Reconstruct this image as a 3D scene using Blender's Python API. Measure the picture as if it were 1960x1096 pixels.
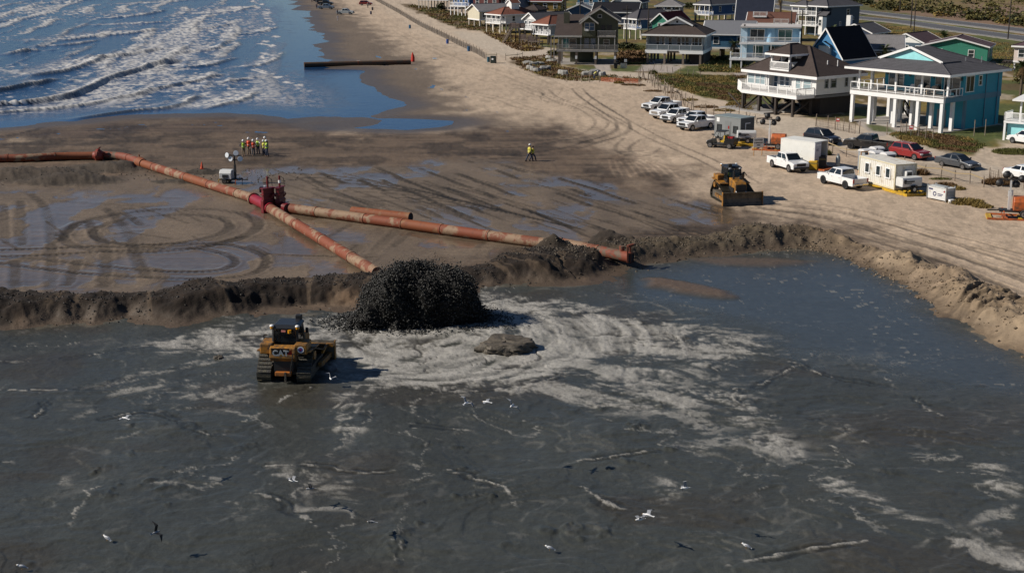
import bpy, bmesh, math, random
import numpy as np
from mathutils import Vector, Matrix

for _o in list(bpy.data.objects):
    bpy.data.objects.remove(_o)
random.seed(7)
rng = np.random.default_rng(7)
R = math.radians
sc = bpy.context.scene
COL = sc.collection

# ------------------------------------------------------------------ camera (drone, 48 mm equivalent, 24 m up)
FOC, CAM_H, PITCH = 2613.0, 24.0, R(14.4)
cam_d = bpy.data.cameras.new('camera')
cam_d.sensor_fit = 'HORIZONTAL'; cam_d.sensor_width = 36.0; cam_d.lens = 36.0 * FOC / 1960.0
cam_d.clip_start = 0.5; cam_d.clip_end = 20000
cam = bpy.data.objects.new('camera', cam_d); COL.objects.link(cam)
cam.location = (0, 0, CAM_H); cam.rotation_euler = (R(90) - PITCH, 0, 0)
sc.camera = cam

# ------------------------------------------------------------------ sky and sun (sun stands to the left, over the sea)
SUN_EL, SUN_AZ = R(35.0), R(-93.0)          # azimuth clockwise from +Y
w = bpy.data.worlds.new('World'); sc.world = w; w.use_nodes = True
nt = w.node_tree; nt.nodes.clear()
sky = nt.nodes.new('ShaderNodeTexSky'); sky.sky_type = 'NISHITA'; sky.sun_disc = False
sky.sun_elevation = SUN_EL; sky.sun_rotation = SUN_AZ
sky.altitude = 0; sky.air_density = 0.72; sky.dust_density = 0.0; sky.ozone_density = 4.0
bg = nt.nodes.new('ShaderNodeBackground'); bg.inputs['Strength'].default_value = 0.057
wo = nt.nodes.new('ShaderNodeOutputWorld')
nt.links.new(sky.outputs[0], bg.inputs[0]); nt.links.new(bg.outputs[0], wo.inputs[0])
sun_d = bpy.data.lights.new('sun', 'SUN'); sun_d.energy = 5.0; sun_d.angle = R(0.53); sun_d.color = (1.0, 0.93, 0.83)
sun = bpy.data.objects.new('sun', sun_d); COL.objects.link(sun)
SUN_DIR = Vector((math.sin(SUN_AZ) * math.cos(SUN_EL), math.cos(SUN_AZ) * math.cos(SUN_EL), math.sin(SUN_EL)))
sun.rotation_euler = SUN_DIR.to_track_quat('Z', 'Y').to_euler()
sun.location = (-80, 60, 90)
sc.view_settings.view_transform = 'Standard'; sc.view_settings.look = 'None'
sc.view_settings.exposure = 0.06; sc.view_settings.gamma = 1.0; sc.view_settings.use_curve_mapping = False
sc.render.engine = 'CYCLES'
sc.cycles.use_denoising = True
sc.cycles.max_bounces = 5; sc.cycles.diffuse_bounces = 2; sc.cycles.glossy_bounces = 3
sc.cycles.transmission_bounces = 3; sc.cycles.caustics_reflective = False; sc.cycles.caustics_refractive = False

# ------------------------------------------------------------------ helpers
def G(u, v, z=0.0):
    """world x, y where the sight line of photo pixel (u, v) meets height z (survey of the ground plan)"""
    a = (u - 980) / FOC; b = (548 - v) / FOC
    c, s = math.cos(PITCH), math.sin(PITCH)
    t = (z - CAM_H) / (-s + b * c)
    return (a * t, (c + b * s) * t)

def GA(pts, z=0.0):
    return np.array([G(u, v, z) for u, v in pts])

def tag(o, label=None, cat=None, group=None, kind=None):
    if label: o['label'] = label
    if cat: o['category'] = cat
    if group: o['group'] = group
    if kind: o['kind'] = kind
    return o

def thing(name, label, cat, loc=(0, 0, 0), rz=0.0, group=None):
    o = bpy.data.objects.new(name, None); COL.objects.link(o)
    o.empty_display_size = 0.3
    o.location = loc if len(loc) == 3 else (loc[0], loc[1], 0); o.rotation_euler = (0, 0, rz)
    return tag(o, label, cat, group)

def children(o, kids=None):
    return [c for c in COL.objects if c.parent == o]

def copy_tree(o, parent=None, depth=0, kids=None):
    if kids is None:
        kids = {}
        for c in COL.objects:
            if c.parent: kids.setdefault(c.parent.name, []).append(c)
    c = o.copy(); COL.objects.link(c)
    if parent is not None:
        c.parent = parent; c.matrix_parent_inverse = o.matrix_parent_inverse
    for ch in kids.get(o.name, []):
        copy_tree(ch, c, depth + 1, kids)
    return c

class MB:
    """collects shapes, then links them as one mesh object"""
    def __init__(s): s.v = []; s.f = []
    def add(s, vs, fs):
        n = len(s.v); s.v += [tuple(p) for p in vs]; s.f += [tuple(i + n for i in f) for f in fs]; return s
    def bx(s, x0, x1, y0, y1, z0, z1, M=None):
        vs = [(x0, y0, z0), (x1, y0, z0), (x1, y1, z0), (x0, y1, z0), (x0, y0, z1), (x1, y0, z1), (x1, y1, z1), (x0, y1, z1)]
        if M is not None: vs = [tuple(M @ Vector(p)) for p in vs]
        return s.add(vs, [(0, 3, 2, 1), (4, 5, 6, 7), (0, 1, 5, 4), (1, 2, 6, 5), (2, 3, 7, 6), (3, 0, 4, 7)])
    def box(s, c, d, rz=0.0, rx=0.0, ry=0.0):
        M = Matrix.Translation(c) @ Matrix.Rotation(rz, 4, 'Z') @ Matrix.Rotation(ry, 4, 'Y') @ Matrix.Rotation(rx, 4, 'X')
        return s.bx(-d[0] / 2, d[0] / 2, -d[1] / 2, d[1] / 2, -d[2] / 2, d[2] / 2, M)
    def tube(s, path, rad, n=10, caps=True):
        P = [Vector(p) for p in path]
        if not hasattr(rad, '__len__'): rad = [rad] * len(P)
        rings = []; up = None
        for i, p in enumerate(P):
            t = (P[min(i + 1, len(P) - 1)] - P[max(i - 1, 0)]).normalized()
            if up is None:
                up = Vector((0, 0, 1)) if abs(t.z) < 0.9 else Vector((1, 0, 0))
            a = t.cross(up)
            if a.length < 1e-5: a = t.cross(Vector((0, 1, 0)))
            a.normalize(); b = a.cross(t).normalized(); up = b
            rings.append([p + (a * math.cos(2 * math.pi * k / n) + b * math.sin(2 * math.pi * k / n)) * rad[i] for k in range(n)])
        vs = [q for r in rings for q in r]; fs = []
        for i in range(len(P) - 1):
            for k in range(n):
                k2 = (k + 1) % n
                fs.append((i * n + k, i * n + k2, (i + 1) * n + k2, (i + 1) * n + k))
        if caps:
            fs.append(tuple(reversed(range(n)))); fs.append(tuple((len(P) - 1) * n + k for k in range(n)))
        return s.add(vs, fs)
    def cyl(s, p0, p1, r, n=10, r1=None, caps=True):
        return s.tube([p0, p1], [r, r if r1 is None else r1], n, caps)
    def bar(s, p0, p1, w, h=None):
        """square bar between two points"""
        h = h or w
        p0 = Vector(p0); p1 = Vector(p1); t = (p1 - p0); L = t.length
        q = t.to_track_quat('Z', 'Y') if abs(t.normalized().z) < 0.999 else (Vector((0, 0, 1)) if t.z > 0 else Vector((0, 0, -1))).to_track_quat('Z', 'Y')
        M = Matrix.Translation(p0) @ q.to_matrix().to_4x4()
        return s.bx(-w / 2, w / 2, -h / 2, h / 2, 0, L, M)
    def prism(s, prof, a, b, axis='x'):
        """closed 2-D profile swept from a to b along an axis (x: profile is y,z; y: profile is x,z; z: profile is x,y)"""
        n = len(prof)
        mk = {'x': lambda t, p: (t, p[0], p[1]), 'y': lambda t, p: (p[0], t, p[1]), 'z': lambda t, p: (p[0], p[1], t)}[axis]
        vs = [mk(a, p) for p in prof] + [mk(b, p) for p in prof]
        fs = [tuple(reversed(range(n))), tuple(range(n, 2 * n))] + [(k, (k + 1) % n, n + (k + 1) % n, n + k) for k in range(n)]
        return s.add(vs, fs)
    def loft(s, rings, caps=True):
        n = len(rings[0]); vs = [p for r in rings for p in r]; fs = []
        for i in range(len(rings) - 1):
            for k in range(n):
                k2 = (k + 1) % n
                fs.append((i * n + k, i * n + k2, (i + 1) * n + k2, (i + 1) * n + k))
        if caps:
            fs.append(tuple(reversed(range(n)))); fs.append(tuple((len(rings) - 1) * n + k for k in range(n)))
        return s.add(vs, fs)
    def ball(s, c, r, nu=10, nv=6, sc=(1, 1, 1), z0=-1.0):
        rings = []
        lo = math.asin(max(-1, z0))
        for j in range(nv + 1):
            a = lo + (math.pi / 2 - lo) * j / nv
            rr = max(math.cos(a), 0.02)
            rings.append([(c[0] + r * sc[0] * rr * math.cos(2 * math.pi * k / nu), c[1] + r * sc[1] * rr * math.sin(2 * math.pi * k / nu), c[2] + r * sc[2] * math.sin(a)) for k in range(nu)])
        return s.loft(rings)
    def mesh(s, name, fix=True):
        me = bpy.data.meshes.new(name); me.from_pydata(s.v, [], s.f)
        if fix:
            bm = bmesh.new(); bm.from_mesh(me); bmesh.ops.recalc_face_normals(bm, faces=bm.faces); bm.to_mesh(me); bm.free()
        me.update(); return me
    def build(s, name, mat, parent=None, smooth=False, bevel=0.0, loc=None, rz=None, fix=True):
        me = s.mesh(name, fix)
        me.materials.append(mat)
        return link(name, me, parent, smooth, bevel, loc, rz)

def link(name, me, parent=None, smooth=False, bevel=0.0, loc=None, rz=None):
    o = bpy.data.objects.new(name, me); COL.objects.link(o)
    if parent is not None: o.parent = parent
    if smooth:
        me.polygons.foreach_set('use_smooth', [True] * len(me.polygons))
        if smooth != 'all': me.set_sharp_from_angle(angle=R(38))
    if bevel:
        m = o.modifiers.new('bevel', 'BEVEL'); m.width = bevel; m.segments = 2; m.limit_method = 'ANGLE'; m.angle_limit = R(40)
    if loc is not None: o.location = loc
    if rz is not None: o.rotation_euler = (0, 0, rz)
    return o

def place(mesh, name, parent, loc=(0, 0, 0), rot=(0, 0, 0), scale=None):
    o = bpy.data.objects.new(name, mesh); COL.objects.link(o); o.parent = parent; o.location = loc; o.rotation_euler = rot
    if scale: o.scale = scale
    return o

# ------------------------------------------------------------------ materials
_M = {}
def pm(name, base, rough=0.6, metal=0.0, var=0.12, scale=1.5, bump=0.0, bscale=12.0, dirt=None, dirt_amt=0.0, spec=None, ior=None, stretch=None, coat=0.0):
    """principled paint / wood / steel with a little blotchy variation, optional grime and relief"""
    if name in _M: return _M[name]
    m = bpy.data.materials.new(name); m.use_nodes = True; t = m.node_tree; N = t.nodes; L = t.links
    b = N['Principled BSDF']
    b.inputs['Roughness'].default_value = rough; b.inputs['Metallic'].default_value = metal
    if spec is not None: b.inputs['Specular IOR Level'].default_value = spec
    if ior: b.inputs['IOR'].default_value = ior
    if coat: b.inputs['Coat Weight'].default_value = coat; b.inputs['Coat Roughness'].default_value = 0.08
    tc = N.new('ShaderNodeTexCoord'); oi = N.new('ShaderNodeObjectInfo')
    ad = N.new('ShaderNodeVectorMath'); ad.operation = 'ADD'
    mu = N.new('ShaderNodeMath'); mu.operation = 'MULTIPLY'; mu.inputs[1].default_value = 37.0
    L.new(oi.outputs['Random'], mu.inputs[0])
    L.new(tc.outputs['Object'], ad.inputs[0]); L.new(mu.outputs[0], ad.inputs[1])
    src = ad.outputs[0]
    if stretch:
        mp = N.new('ShaderNodeMapping'); mp.inputs['Scale'].default_value = stretch; L.new(src, mp.inputs['Vector']); src = mp.outputs[0]
    no = N.new('ShaderNodeTexNoise'); no.inputs['Scale'].default_value = scale; no.inputs['Detail'].default_value = 6; no.inputs['Roughness'].default_value = 0.65
    L.new(src, no.inputs['Vector'])
    r = N.new('ShaderNodeMapRange'); r.inputs['From Min'].default_value = 0.25; r.inputs['From Max'].default_value = 0.75
    r.inputs['To Min'].default_value = 1 - var; r.inputs['To Max'].default_value = 1 + var
    L.new(no.outputs[0], r.inputs[0])
    mx = N.new('ShaderNodeVectorMath'); mx.operation = 'SCALE'; mx.inputs[0].default_value = base[:3]
    L.new(r.outputs[0], mx.inputs['Scale'])
    col = mx.outputs[0]
    if dirt is not None:
        n2 = N.new('ShaderNodeTexNoise'); n2.inputs['Scale'].default_value = scale * 1.7; n2.inputs['Detail'].default_value = 8; n2.inputs['Roughness'].default_value = 0.7
        L.new(src, n2.inputs['Vector'])
        r2 = N.new('ShaderNodeMapRange'); r2.inputs['From Min'].default_value = 0.62 - 0.45 * dirt_amt; r2.inputs['From Max'].default_value = 0.78 - 0.40 * dirt_amt
        L.new(n2.outputs[0], r2.inputs[0])
        mc = N.new('ShaderNodeMix'); mc.data_type = 'RGBA'; mc.inputs['B'].default_value = (*dirt[:3], 1)
        L.new(r2.outputs[0], mc.inputs['Factor']); L.new(col, mc.inputs['A']); col = mc.outputs['Result']
    L.new(col, b.inputs['Base Color'])
    if bump:
        n3 = N.new('ShaderNodeTexNoise'); n3.inputs['Scale'].default_value = bscale; n3.inputs['Detail'].default_value = 4
        L.new(tc.outputs['Object'], n3.inputs['Vector'])
        bp = N.new('ShaderNodeBump'); bp.inputs['Strength'].default_value = bump; bp.inputs['Distance'].default_value = 0.05
        L.new(n3.outputs[0], bp.inputs['Height']); L.new(bp.outputs[0], b.inputs['Normal'])
    _M[name] = m
    return m

def shingle(name, base, var=0.35):
    if name in _M: return _M[name]
    m = pm(name, base, rough=0.9, var=var * 0.45, scale=0.7, spec=0.2)
    t = m.node_tree; N = t.nodes; L = t.links; b = N['Principled BSDF']
    tc = N.new('ShaderNodeTexCoord')
    wv = N.new('ShaderNodeTexWave'); wv.wave_type = 'BANDS'; wv.bands_direction = 'Z'; wv.inputs['Scale'].default_value = 2.2
    wv.inputs['Distortion'].default_value = 1.2; wv.inputs['Detail'].default_value = 3; wv.inputs['Detail Scale'].default_value = 4
    L.new(tc.outputs['Object'], wv.inputs['Vector'])
    no = N.new('ShaderNodeTexNoise'); no.inputs['Scale'].default_value = 5; no.inputs['Detail'].default_value = 5
    L.new(tc.outputs['Object'], no.inputs['Vector'])
    ad = N.new('ShaderNodeMath'); ad.operation = 'MULTIPLY_ADD'; ad.inputs[1].default_value = 0.5
    L.new(wv.outputs['Fac'], ad.inputs[0]); L.new(no.outputs[0], ad.inputs[2])
    r = N.new('ShaderNodeMapRange'); r.inputs['From Min'].default_value = 0.3; r.inputs['From Max'].default_value = 1.2
    r.inputs['To Min'].default_value = 1 - var; r.inputs['To Max'].default_value = 1 + var; L.new(ad.outputs[0], r.inputs[0])
    old = b.inputs['Base Color'].links[0].from_socket
    mx = N.new('ShaderNodeVectorMath'); mx.operation = 'SCALE'; L.new(old, mx.inputs[0]); L.new(r.outputs[0], mx.inputs['Scale'])
    L.new(mx.outputs[0], b.inputs['Base Color'])
    bp = N.new('ShaderNodeBump'); bp.inputs['Strength'].default_value = 0.5; bp.inputs['Distance'].default_value = 0.04
    L.new(ad.outputs[0], bp.inputs['Height']); L.new(bp.outputs[0], b.inputs['Normal'])
    return m

def siding(name, base, rough=0.6, lap=6.0, var=0.08, dirt=None, amt=0.0):
    """painted boards: a horizontal lap relief"""
    if name in _M: return _M[name]
    m = pm(name, base, rough=rough, var=var, scale=0.8, dirt=dirt, dirt_amt=amt)
    t = m.node_tree; N = t.nodes; L = t.links; b = N['Principled BSDF']
    tc = N.new('ShaderNodeTexCoord')
    wv = N.new('ShaderNodeTexWave'); wv.wave_type = 'BANDS'; wv.bands_direction = 'Z'; wv.wave_profile = 'SAW'; wv.inputs['Scale'].default_value = lap / 6.28 * 3.0
    L.new(tc.outputs['Object'], wv.inputs['Vector'])
    bp = N.new('ShaderNodeBump'); bp.inputs['Strength'].default_value = 0.6; bp.inputs['Distance'].default_value = 0.02
    L.new(wv.outputs['Fac'], bp.inputs['Height']); L.new(bp.outputs[0], b.inputs['Normal'])
    return m

def glass(name='window_glass', base=(0.02, 0.03, 0.035), rough=0.04):
    return pm(name, base, rough=rough, var=0.3, scale=0.6, spec=0.7)

# ------------------------------------------------------------------ noise on arrays
def _hash(ix, iy, seed):
    h = (ix.astype(np.int64) * 374761393 + iy.astype(np.int64) * 668265263 + seed * 2246822519) & 0xFFFFFFFF
    h = ((h ^ (h >> 13)) * 1274126177) & 0xFFFFFFFF
    h = (h ^ (h >> 16)) & 0xFFFFFFFF
    return h.astype(np.float64) / 4294967295.0
def vn(x, y, seed=0):
    ix = np.floor(x); iy = np.floor(y); fx = x - ix; fy = y - iy
    fx = fx * fx * fx * (fx * (fx * 6 - 15) + 10); fy = fy * fy * fy * (fy * (fy * 6 - 15) + 10)
    ix = ix.astype(np.int64); iy = iy.astype(np.int64)
    a = _hash(ix, iy, seed); b = _hash(ix + 1, iy, seed); c = _hash(ix, iy + 1, seed); d = _hash(ix + 1, iy + 1, seed)
    return (a + (b - a) * fx) * (1 - fy) + (c + (d - c) * fx) * fy
def fbm(x, y, octv=4, seed=0, gain=0.5):
    s = 0; a = 1; t = 0
    ca, sa = math.cos(0.6), math.sin(0.6)
    for k in range(octv):
        s = s + a * vn(x, y, seed + k * 17); t += a; a *= gain
        x, y = (x * ca - y * sa) * 2.03 + 11.3, (x * sa + y * ca) * 2.03 + 4.7
    return s / t
def ridge(x, y, octv=3, seed=0):
    s = 0; a = 1; t = 0
    for k in range(octv):
        s = s + a * (1 - np.abs(2 * vn(x, y, seed + k * 13) - 1)); t += a; a *= 0.5
        x, y = x * 2.1 + 3.1, y * 2.1 + 7.7
    return s / t
def ss(a, b, x):
    t = np.clip((x - a) / (b - a), 0, 1); return t * t * (3 - 2 * t)
def seg_dist(X, Y, P):
    """distance to an open polyline and the arc length of the nearest point"""
    best = np.full(X.shape, 1e9); arc = np.zeros(X.shape); L0 = 0.0
    for (x0, y0), (x1, y1) in zip(P[:-1], P[1:]):
        dx, dy = x1 - x0, y1 - y0; L = math.hypot(dx, dy) + 1e-9
        t = np.clip(((X - x0) * dx + (Y - y0) * dy) / (L * L), 0, 1)
        d = np.hypot(X - x0 - t * dx, Y - y0 - t * dy)
        m = d < best; best = np.where(m, d, best); arc = np.where(m, L0 + t * L, arc); L0 += L
    return best, arc
def sdf(X, Y, P):
    """signed distance to a closed polygon, negative inside"""
    P = np.asarray(P); n = len(P)
    d, _ = seg_dist(X, Y, np.vstack([P, P[:1]]))
    ins = np.zeros(X.shape, bool)
    for i in range(n):
        x0, y0 = P[i]; x1, y1 = P[(i + 1) % n]
        if y0 == y1: continue
        c = ((Y >= y0) != (Y >= y1)) & (X < x0 + (Y - y0) * (x1 - x0) / (y1 - y0))
        ins ^= c
    return np.where(ins, -d, d)
def near(X, Y, P, pad):
    P = np.asarray(P)
    return np.nonzero((X > P[:, 0].min() - pad) & (X < P[:, 0].max() + pad) & (Y > P[:, 1].min() - pad) & (Y < P[:, 1].max() + pad))[0]
def curve(pts, n=8):
    """smooth polyline through points (Catmull-Rom)"""
    P = [np.array(p, float) for p in pts]; out = []
    Q = [2 * P[0] - P[1]] + P + [2 * P[-1] - P[-2]]
    for i in range(1, len(Q) - 2):
        for k in range(n):
            t = k / n
            out.append(0.5 * ((2 * Q[i]) + (-Q[i - 1] + Q[i + 1]) * t + (2 * Q[i - 1] - 5 * Q[i] + 4 * Q[i + 1] - Q[i + 2]) * t * t + (-Q[i - 1] + 3 * Q[i] - 3 * Q[i + 1] + Q[i + 2]) * t ** 3))
    out.append(P[-1]); return np.array(out)
def text_mesh(body, size, mat, name='lettering', bold=0.0, ext=0.006, align='CENTER'):
    f = bpy.data.curves.new(name, 'FONT'); f.body = body; f.size = size; f.align_x = align; f.extrude = ext; f.offset = bold
    o = bpy.data.objects.new('tmp_text', f); COL.objects.link(o); dg = bpy.context.evaluated_depsgraph_get(); me = bpy.data.meshes.new_from_object(o.evaluated_get(dg)); bpy.data.objects.remove(o); me.name = name; me.materials.clear(); me.materials.append(mat); return me
# ================================================================== terrain
def v_of_y(y):
    return 548 + FOC * np.tan(np.arctan(CAM_H / y) - PITCH)
def y_of_v(v):
    return CAM_H / np.tan(PITCH + np.arctan((v - 548) / FOC))

def sheet(name, X, Y, Z, keep, col, rough, mat):
    nr, nc = X.shape
    idx = np.arange(nr * nc).reshape(nr, nc)
    q = np.stack([idx[:-1, :-1], idx[:-1, 1:], idx[1:, 1:], idx[1:, :-1]], -1).reshape(-1, 4)
    kf = keep.reshape(nr, nc)
    kq = (kf[:-1, :-1] | kf[:-1, 1:] | kf[1:, 1:] | kf[1:, :-1]).reshape(-1)
    q = q[kq]
    used = np.zeros(nr * nc, bool); used[q.ravel()] = True
    remap = np.cumsum(used) - 1; q = remap[q]
    co = np.stack([X.ravel()[used], Y.ravel()[used], Z.ravel()[used]], -1).astype(np.float32)
    me = bpy.data.meshes.new(name)
    me.vertices.add(len(co)); me.vertices.foreach_set('co', co.ravel())
    me.loops.add(q.size); me.loops.foreach_set('vertex_index', q.ravel().astype(np.int32))
    me.polygons.add(len(q)); me.polygons.foreach_set('loop_start', np.arange(0, q.size, 4, dtype=np.int32))
    me.update(calc_edges=True)
    me.polygons.foreach_set('use_smooth', np.ones(len(q), bool))
    a = me.attributes.new('col', 'FLOAT_COLOR', 'POINT')
    c4 = np.ones((len(co), 4), np.float32); c4[:, :3] = np.clip(col.reshape(-1, 3)[used], 0.003, 0.9); a.data.foreach_set('color', c4.ravel())
    b = me.attributes.new('wet', 'FLOAT', 'POINT'); b.data.foreach_set('value', rough.ravel()[used].astype(np.float32))
    me.materials.append(mat)
    o = bpy.data.objects.new(name, me); COL.objects.link(o)
    o['kind'] = 'structure'
    return o

def sheet_mat(name, scale, var, bump, bdist, ior=1.4, fine=None, spec=0.5):
    m = bpy.data.materials.new(name); m.use_nodes = True; t = m.node_tree; N = t.nodes; L = t.links; b = N['Principled BSDF']
    at = N.new('ShaderNodeAttribute'); at.attribute_name = 'col'
    ar = N.new('ShaderNodeAttribute'); ar.attribute_name = 'wet'
    tc = N.new('ShaderNodeTexCoord')
    n1 = N.new('ShaderNodeTexNoise'); n1.inputs['Scale'].default_value = scale; n1.inputs['Detail'].default_value = 8; n1.inputs['Roughness'].default_value = 0.7
    L.new(tc.outputs['Object'], n1.inputs['Vector'])
    r = N.new('ShaderNodeMapRange'); r.inputs['From Min'].default_value = 0.3; r.inputs['From Max'].default_value = 0.7
    r.inputs['To Min'].default_value = 1 - var; r.inputs['To Max'].default_value = 1 + var; L.new(n1.outputs[0], r.inputs[0])
    mx = N.new('ShaderNodeVectorMath'); mx.operation = 'SCALE'; L.new(at.outputs['Color'], mx.inputs[0]); L.new(r.outputs[0], mx.inputs['Scale'])
    L.new(mx.outputs[0], b.inputs['Base Color']); L.new(ar.outputs['Fac'], b.inputs['Roughness'])
    b.inputs['IOR'].default_value = ior; b.inputs['Specular IOR Level'].default_value = spec
    # relief fades where the surface is glassy wet
    n2 = N.new('ShaderNodeTexNoise'); n2.inputs['Scale'].default_value = fine or scale * 1.6; n2.inputs['Detail'].default_value = 6; n2.inputs['Roughness'].default_value = 0.65
    L.new(tc.outputs['Object'], n2.inputs['Vector'])
    bp = N.new('ShaderNodeBump'); bp.inputs['Distance'].default_value = bdist
    rs = N.new('ShaderNodeMapRange'); rs.inputs['From Min'].default_value = 0.10; rs.inputs['From Max'].default_value = 0.6
    rs.inputs['To Min'].default_value = 0.06 * bump; rs.inputs['To Max'].default_value = bump; L.new(ar.outputs['Fac'], rs.inputs[0])
    L.new(rs.outputs[0], bp.inputs['Strength']); L.new(n2.outputs[0], bp.inputs['Height']); L.new(bp.outputs[0], b.inputs['Normal'])
    return m

def mixc(C, c, wgt):
    wgt = np.clip(wgt, 0, 1)[..., None]
    C += (np.asarray(c) - C) * wgt

# ---- plan outlines (surveyed from the photo, kept as ground coordinates)
SEA = GA([(-900, 272), (-300, 256), (0, 246), (60, 241), (115, 236), (165, 231), (235, 224), (330, 221), (430, 219), (490, 221), (540, 228),
          (600, 239), (640, 246), (700, 248), (780, 251), (850, 245), (884, 238), (880, 230), (800, 226), (730, 224), (748, 215), (786, 203),
          (770, 190), (735, 172), (712, 160), (697, 148), (706, 138), (690, 133), (640, 131), (634, 112), (626, 85), (630, 70), (612, 50),
          (596, 30), (577, 12), (562, 0), (520, -30), (440, -70), (-900, -70)])
SPIT = GA([(505, 238), (560, 231), (600, 227), (680, 228), (708, 232), (690, 238), (640, 243), (560, 247)])
SPIT2 = GA([(100, 236), (240, 223), (330, 220), (420, 219), (400, 222), (260, 232), (120, 244)])
POND = GA([(-500, 640), (-200, 640), (0, 634), (60, 627), (110, 618), (150, 612), (175, 621), (240, 607), (300, 619), (340, 626), (400, 611), (480, 604), (620, 600), (700, 602),
           (800, 590), (880, 570), (915, 548), (1000, 542), (1080, 545), (1140, 540), (1170, 520), (1200, 510), (1300, 494), (1400, 486), (1470, 477),
           (1560, 474), (1610, 484), (1690, 517), (1760, 557), (1820, 607), (1890, 640), (1960, 675), (2150, 790), (2500, 1000), (2600, 1500), (-600, 1500)])
CREST = curve([G(u, v, 1.5) for u, v in [(-300, 560), (-120, 558), (0, 557), (110, 560), (200, 556), (330, 548), (450, 536), (560, 524), (650, 522), (740, 522), (860, 508), (920, 500),
               (990, 488), (1050, 470), (1100, 472), (1160, 460), (1230, 452), (1300, 446), (1380, 438), (1450, 432), (1520, 432), (1575, 440), (1640, 462), (1700, 482),
               (1760, 500), (1830, 525), (1890, 552), (1950, 585), (2020, 625), (2200, 740)]], 3)

# ---- ground sheet
T = np.concatenate([np.linspace(-1.6, -0.43, 26)[:-1], np.linspace(-0.43, 0.43, 980), np.linspace(0.43, 1.6, 26)[1:]])
VV = np.concatenate([np.linspace(-72, 425, 235), np.linspace(425, 645, 270)[1:], np.linspace(645, 1190, 110)[1:]])
YR = np.concatenate([[9000, 5000, 3000, 2000, 1600], y_of_v(VV), [34, 26, 18, 8, -10]])
X = YR[:, None].clip(12) * T[None, :]; Y = np.repeat(YR[:, None], len(T), 1)
shp = X.shape; X = X.ravel(); Y = Y.ravel(); Nn = X.size
C = np.zeros((Nn, 3)); RG = np.full(Nn, 0.85); Z = np.zeros(Nn)
n_big = fbm(X / 14, Y / 14, 4, 1); n_mid = fbm(X / 2.2, Y / 3.5, 4, 2); n_fin = fbm(X / 0.5, Y / 0.8, 3, 3)
jit = (fbm(X / 3, Y / 5, 4, 5) - 0.5)
# dry sand
C[:] = (0.44, 0.338, 0.243)
C *= (0.80 + 0.26 * n_big + 0.20 * n_mid)[:, None]
Z += 0.10 * (n_mid - 0.5) + 0.06 * (n_fin - 0.5)
# paler, pinker upper beach along the fence and the dunes
UPB = GA([(700, -70), (720, 5), (800, 60), (900, 105), (960, 125), (1100, 158), (1240, 160), (1330, 205), (1400, 230), (1600, 262), (1960, 360), (2300, 460), (2300, 250), (1900, 220), (1400, 150), (1060, 90), (960, 50), (860, 10), (760, -70)])
d = sdf(X, Y, UPB) + 6 * jit
mixc(C, (0.50, 0.405, 0.305), 0.75 * ss(4, -4, d))
# scuffed dry sand: footprints and ruts
C *= (1 - 0.16 * ss(0.52, 0.64, fbm(X / 0.9, Y / 2.2, 3, 8)))[:, None]
# damp beach by the sea
DAMP = GA([(-900, 300), (-900, -70), (560, -70), (600, -20), (660, 12), (700, 45), (740, 72), (775, 100), (830, 122), (850, 150), (870, 190), (900, 215), (1000, 225), (1040, 240), (900, 252), (640, 256), (300, 250), (0, 275)])
d = sdf(X, Y, DAMP) + 10 * jit
wd = ss(5, -5, d)
mixc(C, (0.128, 0.096, 0.068), 0.9 * wd); RG -= 0.12 * wd
C *= (1 + wd * 0.35 * (fbm(X / 5, Y / 14, 4, 9) - 0.5))[:, None]
# brown worked sand
BROWN = GA([(-900, 268), (-300, 262), (0, 262), (120, 240), (260, 230), (420, 224), (520, 224), (640, 250), (900, 246), (1040, 238), (1090, 240), (1150, 268), (1210, 295), (1270, 318),
            (1320, 340), (1370, 385), (1450, 405), (1560, 425), (1640, 440), (1800, 505), (1960, 575), (2300, 780), (2300, 1200), (-900, 1200)])
d = sdf(X, Y, BROWN) + 14 * jit
wb = ss(6, -7, d)
streak = fbm(X / 10, Y / 0.9, 4, 21)
mixc(C, (0.098, 0.066, 0.042), 0.94 * wb)
C *= (1 + wb * 1.1 * (streak - 0.5) + wb * 0.5 * (n_mid - 0.5))[:, None]
RG -= 0.15 * wb; Z += wb * 0.12 * (streak - 0.5)
# churned darker fringe between brown and wet sand
dk = ss(0.56, 0.66, fbm(X / 4, Y / 5, 4, 23)) * wb
C *= (1 - 0.45 * dk)[:, None]; Z += 0.06 * dk * n_fin
# wet flat
WET = GA([(-900, 330), (-300, 335), (60, 352), (110, 362), (220, 338), (330, 325), (430, 322), (540, 318), (640, 322), (760, 316), (880, 302), (960, 310), (1040, 325), (1110, 342), (1200, 358), (1330, 378), (1420, 402),
          (1400, 425), (1300, 440), (1150, 455), (1030, 468), (900, 500), (740, 528), (560, 540), (400, 552), (200, 566), (0, 570), (-900, 570)])
d = sdf(X, Y, WET) + 7 * jit
ww = ss(1.5, -2.5, d)
mixc(C, (0.150, 0.112, 0.077), 0.95 * ww); RG = RG * (1 - ww) + 0.58 * ww
C *= (1 + ww * 0.5 * (n_mid - 0.5) + ww * 0.35 * (fbm(X / 6, Y / 8, 3, 31) - 0.5))[:, None]
Z *= 1 - 0.8 * ww
pud = fbm(X / 4.5 + 1.5 * jit, Y / 8.0, 4, 33) + 0.10 * (fbm(X / 30, Y / 30, 2, 36) - 0.5)
wp = ss(0.535, 0.585, pud) * ss(0.5, 0.9, ww) * 0.85
film = ss(0.47, 0.58, pud) * ww
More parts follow.
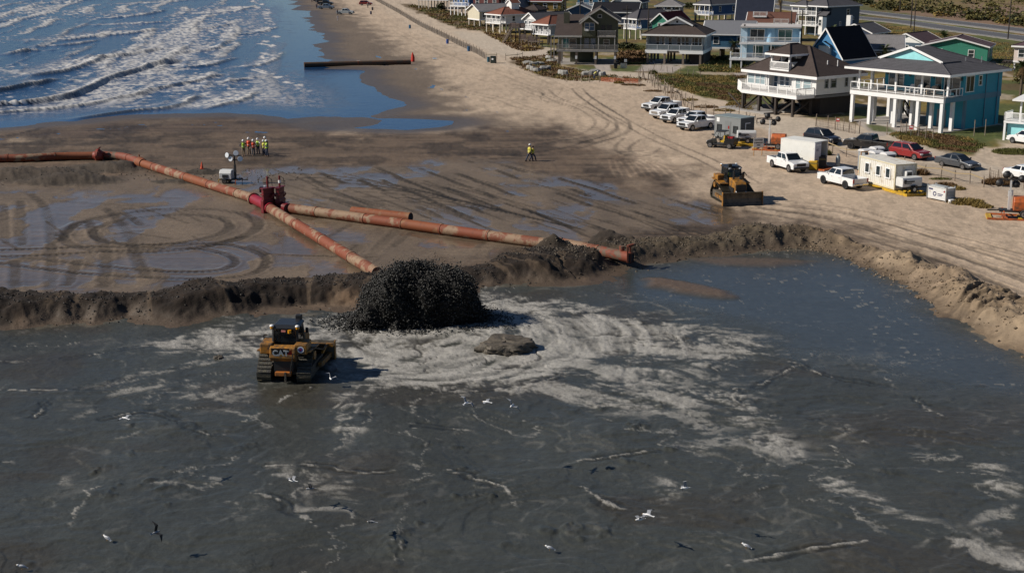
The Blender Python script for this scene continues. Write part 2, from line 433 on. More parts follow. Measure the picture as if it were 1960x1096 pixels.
# bulldozer strips: long track marks running across the flat
def strips(dirx, diry, per, width, seed, P, amt, along=7.0, thr=0.46):
    global C, RG, Z, wp, film
    m = near(X, Y, P, 2); x = X[m]; y = Y[m]
    L = math.hypot(dirx, diry); ax, ay = dirx / L, diry / L
    al = x * ax + y * ay; ac = x * -ay + y * ax + 0.9 * (fbm(x / 9, y / 9, 3, seed) - 0.5)
    k = np.floor(ac / per); f = ac / per - k
    a = ss(width, width * 0.55, np.abs(f - 0.5) * per * 2)
    on = ss(thr, thr + 0.10, fbm(k * 3.7 + 0.0 * al, al / along, 3, seed + 3))
    edge = ss(1.0, -2.0, sdf(x, y, P) + 4 * jit[m])
    s = a * on * edge * amt
    cl = 0.75 + 0.25 * np.sin(al * 2 * math.pi / 0.42) * (fbm(x / 0.8, y / 0.8, 2, seed + 9))
    C[m] *= (1 - 0.85 * s * cl)[:, None]
    RG[m] = RG[m] * (1 - s) + 0.8 * s; Z[m] += s * 0.10 * (fbm(x / 0.35, y / 0.5, 2, seed + 5) - 0.35)
    wp[m] *= 1 - 0.95 * s; film[m] *= 1 - 0.9 * s
strips(0.43, -0.90, 2.1, 0.85, 41, GA([(560, 330), (760, 318), (900, 305), (1060, 330), (1330, 380), (1420, 405), (1380, 432), (1050, 466), (900, 430), (700, 385), (560, 350)]), 1.0)
strips(0.52, -0.85, 1.7, 0.42, 47, GA([(600, 330), (1000, 312), (1400, 405), (1100, 455), (900, 420), (650, 375)]), 0.7, 5.0, 0.5)
strips(-0.2, -0.98, 3.2, 0.7, 53, GA([(560, 440), (700, 420), (1000, 470), (860, 500), (720, 520)]), 0.5, 5.0, 0.5)
strips(0.95, -0.3, 2.4, 0.6, 59, GA([(0, 340), (200, 340), (420, 330), (480, 380), (300, 400), (0, 400)]), 0.45, 9.0, 0.5)

def mark(px, width, dark=0.6, deep=0.05, gauge=0.0, wet=0.8, world=False, rim=0.0, cleat=0.0):
    """a wheel or track mark: pressed groove with darker turned sand"""
    global wp, film
    P = np.asarray(px, float) if world else curve([G(u, v) for u, v in px], 6)
    lines = [P]
    if gauge:
        tn = np.gradient(P, axis=0); tn /= (np.hypot(tn[:, 0], tn[:, 1])[:, None] + 1e-9)
        nn = np.stack([-tn[:, 1], tn[:, 0]], -1); lines = [P + nn * gauge / 2, P - nn * gauge / 2]
    for Q in lines:
        m = near(X, Y, Q, width * 2 + 1.0); 
        if len(m) == 0: continue
        dd, arc = seg_dist(X[m], Y[m], Q)
        px_m = Y[m] / 1400.0                                  # never thinner than the mesh can carry
        wd_ = np.maximum(width / 2, px_m * 0.8)
        s = ss(wd_ * 1.5, wd_ * 0.6, dd + 0.6 * width * (n_fin[m] - 0.5)) * (0.78 + 0.22 * ss(0.35, 0.6, n_fin[m])) * (0.65 + 0.35 * ss(0.35, 0.6, fbm(arc / 3.0, arc * 0 + width, 3, 71)))
        if cleat: s = s * (0.78 + 0.22 * np.sin(arc * 2 * math.pi / cleat))
        C[m] *= (1 - dark * s)[:, None]
        dp_ = deep * ss(150, 105, Y[m])
        Z[m] -= dp_ * s - (dp_ * 0.6) * ss(wd_ * 2.4, wd_ * 1.4, dd) * (1 - s)
        if wet: RG[m] = RG[m] * (1 - 0.8 * s) + wet * 0.8 * s
        wp[m] *= 1 - 0.9 * s; film[m] *= 1 - 0.85 * s

# doughnut tracks
cx, cy = G(312, 438)
for rr, wd2 in ((8.0, 0.95), (5.6, 0.75)):
    ang = np.linspace(0, 2 * math.pi, 60)
    mark(np.stack([cx + rr * np.cos(ang), cy + rr * 1.10 * np.sin(ang)], -1), wd2, 0.80, 0.06, world=True, cleat=0.5)
mark([(-60, 480), (60, 476), (250, 471), (400, 466), (470, 475), (505, 490), (510, 505), (490, 522), (430, 532), (300, 532), (150, 522), (0, 504), (-60, 500)], 0.7, 0.80, 0.06, cleat=0.5)
mark([(-60, 492), (80, 488), (250, 479), (360, 475), (420, 483), (450, 497), (440, 511), (400, 519), (300, 518), (180, 508), (60, 494), (-40, 488)], 0.7, 0.78, 0.06, cleat=0.5)
mark([(130, 470), (260, 474), (400, 466), (470, 452)], 0.5, 0.5, 0.04)
for pts, wd2 in (([(38, 385), (42, 430), (43, 468)], 1.1), ([(60, 372), (86, 396), (98, 440), (100, 475), (97, 555)], 1.05), ([(30, 500), (28, 556)], 1.0), ([(150, 500), (128, 545)], 1.0),
                 ([(168, 425), (186, 450), (205, 480), (200, 548)], 1.1), ([(205, 400), (228, 420), (250, 456), (266, 500), (284, 530)], 1.15), ([(245, 412), (268, 430)], 1.0), ([(8, 392), (12, 465)], 0.9),
                 ([(118, 460), (140, 432), (150, 425)], 0.9), ([(480, 470), (512, 486)], 0.8), ([(470, 355), (560, 345), (700, 352), (800, 370)], 0.6), ([(500, 352), (600, 340), (680, 345)], 0.5)):
    mark(pts, wd2 * 0.78, 0.64, 0.04, cleat=0.42)
for k in range(7):
    v0 = 340 + 9 * k
    mark([(540 + 30 * k, v0 - 10), (640 + 34 * k, v0 - 4), (760 + 36 * k, v0 + 14), (880 + 38 * k, v0 + 44)], 0.42, 0.60, 0.03)
mark([(690, 470), (650, 510)], 0.8, 0.35, 0.03, cleat=0.4); mark([(760, 440), (700, 500)], 0.8, 0.3, 0.03, cleat=0.4)
for u0 in (510, 535, 560, 590): mark([(u0, 486 + (u0 - 510) * 0.05), (u0 + 130, 492)], 0.35, 0.35, 0.03, cleat=0.35)
rt = random.Random(5)
for _k in range(46):
    u0 = rt.uniform(520, 1240); v0 = 322 + (u0 - 520) * 0.05 + rt.uniform(0, 60); L_ = rt.uniform(60, 190); sl_ = rt.uniform(0.22, 0.42)
    mark([(u0, v0), (u0 + L_ * 0.5, v0 + L_ * sl_ * 0.45), (u0 + L_, v0 + L_ * sl_)], rt.uniform(0.2, 0.5), rt.uniform(0.25, 0.6), 0.02)
for _k in range(16):
    u0 = rt.uniform(-20, 420); v0 = rt.uniform(395, 500); mark([(u0, v0), (u0 + rt.uniform(30, 110), v0 + rt.uniform(-16, 30))], rt.uniform(0.2, 0.45), 0.5, 0.02, cleat=0.4)
# apply standing water
Z -= 0.035 * film
RG = RG * (1 - film) + 0.20 * film; RG = RG * (1 - wp) + 0.09 * wp
C *= (1 - 0.12 * film)[:, None]

# dry sand and brown sand wheel tracks near the parked vehicles
TR = [([(1112, 178), (1130, 192), (1165, 215), (1250, 262), (1330, 296), (1400, 330), (1440, 352)], 0.35, 0.55, 1.7), ([(1040, 172), (1060, 188), (1110, 205), (1145, 225), (1150, 240), (1120, 258), (1040, 272), (900, 290)], 0.4, 0.45, 1.7),
      ([(1105, 170), (1120, 186), (1150, 205), (1190, 232), (1185, 252), (1140, 270), (1060, 290), (900, 305)], 0.4, 0.5, 1.7), ([(1000, 168), (1030, 180), (1110, 208)], 0.3, 0.4, 1.6),
      ([(1150, 218), (1180, 232), (1195, 245), (1180, 258), (1120, 275)], 0.4, 0.45, 1.7), ([(1195, 265), (1178, 280), (1190, 296), (1240, 298), (1262, 285)], 0.45, 0.45, 0), ([(1225, 268), (1205, 282), (1215, 294), (1260, 300)], 0.5, 0.5, 0),
      ([(1040, 180), (1035, 190), (1050, 196)], 0.3, 0.4, 0), ([(1060, 186), (1072, 178), (1076, 170)], 0.3, 0.4, 0), ([(1120, 200), (1135, 188), (1160, 182)], 0.3, 0.4, 0),
      ([(1195, 176), (1218, 186), (1228, 200), (1210, 215)], 0.3, 0.18, 1.6), ([(1230, 170), (1255, 182), (1262, 196)], 0.3, 0.18, 1.6),
      ([(1440, 400), (1560, 420), (1700, 460), (1830, 500), (1990, 560)], 0.7, 0.55, 2.3), ([(1430, 392), (1600, 412), (1760, 455), (1990, 530)], 0.6, 0.45, 2.3), ([(1480, 385), (1620, 402), (1800, 450), (1990, 500)], 0.5, 0.35, 1.8),
      ([(980, 128), (1040, 150), (1100, 180)], 0.4, 0.2, 1.7), ([(760, 60), (850, 105), (960, 140), (1010, 160)], 0.5, 0.22, 1.8), ([(900, 100), (1000, 140), (1080, 160)], 0.5, -0.15, 0),
      ([(900, 150), (980, 158), (1030, 176), (1000, 190), (920, 192)], 0.45, 0.25, 1.8), ([(860, 170), (940, 185), (1000, 205), (1030, 212)], 0.5, 0.3, 1.8), ([(640, 250), (800, 262), (1000, 258), (1120, 246)], 0.4, 0.35, 1.8),
      ([(600, 262), (800, 268), (1000, 268), (1180, 262)], 0.4, 0.35, 1.8), ([(800, 290), (1000, 300), (1150, 296), (1250, 290)], 0.4, 0.35, 1.8), ([(300, 280), (420, 262), (600, 270), (760, 290)], 0.4, 0.3, 1.8), ([(0, 282), (120, 268), (260, 262), (420, 270)], 0.4, 0.35, 1.8),
      ([(0, 262), (60, 252), (84, 244)], 0.6, 0.6, 0), ([(180, 250), (230, 268), (200, 285)], 0.4, 0.3, 1.8), ([(1330, 340), (1300, 330), (1240, 322), (1180, 318)], 0.6, 0.3, 1.9)]
for k in range(9):
    TR.append(([(1166 + 10 * k, 306 + 1.5 * (k % 3)), (1168 + 13 * k, 318), (1176 + 15 * k, 338)], 0.3, -0.5, 0))
for pts, wd2, dkk, ga in TR:
    mark(pts, wd2, dkk, 0.05, gauge=ga, wet=0)

# ---- berm, pond edge, sea bed
dc, arc = seg_dist(X, Y, CREST)
wob = fbm(X / 2.6, Y / 2.6, 4, 81); chunk = fbm(X / 0.8, Y / 0.8, 3, 83); chunk2 = ridge(X / 1.7, Y / 1.7, 2, 87)
hb = 1.15 + 1.2 * (fbm(arc / 6, arc * 0, 3, 85) - 0.5)
half = 4.0 + 2.8 * (fbm(arc / 4.5, arc * 0 + 3, 3, 86) - 0.5)
dcw = dc + 1.0 * (wob - 0.5) + 0.7 * (fbm(X / 0.9, Y / 0.9, 3, 84) - 0.5)
prof = ss(1.0, 0.22, dcw / half)
bermw = ss(1.05, 0.75, dcw / half)
right = ss(19, 30, X + 3 * (wob - 0.5)); midw = ss(4, 12, X) * (1 - right)
rough_amp = 0.40 + 0.16 * right + 0.24 * midw
Z = Z * (1 - bermw) + hb * prof + bermw * rough_amp * ((chunk - 0.5) * 0.95 + (chunk2 - 0.6) * 0.35)
bc = np.zeros_like(C); bc[:] = (0.0185, 0.0118, 0.0075)
mixc(bc, (0.074, 0.056, 0.036), midw); mixc(bc, (0.20, 0.145, 0.092), right)
bc *= (0.35 + 0.7 * chunk + 0.6 * fbm(X / 0.3, Y / 0.3, 2, 82))[:, None]
# sand apron slipping out below the dark mud
sandy = ss(0.44, 0.56, fbm(arc / 5, arc * 0 + 9, 3, 88)) * ss(0.35, 0.7, dc / half)
mixc(bc, (0.115, 0.074, 0.045), sandy * (1 - right))
slough = ss(0.62, 0.68, fbm(arc / 0.9, arc * 0 + 2, 3, 89)) * (1 - right) * (1 - midw)
mixc(bc, (0.10, 0.070, 0.045), 0.65 * slough)
mixw = np.clip(bermw, 0, 1)[:, None]
C = C * (1 - mixw) + bc * mixw; RG = RG * (1 - bermw) + (0.96) * bermw
def hill(u, v, r, h, c, rx=1.0, seed=0):
    global C
    x0, y0 = G(u, v)
    q = np.hypot((X - x0) / (r * rx), (Y - y0) / r) + 0.5 * (wob - 0.5)
    k = ss(1.0, 0.0, q); kk = ss(1.0, 0.8, q)
    Z[:] = np.maximum(Z, np.where(k > 0.001, h * k + 0.5 * kk * (chunk - 0.5), -9))
    mw = (kk)[:, None]; cc = np.asarray(c) * (0.6 + 0.8 * chunk)[:, None]
    C = C * (1 - mw) + cc * mw; RG[:] = RG * (1 - kk) + 0.96 * kk
hill(1058, 497, 2.4, 2.0, (0.036, 0.027, 0.019), 1.45); hill(1165, 474, 2.5, 1.35, (0.034, 0.025, 0.018), 1.2); hill(1200, 470, 2.2, 0.9, (0.05, 0.038, 0.028))
PQ = GA([(1092, 471), (1150, 485), (1225, 502)], 0.6); _m = near(X, Y, PQ, 3); _d, _a = seg_dist(X[_m], Y[_m], PQ); Z[_m] = np.where(_d < 1.3, np.minimum(Z[_m], 0.35 + 0.5 * ss(0.5, 1.3, _d)), Z[_m])
hill(210, 322, 4.2, 0.75, (0.060, 0.046, 0.034), 1.4); hill(60, 335, 4.5, 0.8, (0.058, 0.044, 0.032), 1.8); hill(130, 345, 3.6, 0.7, (0.055, 0.042, 0.031), 1.6); hill(400, 330, 1.8, 0.3, (0.04, 0.032, 0.024), 1.5)
hill(340, 348, 1.6, 0.25, (0.05, 0.04, 0.03), 2.0)
# sand heaps along the right-hand bank
hill(1735, 508, 2.6, 1.1, (0.25, 0.185, 0.12)); hill(1815, 548, 2.8, 1.4, (0.24, 0.175, 0.115)); hill(1930, 640, 3.0, 1.3, (0.25, 0.185, 0.12), 1.2)
for pts in ([(1795, 612), (1850, 590), (1890, 572), (1950, 575)], [(1815, 620), (1870, 598), (1930, 590)], [(1835, 632), (1880, 612), (1960, 600)]):
    mark(pts, 0.5, 0.45, 0.22, wet=0)
# pond: bed drops away, a wet lip above it
dp = sdf(X, Y, POND) + 0.9 * (fbm(X / 1.3, Y / 1.3, 3, 91) - 0.5)
lip = ss(1.8, 0.1, dp)
Z = np.where(dp < 2.5, Z * ss(-0.2, 2.2, dp) + np.clip(dp * 0.08, -0.8, 0.10) * ss(2.5, 1.3, dp), Z)
mixc(C, np.array([0.092, 0.066, 0.045]), 0.85 * lip * ss(0.20, 0.45, fbm(X / 2, Y / 2, 3, 92)) * (1 - 0.6 * right)); RG = RG * (1 - 0.5 * lip) + 0.33 * 0.5 * lip
# sea bed
ds = sdf(X, Y, SEA); far = np.clip(Y / 170.0, 1, 4)
ds = ds + far * 2.2 * (fbm(X / 9, Y / 4.0, 3, 95) - 0.5) + 1.6 * far * (ridge(X / 30, Y / 5.5, 1, 96) - 0.5) * ss(200, 260, Y)
dsp = np.minimum(sdf(X, Y, SPIT), sdf(X, Y, SPIT2)) + 1.5 * (n_mid - 0.5)
ds = np.maximum(ds, -dsp * 0.5)
lip2 = ss(7, 0.5, ds)
Z = np.where(ds < 9, Z * ss(0, 9, ds) + np.clip(ds * 0.03, -0.5, 0.10) * ss(9, 4, ds), Z)
mixc(C, (0.075, 0.058, 0.045), 0.75 * lip2 * ss(9, 2, ds)); RG = RG * (1 - 0.75 * lip2) + 0.30 * 0.75 * lip2

# ---- land behind the beach: yards, lawns, road, fields
GR_Y = (0.185, 0.130, 0.030); GR_G = (0.080, 0.090, 0.022); GR_B = (0.105, 0.068, 0.030)
YARD = GA([(905, 30), (960, 62), (1005, 78), (1050, 110), (1075, 128), (1180, 138), (1245, 142), (1270, 160), (1330, 178), (1400, 188), (1430, 205), (1500, 215), (1600, 232), (1650, 243), (1700, 262), (1770, 285), (1830, 297),
            (1870, 288), (1935, 270), (2300, 300), (3000, 300), (3000, -70), (860, -70), (870, 5)])
d = sdf(X, Y, YARD) + 5 * jit
wy = ss(1.2, -1.2, d)
gcol = np.zeros_like(C); gcol[:] = GR_Y
mixc(gcol, GR_G, ss(0.36, 0.56, fbm(X / 9, Y / 12, 4, 101))); mixc(gcol, GR_B, 0.8 * ss(0.5, 0.66, fbm(X / 6, Y / 9, 4, 102)))
gcol *= (0.7 + 0.6 * fbm(X / 0.8, Y / 1.6, 3, 103))[:, None]
bare = ss(0.60, 0.68, fbm(X / 7, Y / 10, 4, 104)) * ss(330, 280, Y)
mixc(gcol, (0.36, 0.29, 0.21), bare * 0.8)
mw = wy[:, None]; C = C * (1 - mw) + gcol * mw; RG = RG * (1 - wy) + 0.95 * wy
Z += wy * 0.10 * (fbm(X / 0.7, Y / 0.7, 3, 105) - 0.3)
def patch(px, c, amt=1.0, soft=0.5, jitter=3.0, rg=0.9, var=0.25, world=False):
    P = np.asarray(px) if world else GA(px)
    m = near(X, Y, P, 8)
    dd = sdf(X[m], Y[m], P) + jitter * jit[m]
    w_ = ss(soft, -soft, dd) * amt
    cc = np.asarray(c) * (1 - var / 2 + var * fbm(X[m] / 1.1, Y[m] / 2.0, 4, 111))[:, None]
    C[m] = C[m] * (1 - w_[:, None]) + cc * w_[:, None]; RG[m] = RG[m] * (1 - w_) + rg * w_
SANDY = (0.46, 0.385, 0.30)
# dune grass and vines on the seaward side
for P, c in (([(760, 5), (800, 12), (850, 18), (890, 28), (915, 42), (965, 58), (945, 64), (880, 55), (850, 44), (830, 34), (790, 20)], GR_B), ([(925, 62), (960, 60), (1000, 70), (990, 80), (940, 70)], GR_Y),
             ([(1250, 140), (1300, 142), (1420, 145), (1435, 190), (1400, 195), (1345, 185), (1290, 168), (1255, 152)], GR_G), ([(1265, 148), (1330, 160), (1400, 175), (1420, 192), (1380, 190), (1320, 178)], GR_Y),
             ([(975, 110), (1060, 108), (1075, 125), (1140, 138), (1150, 150), (1100, 152), (1040, 145), (1000, 128)], GR_B), ([(1110, 125), (1150, 130), (1140, 142), (1090, 138)], GR_G),
             ([(1705, 252), (1760, 250), (1850, 262), (1880, 278), (1860, 292), (1800, 285), (1730, 268)], GR_G), ([(1740, 262), (1800, 268), (1850, 285), (1800, 290), (1745, 275)], GR_B)):
    patch(P, c, 0.9, 0.8, 5.0, var=0.7)
# sand streets and paths among the houses
for P in ([(1000, 82), (1070, 95), (1060, 112), (1000, 112), (930, 100), (900, 80)], [(900, 62), (975, 68), (1010, 80), (1000, 95), (900, 80), (860, 60)], [(1080, 132), (1280, 142), (1300, 150), (1240, 152), (1080, 142)],
          [(1400, 200), (1600, 240), (1720, 262), (1830, 300), (1990, 340), (1990, 380), (1700, 310), (1400, 232)], [(1600, 232), (1640, 240), (1700, 258), (1670, 262), (1600, 246)]):
    patch(P, SANDY, 0.9, 0.7, 3.0)
CONC = (0.36, 0.31, 0.27)
for P in ([(1230, 124), (1308, 126), (1288, 140), (1213, 137)], [(1136, 124), (1167, 124), (1170, 136), (1143, 136)], [(1400, 134), (1432, 128), (1445, 140), (1408, 146)], [(1060, 110), (1182, 114), (1182, 124), (1062, 123)],
          [(1640, 236), (1700, 228), (1850, 250), (1800, 258), (1735, 252), (1680, 262)], [(1560, 214), (1620, 220), (1640, 214), (1600, 206)]):
    patch(P, CONC, 1.0, 0.15, 0.3, rg=0.85, var=0.2)
# lawn strip and mown grass by the houses, one green
for P in ([(1600, 200), (1700, 215), (1700, 232), (1610, 222)], [(1660, 238), (1700, 243), (1706, 252), (1668, 250)], [(1780, 255), (1920, 240), (1930, 262), (1860, 280), (1800, 268)], [(1185, 126), (1232, 126), (1212, 138), (1180, 136)], [(1310, 126), (1400, 124), (1400, 138), (1300, 138)]):
    patch(P, (0.070, 0.085, 0.020), 0.95, 0.6, 2.0, var=0.6)
patch([(1700, 330), (1720, 300), (1990, 355), (1990, 372)], (0.30, 0.235, 0.17), 0.45, 1.5, 4)
# fields beyond the highway
FIELD = GA([(1500, -70), (1480, 5), (1560, 10), (1700, 22), (1960, 66), (2600, 170), (3400, 170), (3400, -70)])
d = sdf(X, Y, FIELD) + 12 * jit
wf = ss(4, -4, d)
fc = np.zeros_like(C); fc[:] = (0.165, 0.120, 0.045); mixc(fc, (0.095, 0.090, 0.032), ss(0.4, 0.6, fbm(X / 30, Y / 40, 4, 121))); mixc(fc, (0.20, 0.13, 0.085), ss(0.55, 0.66, fbm(X / 60, Y / 50, 3, 122)))
mw = wf[:, None]; C = C * (1 - mw) + fc * mw
HIGH = curve([G(1450, -8), G(1560, 6), G(1640, 19), G(1740, 31), G(1840, 45), G(1960, 62), G(2200, 104)], 6)
# berth of grass verges between carriageways stays; carriageways are separate sheets
inside_pond = dp < -2.0; inside_sea = ds < -9.0
keep = ~(inside_pond | inside_sea)
gm = sheet_mat('beach_sand_and_turf', 1.6, 0.22, 0.75, 0.07, fine=4.0, spec=0.5)
ground = sheet('ground', X.reshape(shp), Y.reshape(shp), Z.reshape(shp), keep, C, RG, gm)
# coarse lookup of ground height for setting things down
_gz = Z.reshape(shp); _gT = T; _gV = YR
def gz(x, y):
    j = int(np.clip(np.searchsorted(T, x / max(y, 12)), 1, len(T) - 1)); i = int(np.clip(np.searchsorted(-YR, -y), 1, len(YR) - 1))
    return float(_gz[i, j])
def on(u, v, dz=0.0):
    x, y = G(u, v); return (x, y, gz(x, y) + dz)

# ---- sea
Ts = np.linspace(-0.86, 0.0, 760); Vs = np.linspace(-72, 272, 330)
Ys = np.concatenate([[9000, 4000, 2200, 1600], y_of_v(Vs)])
X2 = Ys[:, None] * Ts[None, :]; Y2 = np.repeat(Ys[:, None], len(Ts), 1); sh2 = X2.shape; X2 = X2.ravel(); Y2 = Y2.ravel()
dS = sdf(X2, Y2, SEA)
amp = ss(3, 26, -dS) * ss(-20, -34, X2 + 0.10 * (Y2 - 180) * -1.0 + 0) 
off = X2 + 0.155 * (Y2 - 200)                       # metres across the shore, crests run with it
wob2 = 7 * (fbm(Y2 / 45, X2 / 60, 3, 201) - 0.5)
lam = 10.5
p = (off + wob2) / lam; k = np.floor(p); f = p - k
bank = fbm(Y2 / 48 + k * 5.3, k * 1.7, 4, 203)       # how tall each crest is along its length
A = ss(0.36, 0.66, bank) * amp
crest = np.where(f < 0.5, np.exp(-((f - 0.5) * lam / 1.9) ** 2), np.exp(-((f - 0.5) * lam / 0.75) ** 2))
Zs = -0.03 + 0.30 * A * crest
p2 = (off * 0.97 + 5 * (fbm(Y2 / 30, X2 / 30, 3, 205) - 0.5)) / 3.7; f2 = p2 - np.floor(p2)
A2 = ss(0.45, 0.7, fbm(Y2 / 14 + np.floor(p2) * 3.1, np.floor(p2) * 2.3, 3, 207)) * amp
c2 = np.exp(-((f2 - 0.5) * 3.7 / 0.55) ** 2)
Zs += 0.20 * A2 * c2 + 0.10 * amp * (fbm(X2 / 1.6, Y2 / 2.4, 3, 209) - 0.5) + 0.02 * ss(1, 6, -dS) * (fbm(X2 / 1.0, Y2 / 1.5, 2, 210) - 0.5)
Cs = np.zeros((X2.size, 3)); Cs[:] = (0.012, 0.045, 0.118)
deep = ss(-55, -120, off)
mixc(Cs, (0.006, 0.048, 0.115), deep); mixc(Cs, (0.085, 0.080, 0.060), 0.7 * crest * A * (1 - deep * 0.5))
lace = fbm(X2 / 1.6 + 2 * wob2 * 0.2, Y2 / 2.2, 5, 211, 0.66)
patchy = fbm(off / 15, Y2 / 75, 3, 213)
trail = np.where(f < 0.5, ss(0.02, 0.46, f), ss(0.60, 0.52, f))
foam = ss(0.50, 0.66, 0.75 * lace + 0.125 + 0.75 * (patchy - 0.5) + 0.34 * trail * ss(0.40, 0.60, bank) - 0.07 * deep - 0.012) * amp
cap = ss(0.38, 0.7, A) * np.where(f >= 0.5, ss(0.58, 0.50, f), ss(0.40, 0.5, f)) * ss(0.42, 0.55, fbm(Y2 / 9, k * 3.3, 3, 215))
cap2 = A2 * ss(0.55, 0.9, c2) * ss(0.48, 0.6, lace + 0.05)
swash = ss(1.4, 0.4, np.abs(dS + 14 + 7 * (fbm(Y2 / 14, X2 / 14, 3, 217) - 0.5))) * ss(0.42, 0.55, fbm(X2 / 2, Y2 / 5, 3, 218))
BR = [([(-90, 215), (0, 203), (60, 199), (128, 188), (174, 169), (222, 148), (255, 139), (301, 126), (345, 117)], 0.8, 5), ([(-80, 188), (0, 176), (37, 169), (110, 153)], 0.7, 7), ([(60, 146), (135, 135), (178, 120), (197, 112)], 0.6, 12), ([(170, 116), (230, 108), (270, 102), (312, 94)], 0.6, 10), ([(120, 78), (200, 69), (255, 64), (300, 58)], 0.5, 18),
      ([(70, 90), (134, 86), (190, 78)], 0.4, 5), ([(190, 48), (265, 46), (320, 42)], 0.4, 14), ([(200, 36), (240, 33), (290, 27), (320, 20)], 0.5, 8), ([(-60, 30), (0, 27), (72, 25)], 0.6, 26), ([(-60, 46), (0, 42), (42, 38)], 0.5, 20), ([(330, 104), (360, 100), (410, 95), (430, 85), (440, 78)], 0.4, 16), ([(270, 178), (330, 165), (390, 153), (422, 143)], 0.4, 16), ([(-40, 222), (0, 217), (120, 207), (200, 195), (290, 176)], 0.4, 9),
      ([(150, 228), (260, 213), (340, 204), (375, 184)], 0.35, 3), ([(400, 207), (460, 193), (492, 176)], 0.3, 10), ([(420, 160), (470, 152), (500, 148)], 0.3, 5), ([(330, 60), (400, 54), (450, 46)], 0.35, 18), ([(380, 28), (450, 22), (490, 12)], 0.35, 16), ([(20, 104), (60, 98), (100, 97)], 0.7, 3), ([(60, 8), (140, 4), (200, -4)], 0.5, 16), ([(250, 8), (330, 4), (400, -4)], 0.4, 16), ([(330, 132), (400, 126), (450, 112)], 0.35, 14), ([(440, 70), (500, 62), (530, 52)], 0.25, 8), ([(470, 130), (520, 118), (545, 100)], 0.22, 5)]
brk = np.zeros(X2.size)
for q, hh_, tr_ in BR:
    Q = curve([G(u_, v_) for u_, v_ in q], 6); o_ = np.argsort(Q[:, 1]); qy = Q[o_, 1]; qx = Q[o_, 0]; mm = np.nonzero((Y2 > qy[0] - 4) & (Y2 < qy[-1] + 4))[0]
    dx_ = X2[mm] - np.interp(Y2[mm], qy, qx) + 1.2 * (fbm(Y2[mm] / 5, X2[mm] / 9, 3, 221) - 0.5); en = ss(-4, 5, Y2[mm] - qy[0]) * ss(4, -5, Y2[mm] - qy[-1]); on_ = ss(0.36, 0.52, fbm(Y2[mm] / 16, Y2[mm] * 0 + q[0][0], 3, 222))
    Zs[mm] += hh_ * en * np.where(dx_ < 0, np.exp(-(dx_ / 1.6) ** 2), np.exp(-(dx_ / 0.6) ** 2))
    cp_ = ss(-1.3, -0.5, dx_) * ss(0.35, 0.0, dx_) * on_; tl_ = ss(-tr_, -tr_ * 0.25, dx_) * (dx_ < 0.1) * ss(0.36, 0.62, 0.8 * lace[mm] + 0.1 + 0.12 * on_)
    brk[mm] = np.maximum(brk[mm], en * np.maximum(cp_, 0.85 * tl_)); Cs[mm] = Cs[mm] * (1 - 0.6 * (en * ss(1.0, 0.2, np.abs(dx_ - 0.3)))[:, None]) + np.array([0.055, 0.055, 0.035]) * 0.6 * (en * ss(1.0, 0.2, np.abs(dx_ - 0.3)))[:, None]
fo = np.clip(np.maximum.reduce([0.72 * foam, 0.6 * cap, brk, 0.5 * cap2, 0.7 * swash * ss(200, 240, Y2 - 0 * X2) + 0.6 * swash * ss(-30, -40, X2)]), 0, 1) * ss(1, 8, -dS)
fo *= ss(-6, -16, X2 - 0.0)
fo *= 0.35 + 0.95 * ss(0.34, 0.62, fbm(X2 / 0.55, Y2 / 1.1, 4, 219, 0.65))
mixc(Cs, (0.58, 0.56, 0.53), 0.95 * np.clip(fo, 0, 1))
Rs = 0.10 + 0.06 * amp + 0.6 * fo
sm = sheet_mat('sea_water', 0.6, 0.10, 0.9, 0.22, ior=1.33, fine=1.1, spec=0.42)
for nd in sm.node_tree.nodes:
    if nd.type == 'MAP_RANGE' and abs(nd.inputs['From Max'].default_value - 0.6) < 1e-6:
        nd.inputs['From Min'].default_value = 0.10; nd.inputs['From Max'].default_value = 0.16; nd.inputs['To Min'].default_value = 0.10; nd.inputs['To Max'].default_value = 0.38
sea = sheet('sea', X2.reshape(sh2), Y2.reshape(sh2), Zs.reshape(sh2), dS < 10, Cs, Rs, sm)

# ---- slurry pond
Tp = np.linspace(-0.50, 0.50, 1000); Vp = np.linspace(452, 1190, 370)
Yp = np.concatenate([y_of_v(Vp), [36, 30, 22]])
X3 = Yp[:, None] * Tp[None, :]; Y3 = np.repeat(Yp[:, None], len(Tp), 1); sh3 = X3.shape; X3 = X3.ravel(); Y3 = Y3.ravel()
dP = sdf(X3, Y3, POND)
wx = X3 + 3.2 * (fbm(X3 / 7, Y3 / 7, 3, 301) - 0.5); wyy = Y3 + 3.2 * (fbm(X3 / 7, Y3 / 7, 3, 302) - 0.5)
wx2 = wx + 0.9 * (fbm(wx / 1.4, wyy / 1.4, 3, 303) - 0.5); wy2 = wyy + 0.9 * (fbm(wx / 1.4, wyy / 1.4, 3, 304) - 0.5)
calm = ss(3.0, -3.0, sdf(X3, Y3, GA([(1160, 525), (1300, 500), (1560, 478), (1680, 520), (1830, 615), (2000, 700), (1960, 760), (1800, 730), (1650, 700), (1500, 640), (1350, 600), (1200, 570)])) + 4 * (fbm(X3 / 4, Y3 / 4, 3, 305) - 0.5))
lob = fbm(wx / 5.5, wyy / 3.6, 3, 306) * 7.0
fl = lob - np.floor(lob)
terr = np.floor(lob) + ss(0.86, 1.0, fl)
scarp = ss(0.80, 0.88, fl) * ss(1.0, 0.93, fl) * ss(0.48, 0.60, fbm(X3 / 3, Y3 / 3, 3, 315))
Zp = 0.055 * terr + 0.10 * (fbm(wx2 / 1.6, wy2 / 1.6, 4, 307) - 0.5) + 0.05 * (ridge(wx2 / 2.0, wy2 / 1.3, 3, 308) - 0.6)
